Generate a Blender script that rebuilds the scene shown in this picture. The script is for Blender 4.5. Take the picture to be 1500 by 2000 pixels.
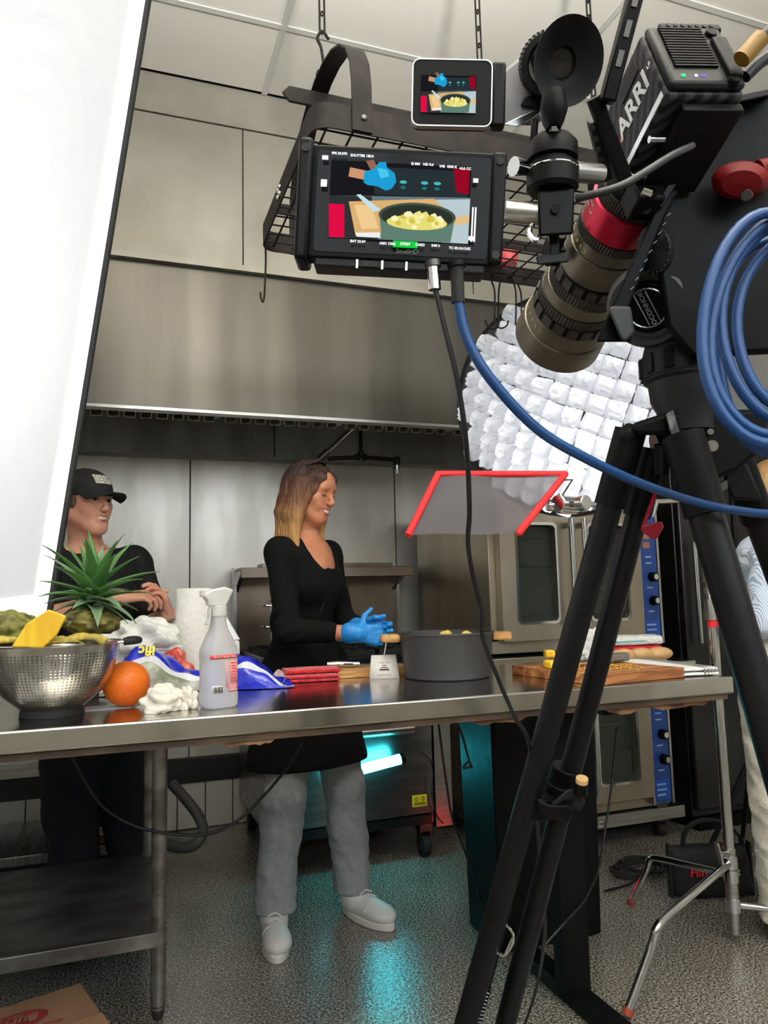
import bpy, math, random
import numpy as np
from mathutils import Vector, Matrix, Euler
for o in list(bpy.data.objects): bpy.data.objects.remove(o)
sc = bpy.context.scene
COL = sc.collection
PI = math.pi
rnd = random.Random(7)

# ------------------------------------------------------------------ camera
FPX, HC = 1460.0, 1.17
YAW, PITCH, ROLL = 0.346276, 0.111413, -0.0241484
def _axes():
    f = Vector((math.sin(YAW)*math.cos(PITCH), math.cos(YAW)*math.cos(PITCH), math.sin(PITCH)))
    rt = Vector((math.cos(YAW), -math.sin(YAW), 0)); up = rt.cross(f)
    return rt*math.cos(ROLL)+up*math.sin(ROLL), -rt*math.sin(ROLL)+up*math.cos(ROLL), -f
RT, UP, BK = _axes()
CAM = Vector((0, 0, HC))
cd = bpy.data.cameras.new('camera'); cam = bpy.data.objects.new('camera', cd); COL.objects.link(cam)
cam.matrix_world = Matrix(((RT.x, UP.x, BK.x, 0), (RT.y, UP.y, BK.y, 0), (RT.z, UP.z, BK.z, HC), (0, 0, 0, 1)))
cd.sensor_fit = 'VERTICAL'; cd.sensor_height = 36; cd.lens = 36*FPX/2000; cd.clip_start = .02
sc.camera = cam
# ------------------------------------------------------------------ world, exposure
w = bpy.data.worlds.new('world'); sc.world = w; w.use_nodes = True
w.node_tree.nodes['Background'].inputs[0].default_value = (.9, .95, 1, 1)
w.node_tree.nodes['Background'].inputs[1].default_value = 7.0
sc.view_settings.view_transform = 'Standard'; sc.view_settings.look = 'None'
sc.view_settings.exposure = 0.0; sc.view_settings.gamma = 1; sc.view_settings.use_curve_mapping = False
# light levels, used by the lamps' own builders below
KEY_W, OCTA_W, TILE_W, BOUNCE_W = 9.0, 7.0, 2.0, 1350.0

# ------------------------------------------------------------------ helpers
def ray(px, py): return (RT*(px-750)+UP*(1000-py)-BK*FPX)/FPX
def P(px, py, d): return CAM+ray(px, py)*d
def onZ(px, py, z): r = ray(px, py); return CAM+r*((z-HC)/r.z)
def onY(px, py, y): r = ray(px, py); return CAM+r*(y/r.y)
def onX(px, py, x): r = ray(px, py); return CAM+r*(x/r.x)
def V(*a): return Vector(a)
def T(x=0, y=0, z=0, rz=0, rx=0, ry=0, s=1):
    return Matrix.Translation((x, y, z)) @ Euler((rx, ry, rz)).to_matrix().to_4x4() @ Matrix.Scale(s, 4)
def frame(o, z, x=None):
    """matrix with origin o, local z along z, local x near x"""
    z = Vector(z).normalized()
    x = Vector(x) if x is not None else (V(1, 0, 0) if abs(z.x) < .9 else V(0, 1, 0))
    y = z.cross(x).normalized(); x = y.cross(z).normalized()
    return Matrix(((x.x, y.x, z.x, o[0]), (x.y, y.y, z.y, o[1]), (x.z, y.z, z.z, o[2]), (0, 0, 0, 1)))
def lin(c):
    c = c/255.0
    return c/12.92 if c <= .04045 else ((c+.055)/1.055)**2.4
def rgb(c): return (lin(c[0]), lin(c[1]), lin(c[2]), 1)
MATS = {}
def mat(name, col=(128, 128, 128), rough=.5, metal=0, col2=None, scale=20, stretch=(1, 1, 1), bump=0, bscale=None, emit=0, trans=0, alpha=1, ior=1.45, sheen=0, mixpos=(.4, .6), coat=0, sss=0, rvar=0, spec=None, detail=4):
    if name in MATS: return MATS[name]
    m = bpy.data.materials.new(name); m.use_nodes = True; MATS[name] = m
    nt = m.node_tree; b = nt.nodes['Principled BSDF']
    b.inputs['Base Color'].default_value = rgb(col); b.inputs['Roughness'].default_value = rough; b.inputs['Metallic'].default_value = metal
    b.inputs['IOR'].default_value = ior
    if trans: b.inputs['Transmission Weight'].default_value = trans
    if alpha < 1: b.inputs['Alpha'].default_value = alpha
    if sheen: b.inputs['Sheen Weight'].default_value = sheen
    if coat: b.inputs['Coat Weight'].default_value = coat; b.inputs['Coat Roughness'].default_value = .1
    if sss:
        b.inputs['Subsurface Weight'].default_value = sss; b.inputs['Subsurface Radius'].default_value = (.012, .004, .002); b.inputs['Subsurface Scale'].default_value = 1
    if spec is not None: b.inputs['Specular IOR Level'].default_value = spec
    if emit:
        b.inputs['Emission Color'].default_value = rgb(col); b.inputs['Emission Strength'].default_value = emit
    L = nt.links.new
    tc = nt.nodes.new('ShaderNodeTexCoord'); mp = nt.nodes.new('ShaderNodeMapping'); mp.inputs['Scale'].default_value = stretch
    L(tc.outputs['Object'], mp.inputs['Vector'])
    n = nt.nodes.new('ShaderNodeTexNoise'); n.inputs['Scale'].default_value = scale; n.inputs['Detail'].default_value = detail
    L(mp.outputs[0], n.inputs['Vector'])
    if col2 is not None:
        r = nt.nodes.new('ShaderNodeValToRGB'); r.color_ramp.elements[0].position = mixpos[0]; r.color_ramp.elements[1].position = mixpos[1]
        r.color_ramp.elements[0].color = rgb(col); r.color_ramp.elements[1].color = rgb(col2)
        L(n.outputs['Fac'], r.inputs['Fac']); L(r.outputs['Color'], b.inputs['Base Color'])
    if rvar:
        mr = nt.nodes.new('ShaderNodeMapRange'); mr.inputs[3].default_value = rough-rvar; mr.inputs[4].default_value = rough+rvar
        L(n.outputs['Fac'], mr.inputs[0]); L(mr.outputs[0], b.inputs['Roughness'])
    if bump:
        n2 = n
        if bscale:
            n2 = nt.nodes.new('ShaderNodeTexNoise'); n2.inputs['Scale'].default_value = bscale; L(mp.outputs[0], n2.inputs['Vector'])
        bp = nt.nodes.new('ShaderNodeBump'); bp.inputs['Strength'].default_value = bump; bp.inputs['Distance'].default_value = .01
        L(n2.outputs['Fac'], bp.inputs['Height']); L(bp.outputs[0], b.inputs['Normal'])
    return m
def emis(name, col, s):
    if name in MATS: return MATS[name]
    m = bpy.data.materials.new(name); m.use_nodes = True; MATS[name] = m
    nt = m.node_tree; nt.nodes.clear()
    o = nt.nodes.new('ShaderNodeOutputMaterial'); e = nt.nodes.new('ShaderNodeEmission')
    e.inputs[0].default_value = rgb(col); e.inputs[1].default_value = s; nt.links.new(e.outputs[0], o.inputs[0])
    return m

class MB:
    def __init__(s, M=None): s.v = []; s.f = []; s.mi = []; s.M = M or Matrix.Identity(4); s.k = 0
    def add(s, vs, fs, M=None):
        b = len(s.v); A = s.M @ M if M is not None else s.M
        s.v += [A @ Vector(p) for p in vs]; s.f += [tuple(b+i for i in f) for f in fs]; s.mi += [s.k]*len(fs); return s
    def box(s, x0, x1, y0, y1, z0, z1, M=None):
        vs = [(x, y, z) for z in (z0, z1) for y in (y0, y1) for x in (x0, x1)]
        return s.add(vs, [(0, 2, 3, 1), (4, 5, 7, 6), (0, 1, 5, 4), (2, 6, 7, 3), (0, 4, 6, 2), (1, 3, 7, 5)], M)
    def cbox(s, c, sx, sy, sz, M=None):
        return s.box(c[0]-sx/2, c[0]+sx/2, c[1]-sy/2, c[1]+sy/2, c[2]-sz/2, c[2]+sz/2, M)
    def cyl(s, p0, p1, r0, r1=None, n=16, cap=True, M=None):
        r1 = r0 if r1 is None else r1; p0 = Vector(p0); p1 = Vector(p1)
        A = frame((0, 0, 0), p1-p0).to_3x3(); vs = []
        for p, r in ((p0, r0), (p1, r1)):
            for i in range(n):
                a = 2*PI*i/n; vs.append(p+A @ Vector((r*math.cos(a), r*math.sin(a), 0)))
        fs = [(i, (i+1) % n, n+(i+1) % n, n+i) for i in range(n)]
        if cap: fs += [tuple(range(n-1, -1, -1)), tuple(range(n, 2*n))]
        return s.add(vs, fs, M)
    def tube(s, pts, r, n=8, closed=False, cap=True, flat=None, M=None):
        """sweep; r scalar or list; flat=(w,h,x axis) sweeps a rectangle"""
        pts = [Vector(p) for p in pts]; m = len(pts); R = r if isinstance(r, (list, tuple)) else [r]*m
        tg = []
        for i in range(m):
            a = pts[i-1] if (i > 0 or closed) else pts[0]; b = pts[(i+1) % m] if (i < m-1 or closed) else pts[-1]
            t = (b-a); tg.append(t.normalized() if t.length > 1e-9 else V(0, 0, 1))
        x = Vector(flat[2]) if flat else (V(0, 0, 1) if abs(tg[0].z) < .9 else V(1, 0, 0))
        vs = []
        for i in range(m):
            x = (x-tg[i]*x.dot(tg[i])); x = x.normalized() if x.length > 1e-6 else tg[i].orthogonal().normalized(); y = tg[i].cross(x)
            if flat:
                for a, b in ((1, 1), (-1, 1), (-1, -1), (1, -1)): vs.append(pts[i]+x*(a*flat[0]/2)+y*(b*flat[1]/2))
            else:
                for k in range(n): a = 2*PI*k/n; vs.append(pts[i]+(x*math.cos(a)+y*math.sin(a))*R[i])
        nn = 4 if flat else n; fs = []
        for i in range(m if closed else m-1):
            a = i*nn; b = ((i+1) % m)*nn
            for k in range(nn): fs.append((a+k, a+(k+1) % nn, b+(k+1) % nn, b+k))
        if cap and not closed: fs += [tuple(range(nn-1, -1, -1)), tuple(range((m-1)*nn, m*nn))]
        return s.add(vs, fs, M)
    def lathe(s, prof, n=24, M=None, cap=False, a0=0, a1=2*PI):
        full = abs(a1-a0-2*PI) < 1e-6; c = n if full else n+1; vs = []
        for r, z in prof:
            for i in range(c): a = a0+(a1-a0)*i/n; vs.append((r*math.cos(a), r*math.sin(a), z))
        fs = []
        for j in range(len(prof)-1):
            for i in range(n):
                k = (i+1) % c; fs.append((j*c+i, j*c+k, (j+1)*c+k, (j+1)*c+i))
        if cap: fs += [tuple(range(c-1, -1, -1)), tuple((len(prof)-1)*c+i for i in range(c))]
        return s.add(vs, fs, M)
    def prism(s, poly, z0, z1, M=None):
        n = len(poly); vs = [(x, y, z0) for x, y in poly]+[(x, y, z1) for x, y in poly]
        fs = [tuple(range(n-1, -1, -1)), tuple(range(n, 2*n))]+[(i, (i+1) % n, n+(i+1) % n, n+i) for i in range(n)]
        return s.add(vs, fs, M)
    def ball(s, c, r, n=16, m=10, M=None):
        rx, ry, rz = r if isinstance(r, (tuple, list)) else (r, r, r); vs = [(c[0], c[1], c[2]-rz)]
        for j in range(1, m):
            t = -PI/2+PI*j/m
            for i in range(n): a = 2*PI*i/n; vs.append((c[0]+rx*math.cos(t)*math.cos(a), c[1]+ry*math.cos(t)*math.sin(a), c[2]+rz*math.sin(t)))
        vs.append((c[0], c[1], c[2]+rz)); fs = []
        for i in range(n): fs.append((0, 1+(i+1) % n, 1+i)); fs.append((len(vs)-1, 1+(m-2)*n+i, 1+(m-2)*n+(i+1) % n))
        for j in range(m-2):
            for i in range(n): a = 1+j*n; fs.append((a+i, a+(i+1) % n, a+n+(i+1) % n, a+n+i))
        return s.add(vs, fs, M)
    def surf(s, fn, nu, nv, M=None, cu=False):
        c = nu if cu else nu+1
        vs = [fn(i/nu, j/nv) for j in range(nv+1) for i in range(c)]
        fs = [(j*c+i, j*c+(i+1) % c, (j+1)*c+(i+1) % c, (j+1)*c+i) for j in range(nv) for i in range(nu)]
        return s.add(vs, fs, M)
    def build(s, name, m, parent=None, bevel=0, sub=0, solid=0, sharp=40, world=False, seg=2):
        vs = s.v
        if world and parent is not None:
            I = wm(parent).inverted(); vs = [I @ p for p in vs]
        me = bpy.data.meshes.new(name); me.from_pydata([tuple(p) for p in vs], [], s.f)
        ms = m if isinstance(m, (list, tuple)) else [m]
        for q in ms: me.materials.append(q)
        if len(ms) > 1: me.polygons.foreach_set('material_index', s.mi)
        me.polygons.foreach_set('use_smooth', [True]*len(me.polygons)); me.set_sharp_from_angle(angle=math.radians(sharp)); me.update()
        o = bpy.data.objects.new(name, me); COL.objects.link(o)
        if parent is not None: o.parent = parent
        if solid: md = o.modifiers.new('s', 'SOLIDIFY'); md.thickness = solid; md.offset = 0
        if sub: md = o.modifiers.new('u', 'SUBSURF'); md.levels = sub; md.render_levels = sub
        if bevel: md = o.modifiers.new('b', 'BEVEL'); md.width = bevel; md.segments = seg; md.limit_method = 'ANGLE'; md.angle_limit = math.radians(35)
        return o
def wm(o):
    M = o.matrix_basis.copy()
    while o.parent is not None: o = o.parent; M = o.matrix_basis @ M
    return M
def thing(name, label, cat, M=None, group=None):
    o = bpy.data.objects.new(name, None); COL.objects.link(o); o.empty_display_size = .05
    if M is not None: o.matrix_basis = M if isinstance(M, Matrix) else Matrix.Translation(M)
    return tag(o, label, cat, group)
def tag(o, label, cat, group=None):
    o['label'] = label; o['category'] = cat
    if group: o['group'] = group
    return o
def struct(o, label=None, cat=None):
    o['kind'] = 'structure'
    if label: o['label'] = label; o['category'] = cat
    return o
def recenter(o):
    """put a mesh object's origin at the middle of its base"""
    vs = [v.co for v in o.data.vertices]
    c = Vector(((min(v.x for v in vs)+max(v.x for v in vs))/2, (min(v.y for v in vs)+max(v.y for v in vs))/2, min(v.z for v in vs)))
    o.data.transform(Matrix.Translation(-c)); o.location = o.location+c
    return o
def kid(o, parent): o.parent = parent; return o
def inst(o, parent, M):
    c = o.copy(); COL.objects.link(c); c.parent = parent; c.matrix_basis = M; return c
def spline(pts, n=8):
    pts = [Vector(p) for p in pts]; out = []
    for i in range(len(pts)-1):
        p0 = pts[max(i-1, 0)]; p1 = pts[i]; p2 = pts[i+1]; p3 = pts[min(i+2, len(pts)-1)]
        for k in range(n):
            t = k/n; out.append(.5*((2*p1)+(p2-p0)*t+(2*p0-5*p1+4*p2-p3)*t*t+(3*p1-p0-3*p2+p3)*t**3))
    out.append(pts[-1]); return out
def text(name, s, size, m, M, parent=None, ext=.0004, shear=0, align='CENTER', world=True, bold=0):
    c = bpy.data.curves.new(name, 'FONT'); c.body = s; c.size = size; c.extrude = ext; c.shear = shear; c.align_x = align; c.align_y = 'CENTER'; c.resolution_u = 2; c.offset = bold
    t = bpy.data.objects.new(name, c); COL.objects.link(t)
    dg = bpy.context.evaluated_depsgraph_get(); me = bpy.data.meshes.new_from_object(t.evaluated_get(dg))
    bpy.data.objects.remove(t); me.materials.clear(); me.materials.append(m); me.name = name
    o = bpy.data.objects.new(name, me); COL.objects.link(o)
    if parent is not None:
        o.parent = parent; o.matrix_basis = wm(parent).inverted() @ M if world else M
    else: o.matrix_basis = M
    return o
def rrect(w, h, r, n=5):
    out = []
    for cx, cy, a0 in ((w/2-r, h/2-r, 0), (-w/2+r, h/2-r, PI/2), (-w/2+r, -h/2+r, PI), (w/2-r, -h/2+r, 1.5*PI)):
        for i in range(n+1): a = a0+PI/2*i/n; out.append((cx+r*math.cos(a), cy+r*math.sin(a)))
    return out
def ringprism(mb, outer, inner, z0, z1, M=None):
    n = len(outer); vs = [(x, y, z0) for x, y in outer]+[(x, y, z0) for x, y in inner]+[(x, y, z1) for x, y in outer]+[(x, y, z1) for x, y in inner]; fs = []
    for i in range(n):
        k = (i+1) % n
        fs += [(i, n+i, n+k, k), (2*n+i, 2*n+k, 3*n+k, 3*n+i), (i, k, 2*n+k, 2*n+i), (n+i, 3*n+i, 3*n+k, n+k)]
    return mb.add(vs, fs, M)

# ---- smooth organic bodies: distance field of round cones and ellipsoids, meshed by surface nets
def sdf_eval(prims, ax, vox):
    D = np.full((len(ax[0]), len(ax[1]), len(ax[2])), 9.0, np.float32)
    for p in prims:
        k = p.get('k', .015); op = p.get('op', '+'); m = k*1.2+3*vox
        if p['t'] == 'h':
            n = p['n']; d = (ax[0][:, None, None]*n[0]+ax[1][None, :, None]*n[1]+ax[2][None, None, :]*n[2])-p['d']; np.maximum(D, d, out=D); continue
        if p['t'] == 'c': q = max(p['r']); lo_ = [min(p['a'][i], p['b'][i])-q-m for i in range(3)]; hi_ = [max(p['a'][i], p['b'][i])+q+m for i in range(3)]
        else: q = max(p['r']); lo_ = [p['c'][i]-q-m for i in range(3)]; hi_ = [p['c'][i]+q+m for i in range(3)]
        sl = tuple(slice(int(np.searchsorted(ax[i], lo_[i])), int(np.searchsorted(ax[i], hi_[i]))) for i in range(3))
        S = D[sl]
        if S.size == 0: continue
        X, Y, Z = ax[0][sl[0]][:, None, None], ax[1][sl[1]][None, :, None], ax[2][sl[2]][None, None, :]
        if p['t'] == 'c':
            a = np.array(p['a'], np.float32); b = np.array(p['b'], np.float32); ra, rb = p['r']; ba = b-a
            px, py, pz = X-a[0], Y-a[1], Z-a[2]
            h = np.clip((px*ba[0]+py*ba[1]+pz*ba[2])/max(float(ba @ ba), 1e-9), 0, 1)
            d = np.sqrt((px-h*ba[0])**2+(py-h*ba[1])**2+(pz-h*ba[2])**2)-(ra+(rb-ra)*h)
        else:
            c = p['c']; r = p['r']; Rm = p.get('R'); px, py, pz = X-c[0], Y-c[1], Z-c[2]
            if Rm is not None: A = Rm; px, py, pz = A[0][0]*px+A[1][0]*py+A[2][0]*pz, A[0][1]*px+A[1][1]*py+A[2][1]*pz, A[0][2]*px+A[1][2]*py+A[2][2]*pz
            q = np.sqrt((px/r[0])**2+(py/r[1])**2+(pz/r[2])**2); g = np.sqrt((px/r[0]**2)**2+(py/r[1]**2)**2+(pz/r[2]**2)**2)
            d = q*(q-1)/np.maximum(g, 1e-6)
        if op == '+': h = np.clip(.5+.5*(S-d)/k, 0, 1); D[sl] = S*(1-h)+d*h-k*h*(1-h)
        else: h = np.clip(.5-.5*(S+d)/k, 0, 1); D[sl] = S*(1-h)-d*h+k*h*(1-h)
    return D
def surfnet(prims, lo, hi, vox):
    ax = [np.arange(lo[i], hi[i]+vox, vox, dtype=np.float32) for i in range(3)]
    D = sdf_eval(prims, ax, vox); S = D < 0
    nx, ny, nz = D.shape
    cs = np.zeros((nx-1, ny-1, nz-1), np.int8)
    for i in (0, 1):
        for j in (0, 1):
            for k in (0, 1): cs += S[i:nx-1+i, j:ny-1+j, k:nz-1+k]
    act = (cs > 0) & (cs < 8); idx = -np.ones(act.shape, np.int64); I = np.argwhere(act); idx[act] = np.arange(len(I))
    acc = np.zeros((len(I), 3)); cnt = np.zeros(len(I)); ii, jj, kk = I.T
    co = [(a, b, c) for a in (0, 1) for b in (0, 1) for c in (0, 1)]
    for p in co:
        for d in range(3):
            if p[d]: continue
            q = list(p); q[d] = 1
            d0 = D[ii+p[0], jj+p[1], kk+p[2]]; d1 = D[ii+q[0], jj+q[1], kk+q[2]]; m = (d0 < 0) != (d1 < 0)
            t = np.where(m, d0/np.where(np.abs(d0-d1) < 1e-9, 1e-9, d0-d1), 0)
            pos = np.tile(np.array(p, float), (len(I), 1)); pos[:, d] += t
            acc[m] += pos[m]; cnt[m] += 1
    vs = (I+acc/np.maximum(cnt, 1)[:, None])*vox+np.array(lo)
    F = []
    for d in range(3):
        u, v = (d+1) % 3, (d+2) % 3
        sl0 = [slice(None)]*3; sl1 = [slice(None)]*3; sl0[d] = slice(0, -1); sl1[d] = slice(1, None)
        a = S[tuple(sl0)]; b = S[tuple(sl1)]; E = np.argwhere(a != b)
        E = E[(E[:, u] > 0) & (E[:, v] > 0) & (E[:, u] < D.shape[u]-1) & (E[:, v] < D.shape[v]-1)]
        if not len(E): continue
        def g(du, dv):
            e = E.copy(); e[:, u] -= du; e[:, v] -= dv; return idx[e[:, 0], e[:, 1], e[:, 2]]
        q = np.stack([g(0, 0), g(1, 0), g(1, 1), g(0, 1)], 1); fl = a[E[:, 0], E[:, 1], E[:, 2]]
        q[~fl] = q[~fl][:, ::-1]; F.append(q)
    return vs, np.concatenate(F) if F else np.zeros((0, 4), int)
def net_object(name, parts, m, parent=None, smooth=3, disp=None):
    """parts: list of (fn, lo, hi, vox), joined in one mesh"""
    VV, FF, b = [], [], 0
    for fn, lo, hi, vox in parts:
        v, f = surfnet(fn, lo, hi, vox); VV.append(v); FF.append(f+b); b += len(v)
    v = np.concatenate(VV); f = np.concatenate(FF)
    for _ in range(smooth):     # light laplacian smoothing
        s = np.zeros_like(v); c = np.zeros(len(v))
        for a in range(4):
            i, j = f[:, a], f[:, (a+1) % 4]
            np.add.at(s, i, v[j]); np.add.at(c, i, 1); np.add.at(s, j, v[i]); np.add.at(c, j, 1)
        v = v*.5+.5*s/np.maximum(c, 1)[:, None]
    if disp is not None: v = disp(v)
    if parent is not None:
        A = np.array(wm(parent).inverted()); v = v @ A[:3, :3].T+A[:3, 3]
    me = bpy.data.meshes.new(name); me.from_pydata(v.tolist(), [], f.tolist())
    me.materials.append(m); me.polygons.foreach_set('use_smooth', [True]*len(me.polygons)); me.update()
    o = bpy.data.objects.new(name, me); COL.objects.link(o)
    if parent is not None: o.parent = parent
    return o
def wav(v, seeds, amp):
    """cheap smooth pseudo-noise for wrinkles"""
    r = random.Random(seeds); o = np.zeros(len(v))
    for i in range(7):
        k = np.array([r.gauss(0, 1) for _ in range(3)]); k = k/np.linalg.norm(k)*(25+i*22); o += np.sin(v @ k+r.random()*6.28)/(1+i*.6)
    return o*amp

# ------------------------------------------------------------------ common materials
steel = mat('brushed steel', (176, 175, 170), .3, 1, (160, 158, 152), 6, (1, 1, 14), rvar=.06)
steel_h = mat('brushed steel along', (178, 176, 171), .27, 1, (160, 158, 153), 5, (10, 1, 1), rvar=.06)
steel_dk = mat('dull dark steel', (105, 104, 101), .36, 1, (84, 82, 79), 8, rvar=.08)
chrome = mat('chrome', (200, 200, 200), .12, 1)
black = mat('black plastic', (6, 6, 7), .5, spec=.12)
blackm = mat('black metal', (9, 9, 10), .42, .1, spec=.2)
rubber = mat('black rubber', (14, 14, 14), .7)
white = mat('white paint', (225, 224, 218), .6)
glassm = mat('dark oven glass', (14, 15, 16), .06, 0, spec=.6)
wood = mat('acacia wood', (184, 128, 76), .5, 0, (128, 78, 40), 7, (1, 9, 9), bump=.05)
wood2 = mat('light wood', (206, 164, 106), .5, 0, (176, 126, 70), 9, (1, 10, 10), bump=.05)

# ================================================================== room
XL, XR, YB, YF, ZC = -2.4, 3.75, -2.2, 4.12, 3.43
def floor_mat():
    m = mat('speckled epoxy floor', (110, 106, 98), .22); nt = m.node_tree; b = nt.nodes['Principled BSDF']; L = nt.links.new
    tc = nt.nodes.new('ShaderNodeTexCoord')
    n = nt.nodes.new('ShaderNodeTexNoise'); n.inputs['Scale'].default_value = 150; n.inputs['Detail'].default_value = 3; L(tc.outputs['Object'], n.inputs['Vector'])
    r = nt.nodes.new('ShaderNodeValToRGB'); e = r.color_ramp.elements
    e[0].position = .36; e[0].color = rgb((40, 39, 37)); e[1].position = .64; e[1].color = rgb((190, 183, 168))
    q = e.new(.46); q.color = rgb((104, 100, 92)); q = e.new(.54); q.color = rgb((142, 136, 124)); L(n.outputs['Fac'], r.inputs['Fac'])
    n2 = nt.nodes.new('ShaderNodeTexNoise'); n2.inputs['Scale'].default_value = 2.2; L(tc.outputs['Object'], n2.inputs['Vector'])
    mx = nt.nodes.new('ShaderNodeMix'); mx.data_type = 'RGBA'; mx.blend_type = 'MULTIPLY'; mx.inputs[0].default_value = .5
    L(r.outputs[0], mx.inputs[6])
    r2 = nt.nodes.new('ShaderNodeValToRGB'); r2.color_ramp.elements[0].position = .3; r2.color_ramp.elements[0].color = (.45, .43, .4, 1); r2.color_ramp.elements[1].position = .7; r2.color_ramp.elements[1].color = (1, 1, 1, 1)
    L(n2.outputs['Fac'], r2.inputs[0]); L(r2.outputs[0], mx.inputs[7]); L(mx.outputs[2], b.inputs['Base Color'])
    n3 = nt.nodes.new('ShaderNodeTexNoise'); n3.inputs['Scale'].default_value = 110; n3.inputs['Detail'].default_value = 2; L(tc.outputs['Object'], n3.inputs['Vector'])
    bp = nt.nodes.new('ShaderNodeBump'); bp.inputs['Strength'].default_value = .3; bp.inputs['Distance'].default_value = .006; L(n3.outputs['Fac'], bp.inputs['Height']); L(bp.outputs[0], b.inputs['Normal']); L(bp.outputs[0], b.inputs['Coat Normal']); b.inputs['Coat Weight'].default_value = .6; b.inputs['Coat Roughness'].default_value = .12
    return m
struct(MB().box(XL, XR, YB, YF+.1, -.08, 0).build('floor', floor_mat()), 'grey speckled epoxy floor under the kitchen equipment', 'floor')
wallpaint = mat('painted wall', (205, 203, 196), .7)
struct(MB().box(XL-.1, XL, YB, YF+.1, 0, ZC+.05).build('wall_left', wallpaint))
struct(MB().box(XR, XR+.1, YB, YF+.1, 0, ZC+.05).build('wall_right', wallpaint))
WX0, WX1, WZ0, WZ1 = -2.0, 3.3, 2.0, 3.3  # opening for unseen windows, added so daylight fills the room from behind
struct(MB().box(XL-.1, XR+.1, YB-.1, YB, 0, WZ0).box(XL-.1, XR+.1, YB-.1, YB, WZ1, ZC+.05).box(XL-.1, WX0, YB-.1, YB, WZ0, WZ1).box(WX1, XR+.1, YB-.1, YB, WZ0, WZ1).build('wall_front', wallpaint))
wf = struct(MB().box(WX0, WX1, YB-.06, YB-.02, WZ0, WZ0+.05).build('added_window_1', white), 'unseen window row added behind the camera to fill the room', 'window')
for q in range(5): MB().box(WX0+(WX1-WX0-.05)*q/4, WX0+(WX1-WX0-.05)*q/4+.05, YB-.06, YB-.02, WZ0+.05, WZ1).build('mullion', white, wf)
pl = bpy.data.lights.new('added_window_portal', 'AREA'); pl.shape = 'RECTANGLE'; pl.size = WX1-WX0; pl.size_y = WZ1-WZ0; pl.cycles.is_portal = True
po = bpy.data.objects.new('added_window_portal', pl); COL.objects.link(po); po.parent = wf; po.matrix_basis = T((WX0+WX1)/2, YB-.08, (WZ0+WZ1)/2, rx=PI/2)
wb = struct(MB().box(XL, XR, YF+.003, YF+.11, -.05, ZC+.05).build('wall_back', mat('wall core', (70, 70, 68), .8)), 'stainless clad back wall behind the range and the hood', 'wall')
# stainless sheets on the back wall, seams at the places the photograph shows
def dented_panel(x0, x1, z0, z1, seed):
    r = random.Random(seed); dents = [(r.uniform(x0, x1), r.uniform(z0, z1), r.uniform(.06, .22), r.uniform(-.0022, .0022)) for _ in range(9)]
    def fn(u, v):
        x = x0+(x1-x0)*u; z = z0+(z1-z0)*v; y = YF
        for a, b, s, h in dents: y += h*math.exp(-((x-a)**2+(z-b)**2)/(s*s))
        return (x, y, z)
    return MB().surf(fn, 24, 24)
wallsteel = mat('wall sheet steel', (214, 211, 202), .42, .62, (198, 195, 185), 7, (1, 1, .25), rvar=.07, bump=.02)
seams = [XL, -1.05, .375, 1.556, 2.75, XR]
for i in range(5): dented_panel(seams[i]+.004, seams[i+1]-.004, .36, 1.93, i).build('steel_sheet', wallsteel, wb)
MB().box(XL, XR, YF-.012, YF+.01, 1.931, 1.965).build('sheet_trim', steel, wb)
MB().box(XL, XR, YF-.02, YF+.01, .235, .35).build('cove_strip', mat('black cove base', (22, 22, 22), .5), wb)
tile = MB().box(-.068, .068, -.008, .004, .004, .232).build('wall_tile', mat('white wall tile', (216, 214, 206), .25), wb, bevel=.003)
tile.location = (XL+.1, YF, 0)
k = 1
while XL+.1+k*.1415 < XR-.05: inst(tile, wb, Matrix.Translation((XL+.1+k*.1415, YF, 0))); k += 1

# ceiling: lay-in tiles in a T-bar grid
ce = struct(MB().box(XL-.1, XR+.1, YB-.1, YF+.1, ZC+.03, ZC+.1).build('ceiling', mat('ceiling core', (60, 60, 60), .8)), 'white suspended tile ceiling', 'ceiling')
ctile = mat('ceiling tile', (226, 222, 212), .85, bump=.06, bscale=220)
gx = [XL]+[.6+1.22*i for i in range(-2, 3)]+[XR]; gy = [YF]+[2.70-.61*i for i in range(0, 9)]
lights = []
for i in range(len(gx)-1):
    for j in range(len(gy)-1):
        a0, a1, b0, b1 = gx[i]+.013, gx[i+1]-.013, max(gy[j+1], YB)+.013, gy[j]-.013
        if j == 0: b1 = 3.11
        if b1 > b0 and a1 > a0:
            if (i, j) in ((2, 6), (4, 6)): lights.append((a0, a1, b0, b1)); continue
            MB().box(a0, a1, b0, b1, ZC, ZC+.02).build('ceiling_tile', ctile, ce)
tb = mat('ceiling T bar', (204, 202, 194), .5)
for x in gx[1:-1]: MB().box(x-.0125, x+.0125, YB, 3.12, ZC-.004, ZC+.004).build('grid_bar', tb, ce)
for y in gy[1:]:
    if y > YB: MB().box(XL, XR, y-.0125, y+.0125, ZC-.0045, ZC+.0035).build('grid_bar', tb, ce)
for n, (a0, a1, b0, b1) in enumerate(lights):  # unseen glowing panels, added out of frame for ambient light
    t = thing('added_ceiling_light', 'recessed fluorescent ceiling panel %s' % ('above the tripod' if n else 'behind the camera on the left'), 'light', V((a0+a1)/2, (b0+b1)/2, ZC))
    MB().box(a0, a1, b0, b1, ZC+.012, ZC+.02).build('diffuser', emis('panel glow', (255, 250, 240), TILE_W), t, world=True)
    mb = MB(); ringprism(mb, [(a0, b0), (a1, b0), (a1, b1), (a0, b1)], [(a0+.03, b0+.03), (a1-.03, b0+.03), (a1-.03, b1-.03), (a0+.03, b1-.03)], ZC-.004, ZC+.012)
    mb.build('frame', tb, t, world=True)

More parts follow.
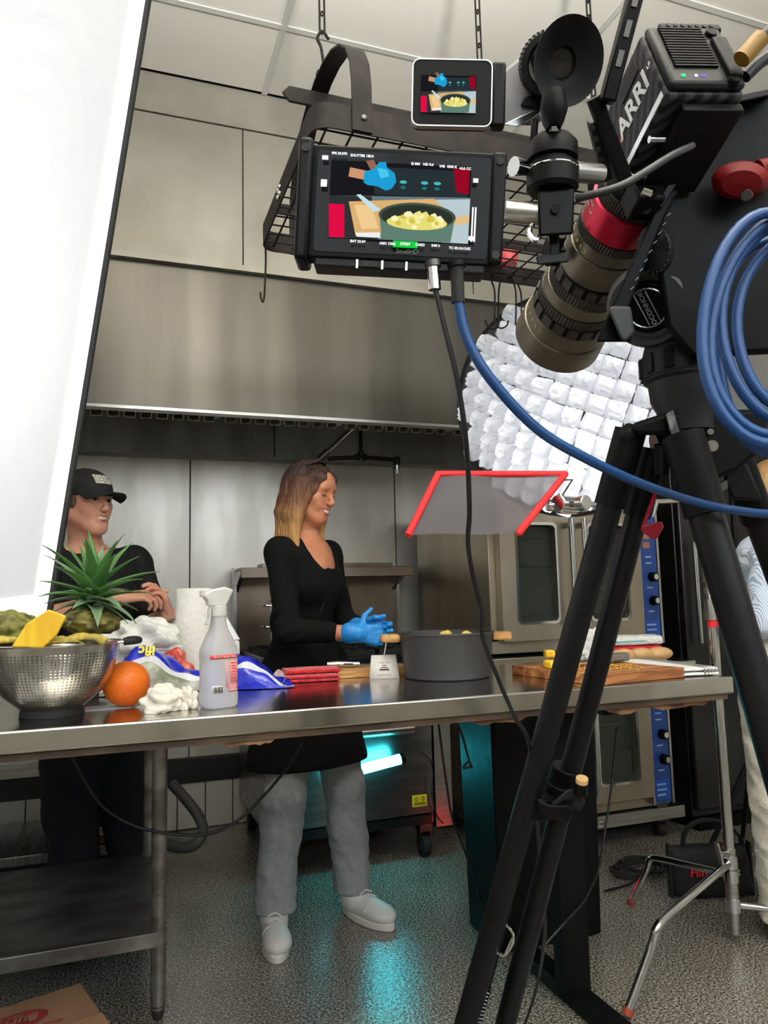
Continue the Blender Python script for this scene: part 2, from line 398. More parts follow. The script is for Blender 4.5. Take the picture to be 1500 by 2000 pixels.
# hood enclosure: sheet panels from hood top to ceiling
HY = 3.12
we = struct(MB().box(XL, 2.3, HY+.03, HY+.08, 2.575, ZC+.03).build('wall_hood_enclosure', mat('wall core', (70, 70, 68), .8)), 'sheet metal enclosure between the hood and the ceiling', 'wall')
encl = mat('enclosure sheet', (156, 152, 140), .48, .5, (142, 137, 125), 3, rvar=.1, bump=.015)
ex = [XL, -.62, .505, 1.62, 2.3]
for i in range(4):
    MB().box(ex[i]+.003, ex[i+1]-.003, HY+.012, HY+.03, 2.60, 3.245).build('steel_sheet', encl, we)
MB().box(XL, 2.3, HY+.006, HY+.03, 3.25, ZC).build('steel_sheet', encl, we)
MB().box(XL, 2.3, HY-.03, HY+.03, 2.572, 2.597).build('flange', encl, we)
MB().box(2.28, 2.33, HY+.03, YF, 1.94, ZC).build('end_panel', encl, we)

# ================================================================== exhaust hood
hd = thing('exhaust_hood', 'long stainless steel exhaust hood above the range', 'hood', V(.4, 3.6, 1.95))
hoodst = mat('hood steel', (90, 87, 80), .38, 1, (74, 71, 65), 2.2, (1.6, 1, .12), rvar=.09)
MB().box(XL+.02, 2.28, HY, HY+.012, 1.955, 2.572).build('front_panel', hoodst, hd, world=True, bevel=.002)
MB().box(XL+.02, 2.28, HY-.004, HY+.05, 1.945, 1.957).build('lip', steel, hd, world=True)
MB().box(XL+.02, 2.28, HY+.02, YF-.01, 2.55, 2.57).build('top_panel', steel_dk, hd, world=True)
inner = mat('hood lining', (168, 168, 166), .45, .6, (140, 140, 138), 5, (1, 1, .3), rvar=.08)
MB().box(XL+.02, 2.28, YF-.03, YF-.014, 1.95, 2.55).build('back_lining', inner, hd, world=True)
MB().box(2.27, 2.282, HY, YF-.014, 1.95, 2.57).build('end_panel', inner, hd, world=True)
for x in (-.55, .83): MB().box(x-.004, x+.004, YF-.036, YF-.03, 1.955, 2.55).build('lining_seam', steel_dk, hd, world=True)
# baffle filters: separate ridged blades in framed modules, seen from below
bm1 = mat('filter blade', (206, 196, 172), .45, .4, (160, 148, 124), 30)
fm = MB(); x = XL+.1; A0, A1 = V(0, 3.25, 1.966), V(0, 3.62, 2.36)
bl = MB()
up = (A1-A0).normalized(); nn = V(0, -up.z, up.y)
def blade(mb):
    for a, b in (((-.022, 0), (-.022, .03)), ((-.022, .03), (.022, .03)), ((.022, .03), (.022, 0))):
        pa = V(a[0], 0, 0)+nn*-a[1]; pb = V(b[0], 0, 0)+nn*-b[1]; t = .0015
        mb.tube([pa, pb], .001, flat=((A1-A0).length, .003, up))
    return mb
proto = blade(MB()).build('filter_blade', bm1, hd); proto.data.transform(Matrix.Identity(4))
cnt = 0
while x < 2.22:
    M = Matrix.Translation((V(x, 0, 0)+(A0+A1)/2)-hd.location)
    if cnt == 0: proto.matrix_basis = M
    else: inst(proto, hd, M)
    if cnt % 8 == 7:
        mb = MB(); mb.tube([V(x+.034, 0, 0)+A0, V(x+.034, 0, 0)+A1], .001, flat=(.02, .03, (1, 0, 0))); mb.build('filter_frame', steel, hd, world=True); x += .026
    x += .066; cnt += 1
MB().tube([V(XL+.05, 3.275, 2.03), V(2.27, 3.275, 2.03)], .001, flat=(.01, .02, (0, 1, 0))).build('filter_rail', steel_dk, hd, world=True)
MB().tube([V(XL+.05, 3.64, 2.38), V(2.27, 3.64, 2.38)], .001, flat=(.4, .01, (0, -.3, 1))).build('filter_plenum', steel_dk, hd, world=True)
# fire suppression pipes
fp = thing('suppression_pipe', 'dark fire suppression pipe with nozzle under the hood', 'pipe', V(1.3, 3.6, 1.95))
pipem = mat('dark iron pipe', (40, 39, 38), .4, .8)
a, b, c = onY(640, 896, 3.62), onY(705, 893, 3.62), onY(775, 898, 3.62)
MB().tube([a, b, c], .011, 10).tube([b, onY(704, 850, 3.62), b+V(0, 0, .5)], .010, 10).build('pipe', pipem, fp, world=True)
MB().cyl(b-V(.03, 0, 0), b+V(.03, 0, 0), .017, n=12).cyl(b-V(0, 0, .02), b+V(0, 0, .03), .016, n=12).build('tee_fitting', pipem, fp, world=True)
MB().ball(c, .02).cyl(c, c-V(0, 0, .03), .018).build('elbow', pipem, fp, world=True)
MB().cyl(c-V(0, 0, .025), c-V(0, 0, .05), .016, n=10).cyl(c-V(0, 0, .05), c-V(0, 0, .075), .011, .008, n=10).build('nozzle', chrome, fp, world=True)
cp = thing('hood_conduit', 'shiny slanted conduit tube behind the woman under the hood', 'pipe', onY(625, 895, 3.5))
MB().cyl(onY(628, 893, 3.5), onY(628, 893, 3.5).lerp(onY(700, 826, 3.5), 2.2), .012, n=12).build('tube', chrome, cp, world=True)
MB().cyl(onY(622, 899, 3.5), onY(640, 882, 3.5), .018, n=12).build('coupling', steel_dk, cp, world=True)

def taper(mb, x0, x1, y0, y1, z0, z1, g):
    vs = [(x0+g, y0+g, z0), (x1-g, y0+g, z0), (x1-g, y1-g, z0), (x0+g, y1-g, z0), (x0, y0, z1), (x1, y0, z1), (x1, y1, z1), (x0, y1, z1)]
    return mb.add(vs, [(0, 3, 2, 1), (4, 5, 6, 7), (0, 1, 5, 4), (1, 2, 6, 5), (2, 3, 7, 6), (3, 0, 4, 7)])
# ================================================================== work tables
TH, TY0, TY1, TX0, TX1 = .93, 1.622, 2.283, -.78, 1.578
t1 = thing('prep_table', 'long stainless steel table with food and pot on top', 'table', V(.3, 1.95, 0))
toptm = mat('polished table steel', (184, 181, 174), .17, 1, (168, 163, 154), 5, (1, 1, 1), rvar=.06)
mb = MB().box(TX0, TX1, TY0, TY1, TH-.044, TH)
mb.build('table_top', [toptm], t1, world=True, bevel=.004, seg=3)
MB().box(TX0+.01, TX1-.012, TY0+.012, TY1-.01, TH-.06, TH-.044).build('plywood_underlay', mat('dark plywood', (92, 74, 56), .8, 0, (58, 46, 36), 6, (1, 8, 1)), t1, world=True)
sp = mat('split wood', (152, 112, 78), .9, 0, (96, 66, 44), 12, (1, 6, 1), bump=.3)
for i, (x, y, l, d) in enumerate(((.22, 1.64, .11, .012), (.80, 1.65, .16, .016), (1.20, 1.66, .34, .02))):
    r = random.Random(i); pts = [(x+l*k/10, TH-.061-(0 if k in (0, 10) else d*r.uniform(.35, 1))) for k in range(11)]
    poly = pts+[(x+l, TH-.058), (x, TH-.058)]
    MB().prism(poly, 0, .05, Matrix(((1, 0, 0, 0), (0, 0, 1, y), (0, 1, 0, 0), (0, 0, 0, 1)))).build('splintered_edge', sp, t1, world=True)
for x in (1.257, -.55):
    MB().box(x-.045, x+.045, 1.955, 2.005, .03, TH-.06).build('post', mat('black powder coat', (7, 8, 9), .5, spec=.15), t1, world=True, bevel=.003)
    MB().box(x-.032, x+.032, 1.68, 2.26, .004, .045).build('foot_bar', MATS['black powder coat'], t1, world=True, bevel=.003)
    MB().box(x-.03, x+.03, 1.72, 2.22, TH-.09, TH-.061).build('top_bar', MATS['black powder coat'], t1, world=True)
MB().box(TX1, 1.84, 2.05, 2.40, TH-.03, TH).build('side_leaf', toptm, t1, world=True, bevel=.003)
taper(MB(), TX1-.12, 1.70, 2.06, 2.30, .80, TH-.045, .02).build('leaf_bracket', mat('pan steel', (150, 148, 146), .25, .9), t1, world=True, bevel=.012)
t2 = thing('steel_work_table', 'worn galvanized work table with low shelf behind the front table', 'table', V(-.45, 2.7, 0))
galv = mat('worn galvanized steel', (150, 148, 140), .42, .8, (112, 108, 100), 9, (1, 1, 2), rvar=.12, bump=.02)
MB().box(-.95, .33, 2.29, 3.06, .888, .928).build('table_top', steel_h, t2, world=True, bevel=.004)
MB().box(-.95, .15, 2.33, 3.04, .225, .24).build('shelf', mat('grimy shelf steel', (96, 93, 88), .5, .55, (52, 50, 47), 5, (1, 2, 1), bump=.08, mixpos=(.35, .65), rvar=.1), t2, world=True)
MB().box(-.95, .13, 2.322, 2.336, .2, .24).build('shelf_lip', galv, t2, world=True, bevel=.002)
for x, y in ((.132, 2.346), (.132, 3.02), (-.9, 2.346), (-.9, 3.02)):
    MB().cyl((x, y, .03), (x, y, .89), .021, n=20).build('leg', galv, t2, world=True)
    MB().cyl((x, y, .196), (x, y, .246), .0245, n=20).build('leg_collar', galv, t2, world=True)
    MB().lathe([(.0, 0), (.012, 0), (.016, .012), (.0205, .03), (.0215, .04)], 16, Matrix.Translation((x, y, 0))).build('bullet_foot', steel_dk, t2, world=True)
MB().box(.125, .14, 2.36, 3.0, .2, .215).build('cross_rail', galv, t2, world=True)
# low stand along the back wall, left
t3 = thing('equipment_stand', 'low stainless stand by the back wall behind the man', 'stand', V(-.8, 3.8, 0))
MB().box(-1.8, .17, 3.54, 4.08, .455, .515).build('top', steel, t3, world=True, bevel=.004)
MB().box(-1.8, .17, 3.54, 4.08, .10, .14).build('shelf', steel_h, t3, world=True, bevel=.003)
MB().box(-1.78, .15, 3.53, 3.545, .455, .51).build('front_apron', steel, t3, world=True)
for x in (.135, -1.75):
    for y in (3.57, 4.04): MB().box(x-.02, x+.02, y-.02, y+.02, 0, .456).build('leg', steel, t3, world=True, bevel=.003)
kb = mat('kraft card', (140, 104, 72), .8, 0, (150, 106, 70), 14)
bx = thing('torn_carton', 'torn brown carton with papers on the low stand shelf', 'carton', V(-.12, 3.72, .14))
MB().box(-.11, .13, -.14, .12, .002, .012).build('base', kb, bx)
MB().tube([(-.11, -.14, .01), (.13, -.14, .01)], .001, flat=(.07, .004, (0, -.5, .8))).tube([(-.11, -.14, .04), (-.11, .12, .04)], .001, flat=(.12, .004, (.2, 0, 1))).build('flap', kb, bx)
for k in range(5):
    MB().box(-.1, .1, -.1, .1, 0, .002, T(.01*k, .01, .015+.012*k, .2*k-.3, .05*k)).build('paper', mat('paper', (214, 208, 198), .8), bx)

# ================================================================== range
rg = thing('gas_range', 'stainless gas range against the back wall behind the woman', 'range', V(1.0, 3.6, 0))
RX0, RX1, RY0, RY1 = .625, 1.37, 3.2, 4.05
rgsteel = mat('range steel', (140, 140, 138), .3, 1, (118, 117, 114), 4, (1, 1, 6), rvar=.07)
MB().box(RX0, RX1, RY0+.03, RY1, .15, .86).build('body', rgsteel, rg, world=True, bevel=.004)
MB().box(RX0+.01, RX1-.01, RY0, RY0+.03, .20, .655).build('oven_door', rgsteel, rg, world=True, bevel=.006)
MB().tube([(RX0+.12, RY0-.045, .585), (RX1-.12, RY0-.045, .585)], .024, 14).build('door_handle', steel, rg, world=True)
for x in (RX0+.14, RX1-.14): MB().box(x-.012, x+.012, RY0-.04, RY0+.002, .575, .597).build('handle_bracket', steel_dk, rg, world=True)
MB().box(RX0+.005, RX1-.005, RY0-.01, RY0+.04, .68, .85).build('knob_panel', steel, rg, world=True, bevel=.004)
for k in range(6):
    x = RX0+.08+k*.117; MB().cyl((x, RY0-.04, .77), (x, RY0-.008, .77), .024, .028, n=16).build('knob', black, rg, world=True, bevel=.002)
MB().box(RX0+.02, RX1-.02, RY0+.005, RY0+.025, .155, .195).build('kick_plate', mat('black enamel', (15, 15, 15), .25), rg, world=True)
MB().box(RX0, RX1, RY0-.02, RY1, .86, .905).build('cooktop', mat('black cooktop', (26, 26, 26), .3, .6), rg, world=True, bevel=.005)
iron = mat('cast iron grate', (22, 22, 22), .6, .4)
for i in range(3):
    for j in range(2):
        cx, cy = RX0+.135+i*.24, RY0+.2+j*.36; mb = MB()
        for s in (-1, 1):
            mb.box(cx-.11, cx+.11, cy+s*.15-.007, cy+s*.15+.007, .905, .93); mb.box(cx+s*.1-.007, cx+s*.1+.007, cy-.15, cy+.15, .905, .93)
            mb.box(cx-.11, cx+.11, cy+s*.05-.006, cy+s*.05+.006, .917, .932); mb.box(cx+s*.035-.006, cx+s*.035+.006, cy-.15, cy+.15, .917, .932)
        mb.build('grate', iron, rg, world=True)
        MB().cyl((cx, cy, .905), (cx, cy, .918), .045, .04, n=16).build('burner', iron, rg, world=True)
bg = mat('heat stained backguard', (128, 118, 106), .34, 1, (104, 92, 80), 3, (1, 1, .4), rvar=.1)
MB().box(RX0-.03, RX1+.14, 4.04, 4.07, .86, 1.335).build('backguard', bg, rg, world=True)
for x in (RX0-.03, RX1+.14):
    MB().box(x-.008, x+.008, 3.98, 4.06, .86, 1.335).build('side_panel', steel, rg, world=True)
MB().box(RX0-.03, RX1+.16, 3.80, 4.05, 1.313, 1.327).box(RX0-.03, RX1+.16, 3.79, 3.803, 1.274, 1.327).build('high_shelf', bg, rg, world=True, bevel=.003)
MB().box(RX0+.1, RX1+.08, 3.9, 4.05, 1.328, 1.352).build('shelf_riser', bg, rg, world=True)
for x in (RX0-.025, RX1+.12):
    MB().prism([(3.80, 1.313), (4.05, 1.313), (4.05, 1.2)], 0, .02, Matrix(((0, 0, 1, x), (1, 0, 0, 0), (0, 1, 0, 0), (0, 0, 0, 1)))).build('shelf_bracket', steel, rg, world=True)
def caster(parent, x, y, r=.05, nm='caster'):
    c = MB().cyl((x-.018, y, r), (x+.018, y, r), r, n=20).build(nm, rubber, parent, world=True, bevel=.006)
    MB().cyl((x-.02, y, r), (x+.02, y, r), r*.45, n=12).build('hub', steel_dk, c, world=True)
    MB().box(x-.026, x-.021, y-.02, y+.02, r*.6, r*2.4).box(x+.021, x+.026, y-.02, y+.02, r*.6, r*2.4).box(x-.03, x+.03, y-.03, y+.03, r*2.3, max(r*2.5, .15)).build('fork', steel_dk, c, world=True)
for x in (RX0+.05, RX1-.04):
    for y in (RY0+.06, RY1-.08): caster(rg, x, y)
st = MB().box(1.255, 1.325, RY0-.002, RY0, .236, .285).build('warning_sticker', mat('yellow sticker', (214, 178, 30), .5), rg, world=True)
for k in range(2):
    cx = 1.274+.032*k; mb = MB(); mb.lathe([(.007, 0), (.009, .0), (.009, .0006), (.007, .0006)], 14, frame((cx, RY0-.0022, .268), (0, -1, 0))); mb.box(cx-.001, cx+.001, RY0-.0028, RY0-.0022, .262, .275)
    mb.box(1.262, 1.318, RY0-.0028, RY0-.0022, .243+.007*k, .246+.007*k); mb.build('print', black, st, world=True)
MB().box(1.375, 1.46, 3.22, 4.05, .13, .86).build('side_cabinet', steel, rg, world=True, bevel=.003)
# gas lines beside the range
tag(recenter(MB().tube(spline([(1.30, 3.19, .47), (1.33, 3.17, .44), (1.345, 3.17, .38), (1.335, 3.17, .30), (1.36, 3.18, .2), (1.4, 3.2, .15)], 5), .003, 6).build('thin_cable', rubber)), 'thin black cable dangling down the front of the range', 'cable')

# cyan LED tube clipped to the oven door
lt = thing('led_tube', 'glowing cyan LED tube light hung on the range front', 'light', V(1.08, 3.12, .46))
MB().tube([onY(640, 1520, 3.12), onY(783, 1482, 3.12)], .022, 14).build('glow_tube', emis('cyan glow', (60, 228, 246), 32), lt, world=True)
for p in ((638, 1520.5, 647, 1518), (781, 1482.5, 789, 1480.4)):
    MB().cyl(onY(p[0], p[1], 3.12), onY(p[2], p[3], 3.12), .0235, n=14).build('end_cap', black, lt, world=True)

# ================================================================== convection ovens
OX0, OX1, OY0, OY1 = 1.60, 2.525, 3.0, 3.90
ovst = mat('oven steel', (176, 166, 148), .38, .9, (154, 144, 126), 3, (1, 1, .3), rvar=.08)
blue = mat('blue control panel', (28, 62, 128), .35)
def oven(z0, z1, label):
    o = thing('convection_oven', label, 'oven', V((OX0+OX1)/2, 3.4, z0))
    MB().box(OX0, OX1, OY0+.05, OY1, z0, z1).build('body', ovst, o, world=True, bevel=.004)
    dz0, dz1 = z0+.055, z1-.055; xm = OX0+.415; xe = OX0+.80
    for k, (a, b) in enumerate(((OX0+.035, xm-.004), (xm+.004, xe))):
        d = MB()
        cx, cz, w_, h_ = (a+b)/2, (dz0+dz1)/2, b-a, dz1-dz0
        R = Matrix(((1, 0, 0, cx), (0, 0, -1, OY0+.05), (0, 1, 0, cz), (0, 0, 0, 1)))
        ringprism(d, rrect(w_, h_, .012, 6), rrect(w_-.17, h_-.17, .025, 6), 0, .05, R)
        dr = d.build('door', ovst, o, world=True, bevel=.003)
        f = MB(); ringprism(f, rrect(w_-.15, h_-.15, .03, 6), rrect(w_-.175, h_-.175, .022, 6), .048, .056, R); f.build('window_trim', chrome, dr, world=True)
        MB().prism(rrect(w_-.16, h_-.16, .025, 6), .018, .022, R).build('window_glass', mat('oven window glass', (150, 156, 150), .05, 0, trans=.9, ior=1.1, spec=.6), dr, world=True)
        hx = (b-.03) if k == 0 else a+.03
        MB().tube([(hx, OY0-.055, dz0+.06), (hx, OY0-.055, dz1-.06)], .014, 12).build('handle', chrome, dr, world=True)
        for zz in (dz0+.09, dz1-.09): MB().box(hx-.01, hx+.01, OY0-.055, OY0+.005, zz-.012, zz+.012).build('handle_post', steel, dr, world=True)
    MB().box(OX0+.05, xe-.01, OY0+.052, OY0+.056, dz0+.02, dz1-.02).build('cavity_back', mat('oven cavity', (16, 16, 16), .5, .5), o, world=True)
    for k in range(4):
        z = dz0+.11+k*(h_-.2)/3.6
        mb = MB(); mb.tube([(OX0+.1, OY0+.04, z), (xe-.07, OY0+.04, z)], .004, 6); mb.build('oven_rack', chrome, o, world=True)
    for k in range(7):
        z = dz0+.1+k*.07
        if z < dz1-.1: MB().ball((xe-.11, OY0+.043, z), .006, 8, 6).build('rack_pin', chrome, o, world=True)
    cpn = MB().box(OX0+.815, OX1-.012, OY0+.02, OY0+.05, z0+.02, z1-.02).build('control_panel', blue, o, world=True, bevel=.003)
    MB().box(OX1-.012, OX1, OY0+.015, OY0+.05, z0+.015, z1-.015).box(OX0+.803, OX0+.815, OY0+.015, OY0+.05, z0+.015, z1-.015).build('panel_edge', steel, cpn, world=True)
    pc = (OX0+.815+OX1-.012)/2; lettering = mat('pale lettering', (150, 176, 214), .5)
    for zz in (z0+.22, z0+.335):
        MB().cyl((pc+.012, OY0-.012, zz), (pc+.012, OY0+.02, zz), .021, .024, n=18).build('knob', black, cpn, world=True)
        MB().cyl((pc+.012, OY0-.016, zz), (pc+.012, OY0-.012, zz), .014, n=16).build('knob_cap', chrome, cpn, world=True)
    MB().box(pc-.042, pc+.042, OY0+.018, OY0+.02, z0+.038, z0+.125).build('lower_badge', mat('deep blue badge', (30, 76, 160), .4), cpn, world=True)
    r = random.Random(3)
    for rr in range(3): MB().box(pc-.034, pc+.034*r.uniform(.2, 1), OY0+.0172, OY0+.0182, z0+.052+.024*rr, z0+.060+.024*rr).build('panel_print', lettering, cpn, world=True)
    for zz in (z0+.165, z0+.28, z0+.40, z0+.43): MB().box(pc-.02, pc+.015, OY0+.019, OY0+.0197, zz, zz+.006).build('panel_print', lettering, cpn, world=True)
    for q in (0, 1): MB().box(pc-.03, pc+.01, OY0+.018, OY0+.0197, z0+.475+q*.045, z0+.505+q*.045).build('amber_display', mat('amber sticker', (150, 96, 74), .5), cpn, world=True)
    return o
oven(.895, 1.62, 'upper convection oven with twin glass doors and blue control panel')
oven(.145, .875, 'lower convection oven beneath the table edge with blue control panel')
ob = thing('oven_stand', 'louvered steel stand on casters under the stacked ovens', 'stand', V(2.06, 3.4, 0))
MB().box(OX0, OX1+.06, OY0+.02, OY1, .085, .14).build('base_frame', steel, ob, world=True, bevel=.003)
for i in range(4):
    for j in range(2):
        x = 1.95+i*.055+.0; z = .098+j*.019
        MB().lathe([(.019, 0), (.014, .004), (.0, .006)], 10, frame((x, OY0+.02, z), (0, -1, 0)) @ Matrix.Diagonal((1, .3, 1, 1))).build('louver', steel, ob, world=True)
for x in (OX0+.08, 2.47):
    for y in (OY0+.07, OY1-.1): caster(ob, x, y, .032)
# tall dark refrigerator
fr = thing('refrigerator', 'tall dark steel refrigerator to the right of the ovens', 'refrigerator', V(2.98, 3.4, 0))
frm = mat('dark fridge steel', (62, 61, 60), .32, .85, (50, 49, 48), 3, rvar=.06)
MB().box(2.66, 3.30, 3.06, 3.98, .06, 1.95).build('cabinet', frm, fr, world=True, bevel=.006)
MB().box(2.665, 3.295, 3.02, 3.06, .10, 1.92).build('door', frm, fr, world=True, bevel=.008)
MB().tube([(2.72, 2.985, .9), (2.72, 2.985, 1.4)], .012, 10).build('handle', chrome, fr, world=True)
MB().box(2.68, 3.28, 3.04, 3.9, 0, .06).build('plinth', black, fr, world=True)
MB().box(2.7, 3.26, 3.08, 3.9, 1.952, 2.10).build('top_grille', steel_dk, fr, world=True)
# black upright bin under the table
bn = thing('black_bin', 'tall matte black bin standing under the front table', 'bin', V(1.39, 2.4, 0))
bkm = mat('matte black plastic', (6, 7, 8), .5, rvar=.1, spec=.15)
taper(MB(), 1.19, 1.60, 2.29, 2.56, .0, .76, .012).build('body', bkm, bn, world=True, bevel=.012)
ringm = MB(); ringprism(ringm, [(1.18, 2.28), (1.61, 2.28), (1.61, 2.57), (1.18, 2.57)], [(1.2, 2.3), (1.59, 2.3), (1.59, 2.55), (1.2, 2.55)], .745, .80)
ringm.build('rim', bkm, bn, world=True, bevel=.004)

# ================================================================== softboxes
def cloth_mat(name, col, tr, em, weave=900):
    m = bpy.data.materials.new(name); m.use_nodes = True; nt = m.node_tree; nt.nodes.clear(); L = nt.links.new
    o = nt.nodes.new('ShaderNodeOutputMaterial'); d = nt.nodes.new('ShaderNodeBsdfDiffuse'); t = nt.nodes.new('ShaderNodeBsdfTranslucent'); e = nt.nodes.new('ShaderNodeEmission')
    d.inputs[0].default_value = rgb(col); t.inputs[0].default_value = rgb(col); e.inputs[0].default_value = rgb(col); e.inputs[1].default_value = em
    mx = nt.nodes.new('ShaderNodeMixShader'); mx.inputs[0].default_value = tr; ad = nt.nodes.new('ShaderNodeAddShader')
    L(d.outputs[0], mx.inputs[1]); L(t.outputs[0], mx.inputs[2]); L(mx.outputs[0], ad.inputs[0]); L(e.outputs[0], ad.inputs[1]); L(ad.outputs[0], o.inputs[0])
    if weave:
        tc = nt.nodes.new('ShaderNodeTexCoord'); wv = nt.nodes.new('ShaderNodeTexWave'); wv.inputs['Scale'].default_value = weave/6.28; wv.bands_direction = 'Z'; wv.inputs['Distortion'].default_value = 1.5; wv.inputs['Detail'].default_value = 1
        bp = nt.nodes.new('ShaderNodeBump'); bp.inputs['Strength'].default_value = .35; bp.inputs['Distance'].default_value = .004
        L(tc.outputs['Object'], wv.inputs['Vector']); L(wv.outputs['Fac'], bp.inputs['Height']); L(bp.outputs[0], d.inputs['Normal']); L(bp.outputs[0], t.inputs['Normal'])
    return m
# --- big rectangular key softbox on the left
B = P(88, 1206, 2.0); A = P(283, 0, 2.02); ev = (A-B).normalized()
uu = V(-.45, -.89, 0); uu = (uu-ev*uu.dot(ev)).normalized(); kn = uu.cross(ev).normalized()
if kn.dot(CAM-B) < 0: kn = -kn
KW, KH = 1.35, 1.80
kc = B+uu*(KW/2)+ev*(KH/2)
KM = Matrix(((uu.x, ev.x, kn.x, kc.x), (uu.y, ev.y, kn.y, kc.y), (uu.z, ev.z, kn.z, kc.z), (0, 0, 0, 1)))
ks = thing('key_softbox', 'large white rectangular softbox at the left edge', 'softbox', KM)
def wrinkled(w_, h_, x0, y0):
    r = random.Random(5); ws = [(r.uniform(-w_/2, w_/2), r.uniform(.3, 2.5), r.uniform(.0005, .0016), r.uniform(4, 14)) for _ in range(8)]
    def fn(u, v):
        x = (u-.5)*w_; y = (v-.5)*h_; z = .012*(1-(2*u-1)**2)*(1-(2*v-1)**2)
        for a, b, h, f in ws: z += h*math.sin(f*(x-a)+b*3*y)
        return (x, y, z)
    return fn
fabric = cloth_mat('diffusion cloth', (246, 247, 248), .55, .48*KEY_W/9)
hem = cloth_mat('diffusion hem', (248, 248, 248), .5, .8*KEY_W/9, 0)
MB().surf(wrinkled(KW-.13, KH-.13, 0, 0), 40, 50).build('diffusion_panel', fabric, ks)
mb = MB(); ringprism(mb, [(-KW/2, -KH/2), (KW/2, -KH/2), (KW/2, KH/2), (-KW/2, KH/2)], [(-KW/2+.065, -KH/2+.065), (KW/2-.065, -KH/2+.065), (KW/2-.065, KH/2-.065), (-KW/2+.065, KH/2-.065)], -.004, .001)
mb.build('white_hem', hem, ks)
blkcloth = mat('black softbox cloth', (20, 20, 21), .75)
mb = MB(); ringprism(mb, [(-KW/2-.012, -KH/2-.012), (KW/2+.012, -KH/2-.012), (KW/2+.012, KH/2+.012), (-KW/2-.012, KH/2+.012)], [(-KW/2, -KH/2), (KW/2, -KH/2), (KW/2, KH/2), (-KW/2, KH/2)], -.03, .014)
mb.build('black_rim', blkcloth, ks, bevel=.003)
D_, w2 = .55, .12
vs = [(-KW/2, -KH/2, -.02), (KW/2, -KH/2, -.02), (KW/2, KH/2, -.02), (-KW/2, KH/2, -.02), (-w2, -w2, -D_), (w2, -w2, -D_), (w2, w2, -D_), (-w2, w2, -D_)]
MB().add(vs, [(0, 1, 5, 4), (1, 2, 6, 5), (2, 3, 7, 6), (3, 0, 4, 7), (4, 5, 6, 7)]).build('shell', blkcloth, ks, solid=.004)
MB().box(-.1, .1, -.1, .1, -D_-.28, -D_-.01).build('lamp_head', blackm, ks, bevel=.01)
MB().tube([(.0, -.05, -D_-.14), (.0, -.3, -D_-.14)], .016, 10).build('yoke_pin', chrome, ks)
base = KM @ V(0, -.3, -D_-.14)
MB().cyl(V(base.x, base.y, .25), base, .018, n=12).build('stand_pole', blackm, ks, world=True)
for q in range(3):
    a = q*2*PI/3+.4; MB().tube([(base.x, base.y, .55), (base.x+.42*math.cos(a), base.y+.42*math.sin(a), .015)], .012, 8).build('stand_leg', blackm, ks, world=True)
def lamp(name, kind, M, watts, parent, size=.1, col=(1, .97, .93)):
    l = bpy.data.lights.new(name, kind); l.energy = watts; l.color = col
    if kind == 'AREA': l.shape = 'DISK'; l.size = size
    else: l.shadow_soft_size = size
    o = bpy.data.objects.new(name, l); COL.objects.link(o); o.parent = parent; o.matrix_basis = M; return o
lamp('lamp', 'AREA', T(-.12, -.22, -D_+.12) @ Matrix.Rotation(PI, 4, 'X'), KEY_W*.3, ks, .22)

# --- round softbox with fabric grid on the right
oc = P(1100, 795, 2.72); on = ((CAM-oc).normalized()*.9+V(-.55, -.1, -.25)).normalized()
OM = frame(oc, on, V(0, 0, 1))
os_ = thing('octagon_softbox', 'round softbox with glowing white quilted grid behind the lens', 'softbox', OM)
OR = .395
gridm = cloth_mat('white grid fabric', (238, 240, 244), .6, .10*OCTA_W/7, 0)
def pillow():
    def fn(u, v):
        x = 2*u-1; y = 2*v-1; e = (1-x**6)*(1-y**6); return (x*.5, y*.5, .72*(e**.45 if e > 0 else 0))
    return MB().surf(fn, 8, 8)
C_ = .066
pp = pillow().build('grid_cell', gridm, os_); first = True
r = random.Random(11); NN = int(OR/C_)+1
cell_me = []
for var in range(6):
    q = pillow(); rr = random.Random(var)
    q.v = [Vector((p.x+rr.uniform(-.02, .02), p.y+rr.uniform(-.02, .02), p.z*rr.uniform(.85, 1.15)+p.x*.1*rr.uniform(-1, 1))) for p in q.v]
    o_ = q.build('grid_cell', gridm, os_); cell_me.append(o_.data); bpy.data.objects.remove(o_)
ca, sa = math.cos(-.48), math.sin(-.48)
for i in range(-NN, NN+1):
    for j in range(-NN, NN+1):
        gx0, gy0 = i*C_, (j+.0)*C_; x_, y_ = gx0*ca-gy0*sa, gx0*sa+gy0*ca; rr = math.hypot(x_, y_)
        if rr > OR-.012: continue
        z_ = .11*(1-(rr/OR)**2)
        nz = Vector((x_*.22/OR/OR*1.0, y_*.22/OR/OR, 1)).normalized()
        M = frame((x_+r.uniform(-.003, .003), y_+r.uniform(-.003, .003), z_), nz, V(ca, sa, 0)) @ Euler((r.gauss(0, .09), r.gauss(0, .09), r.gauss(0, .05))).to_matrix().to_4x4() @ Matrix.Scale(C_*1.02, 4)
        if first: pp.matrix_basis = M; first = False
        else:
            c = inst(pp, os_, M); c.data = cell_me[r.randrange(6)]
prof = [(OR+.004, .035), (OR+.012, .0), (OR+.004, -.03), (.30, -.22), (.10, -.36), (.075, -.40)]
MB().lathe(prof, 16).build('shell', mat('softbox shell', (24, 24, 25), .7), os_, solid=.004)
MB().lathe([(OR-.004, .03), (OR+.01, .036), (OR+.016, .0), (OR+.008, -.008)], 48).build('rim_band', blkcloth, os_)
for q in range(8):
    a = q*PI/4; MB().tube([(OR*math.cos(a), OR*math.sin(a), .01), (.3*math.cos(a), .3*math.sin(a), -.215), (.09*math.cos(a), .09*math.sin(a), -.37)], .004, 6).build('rib', blackm, os_)
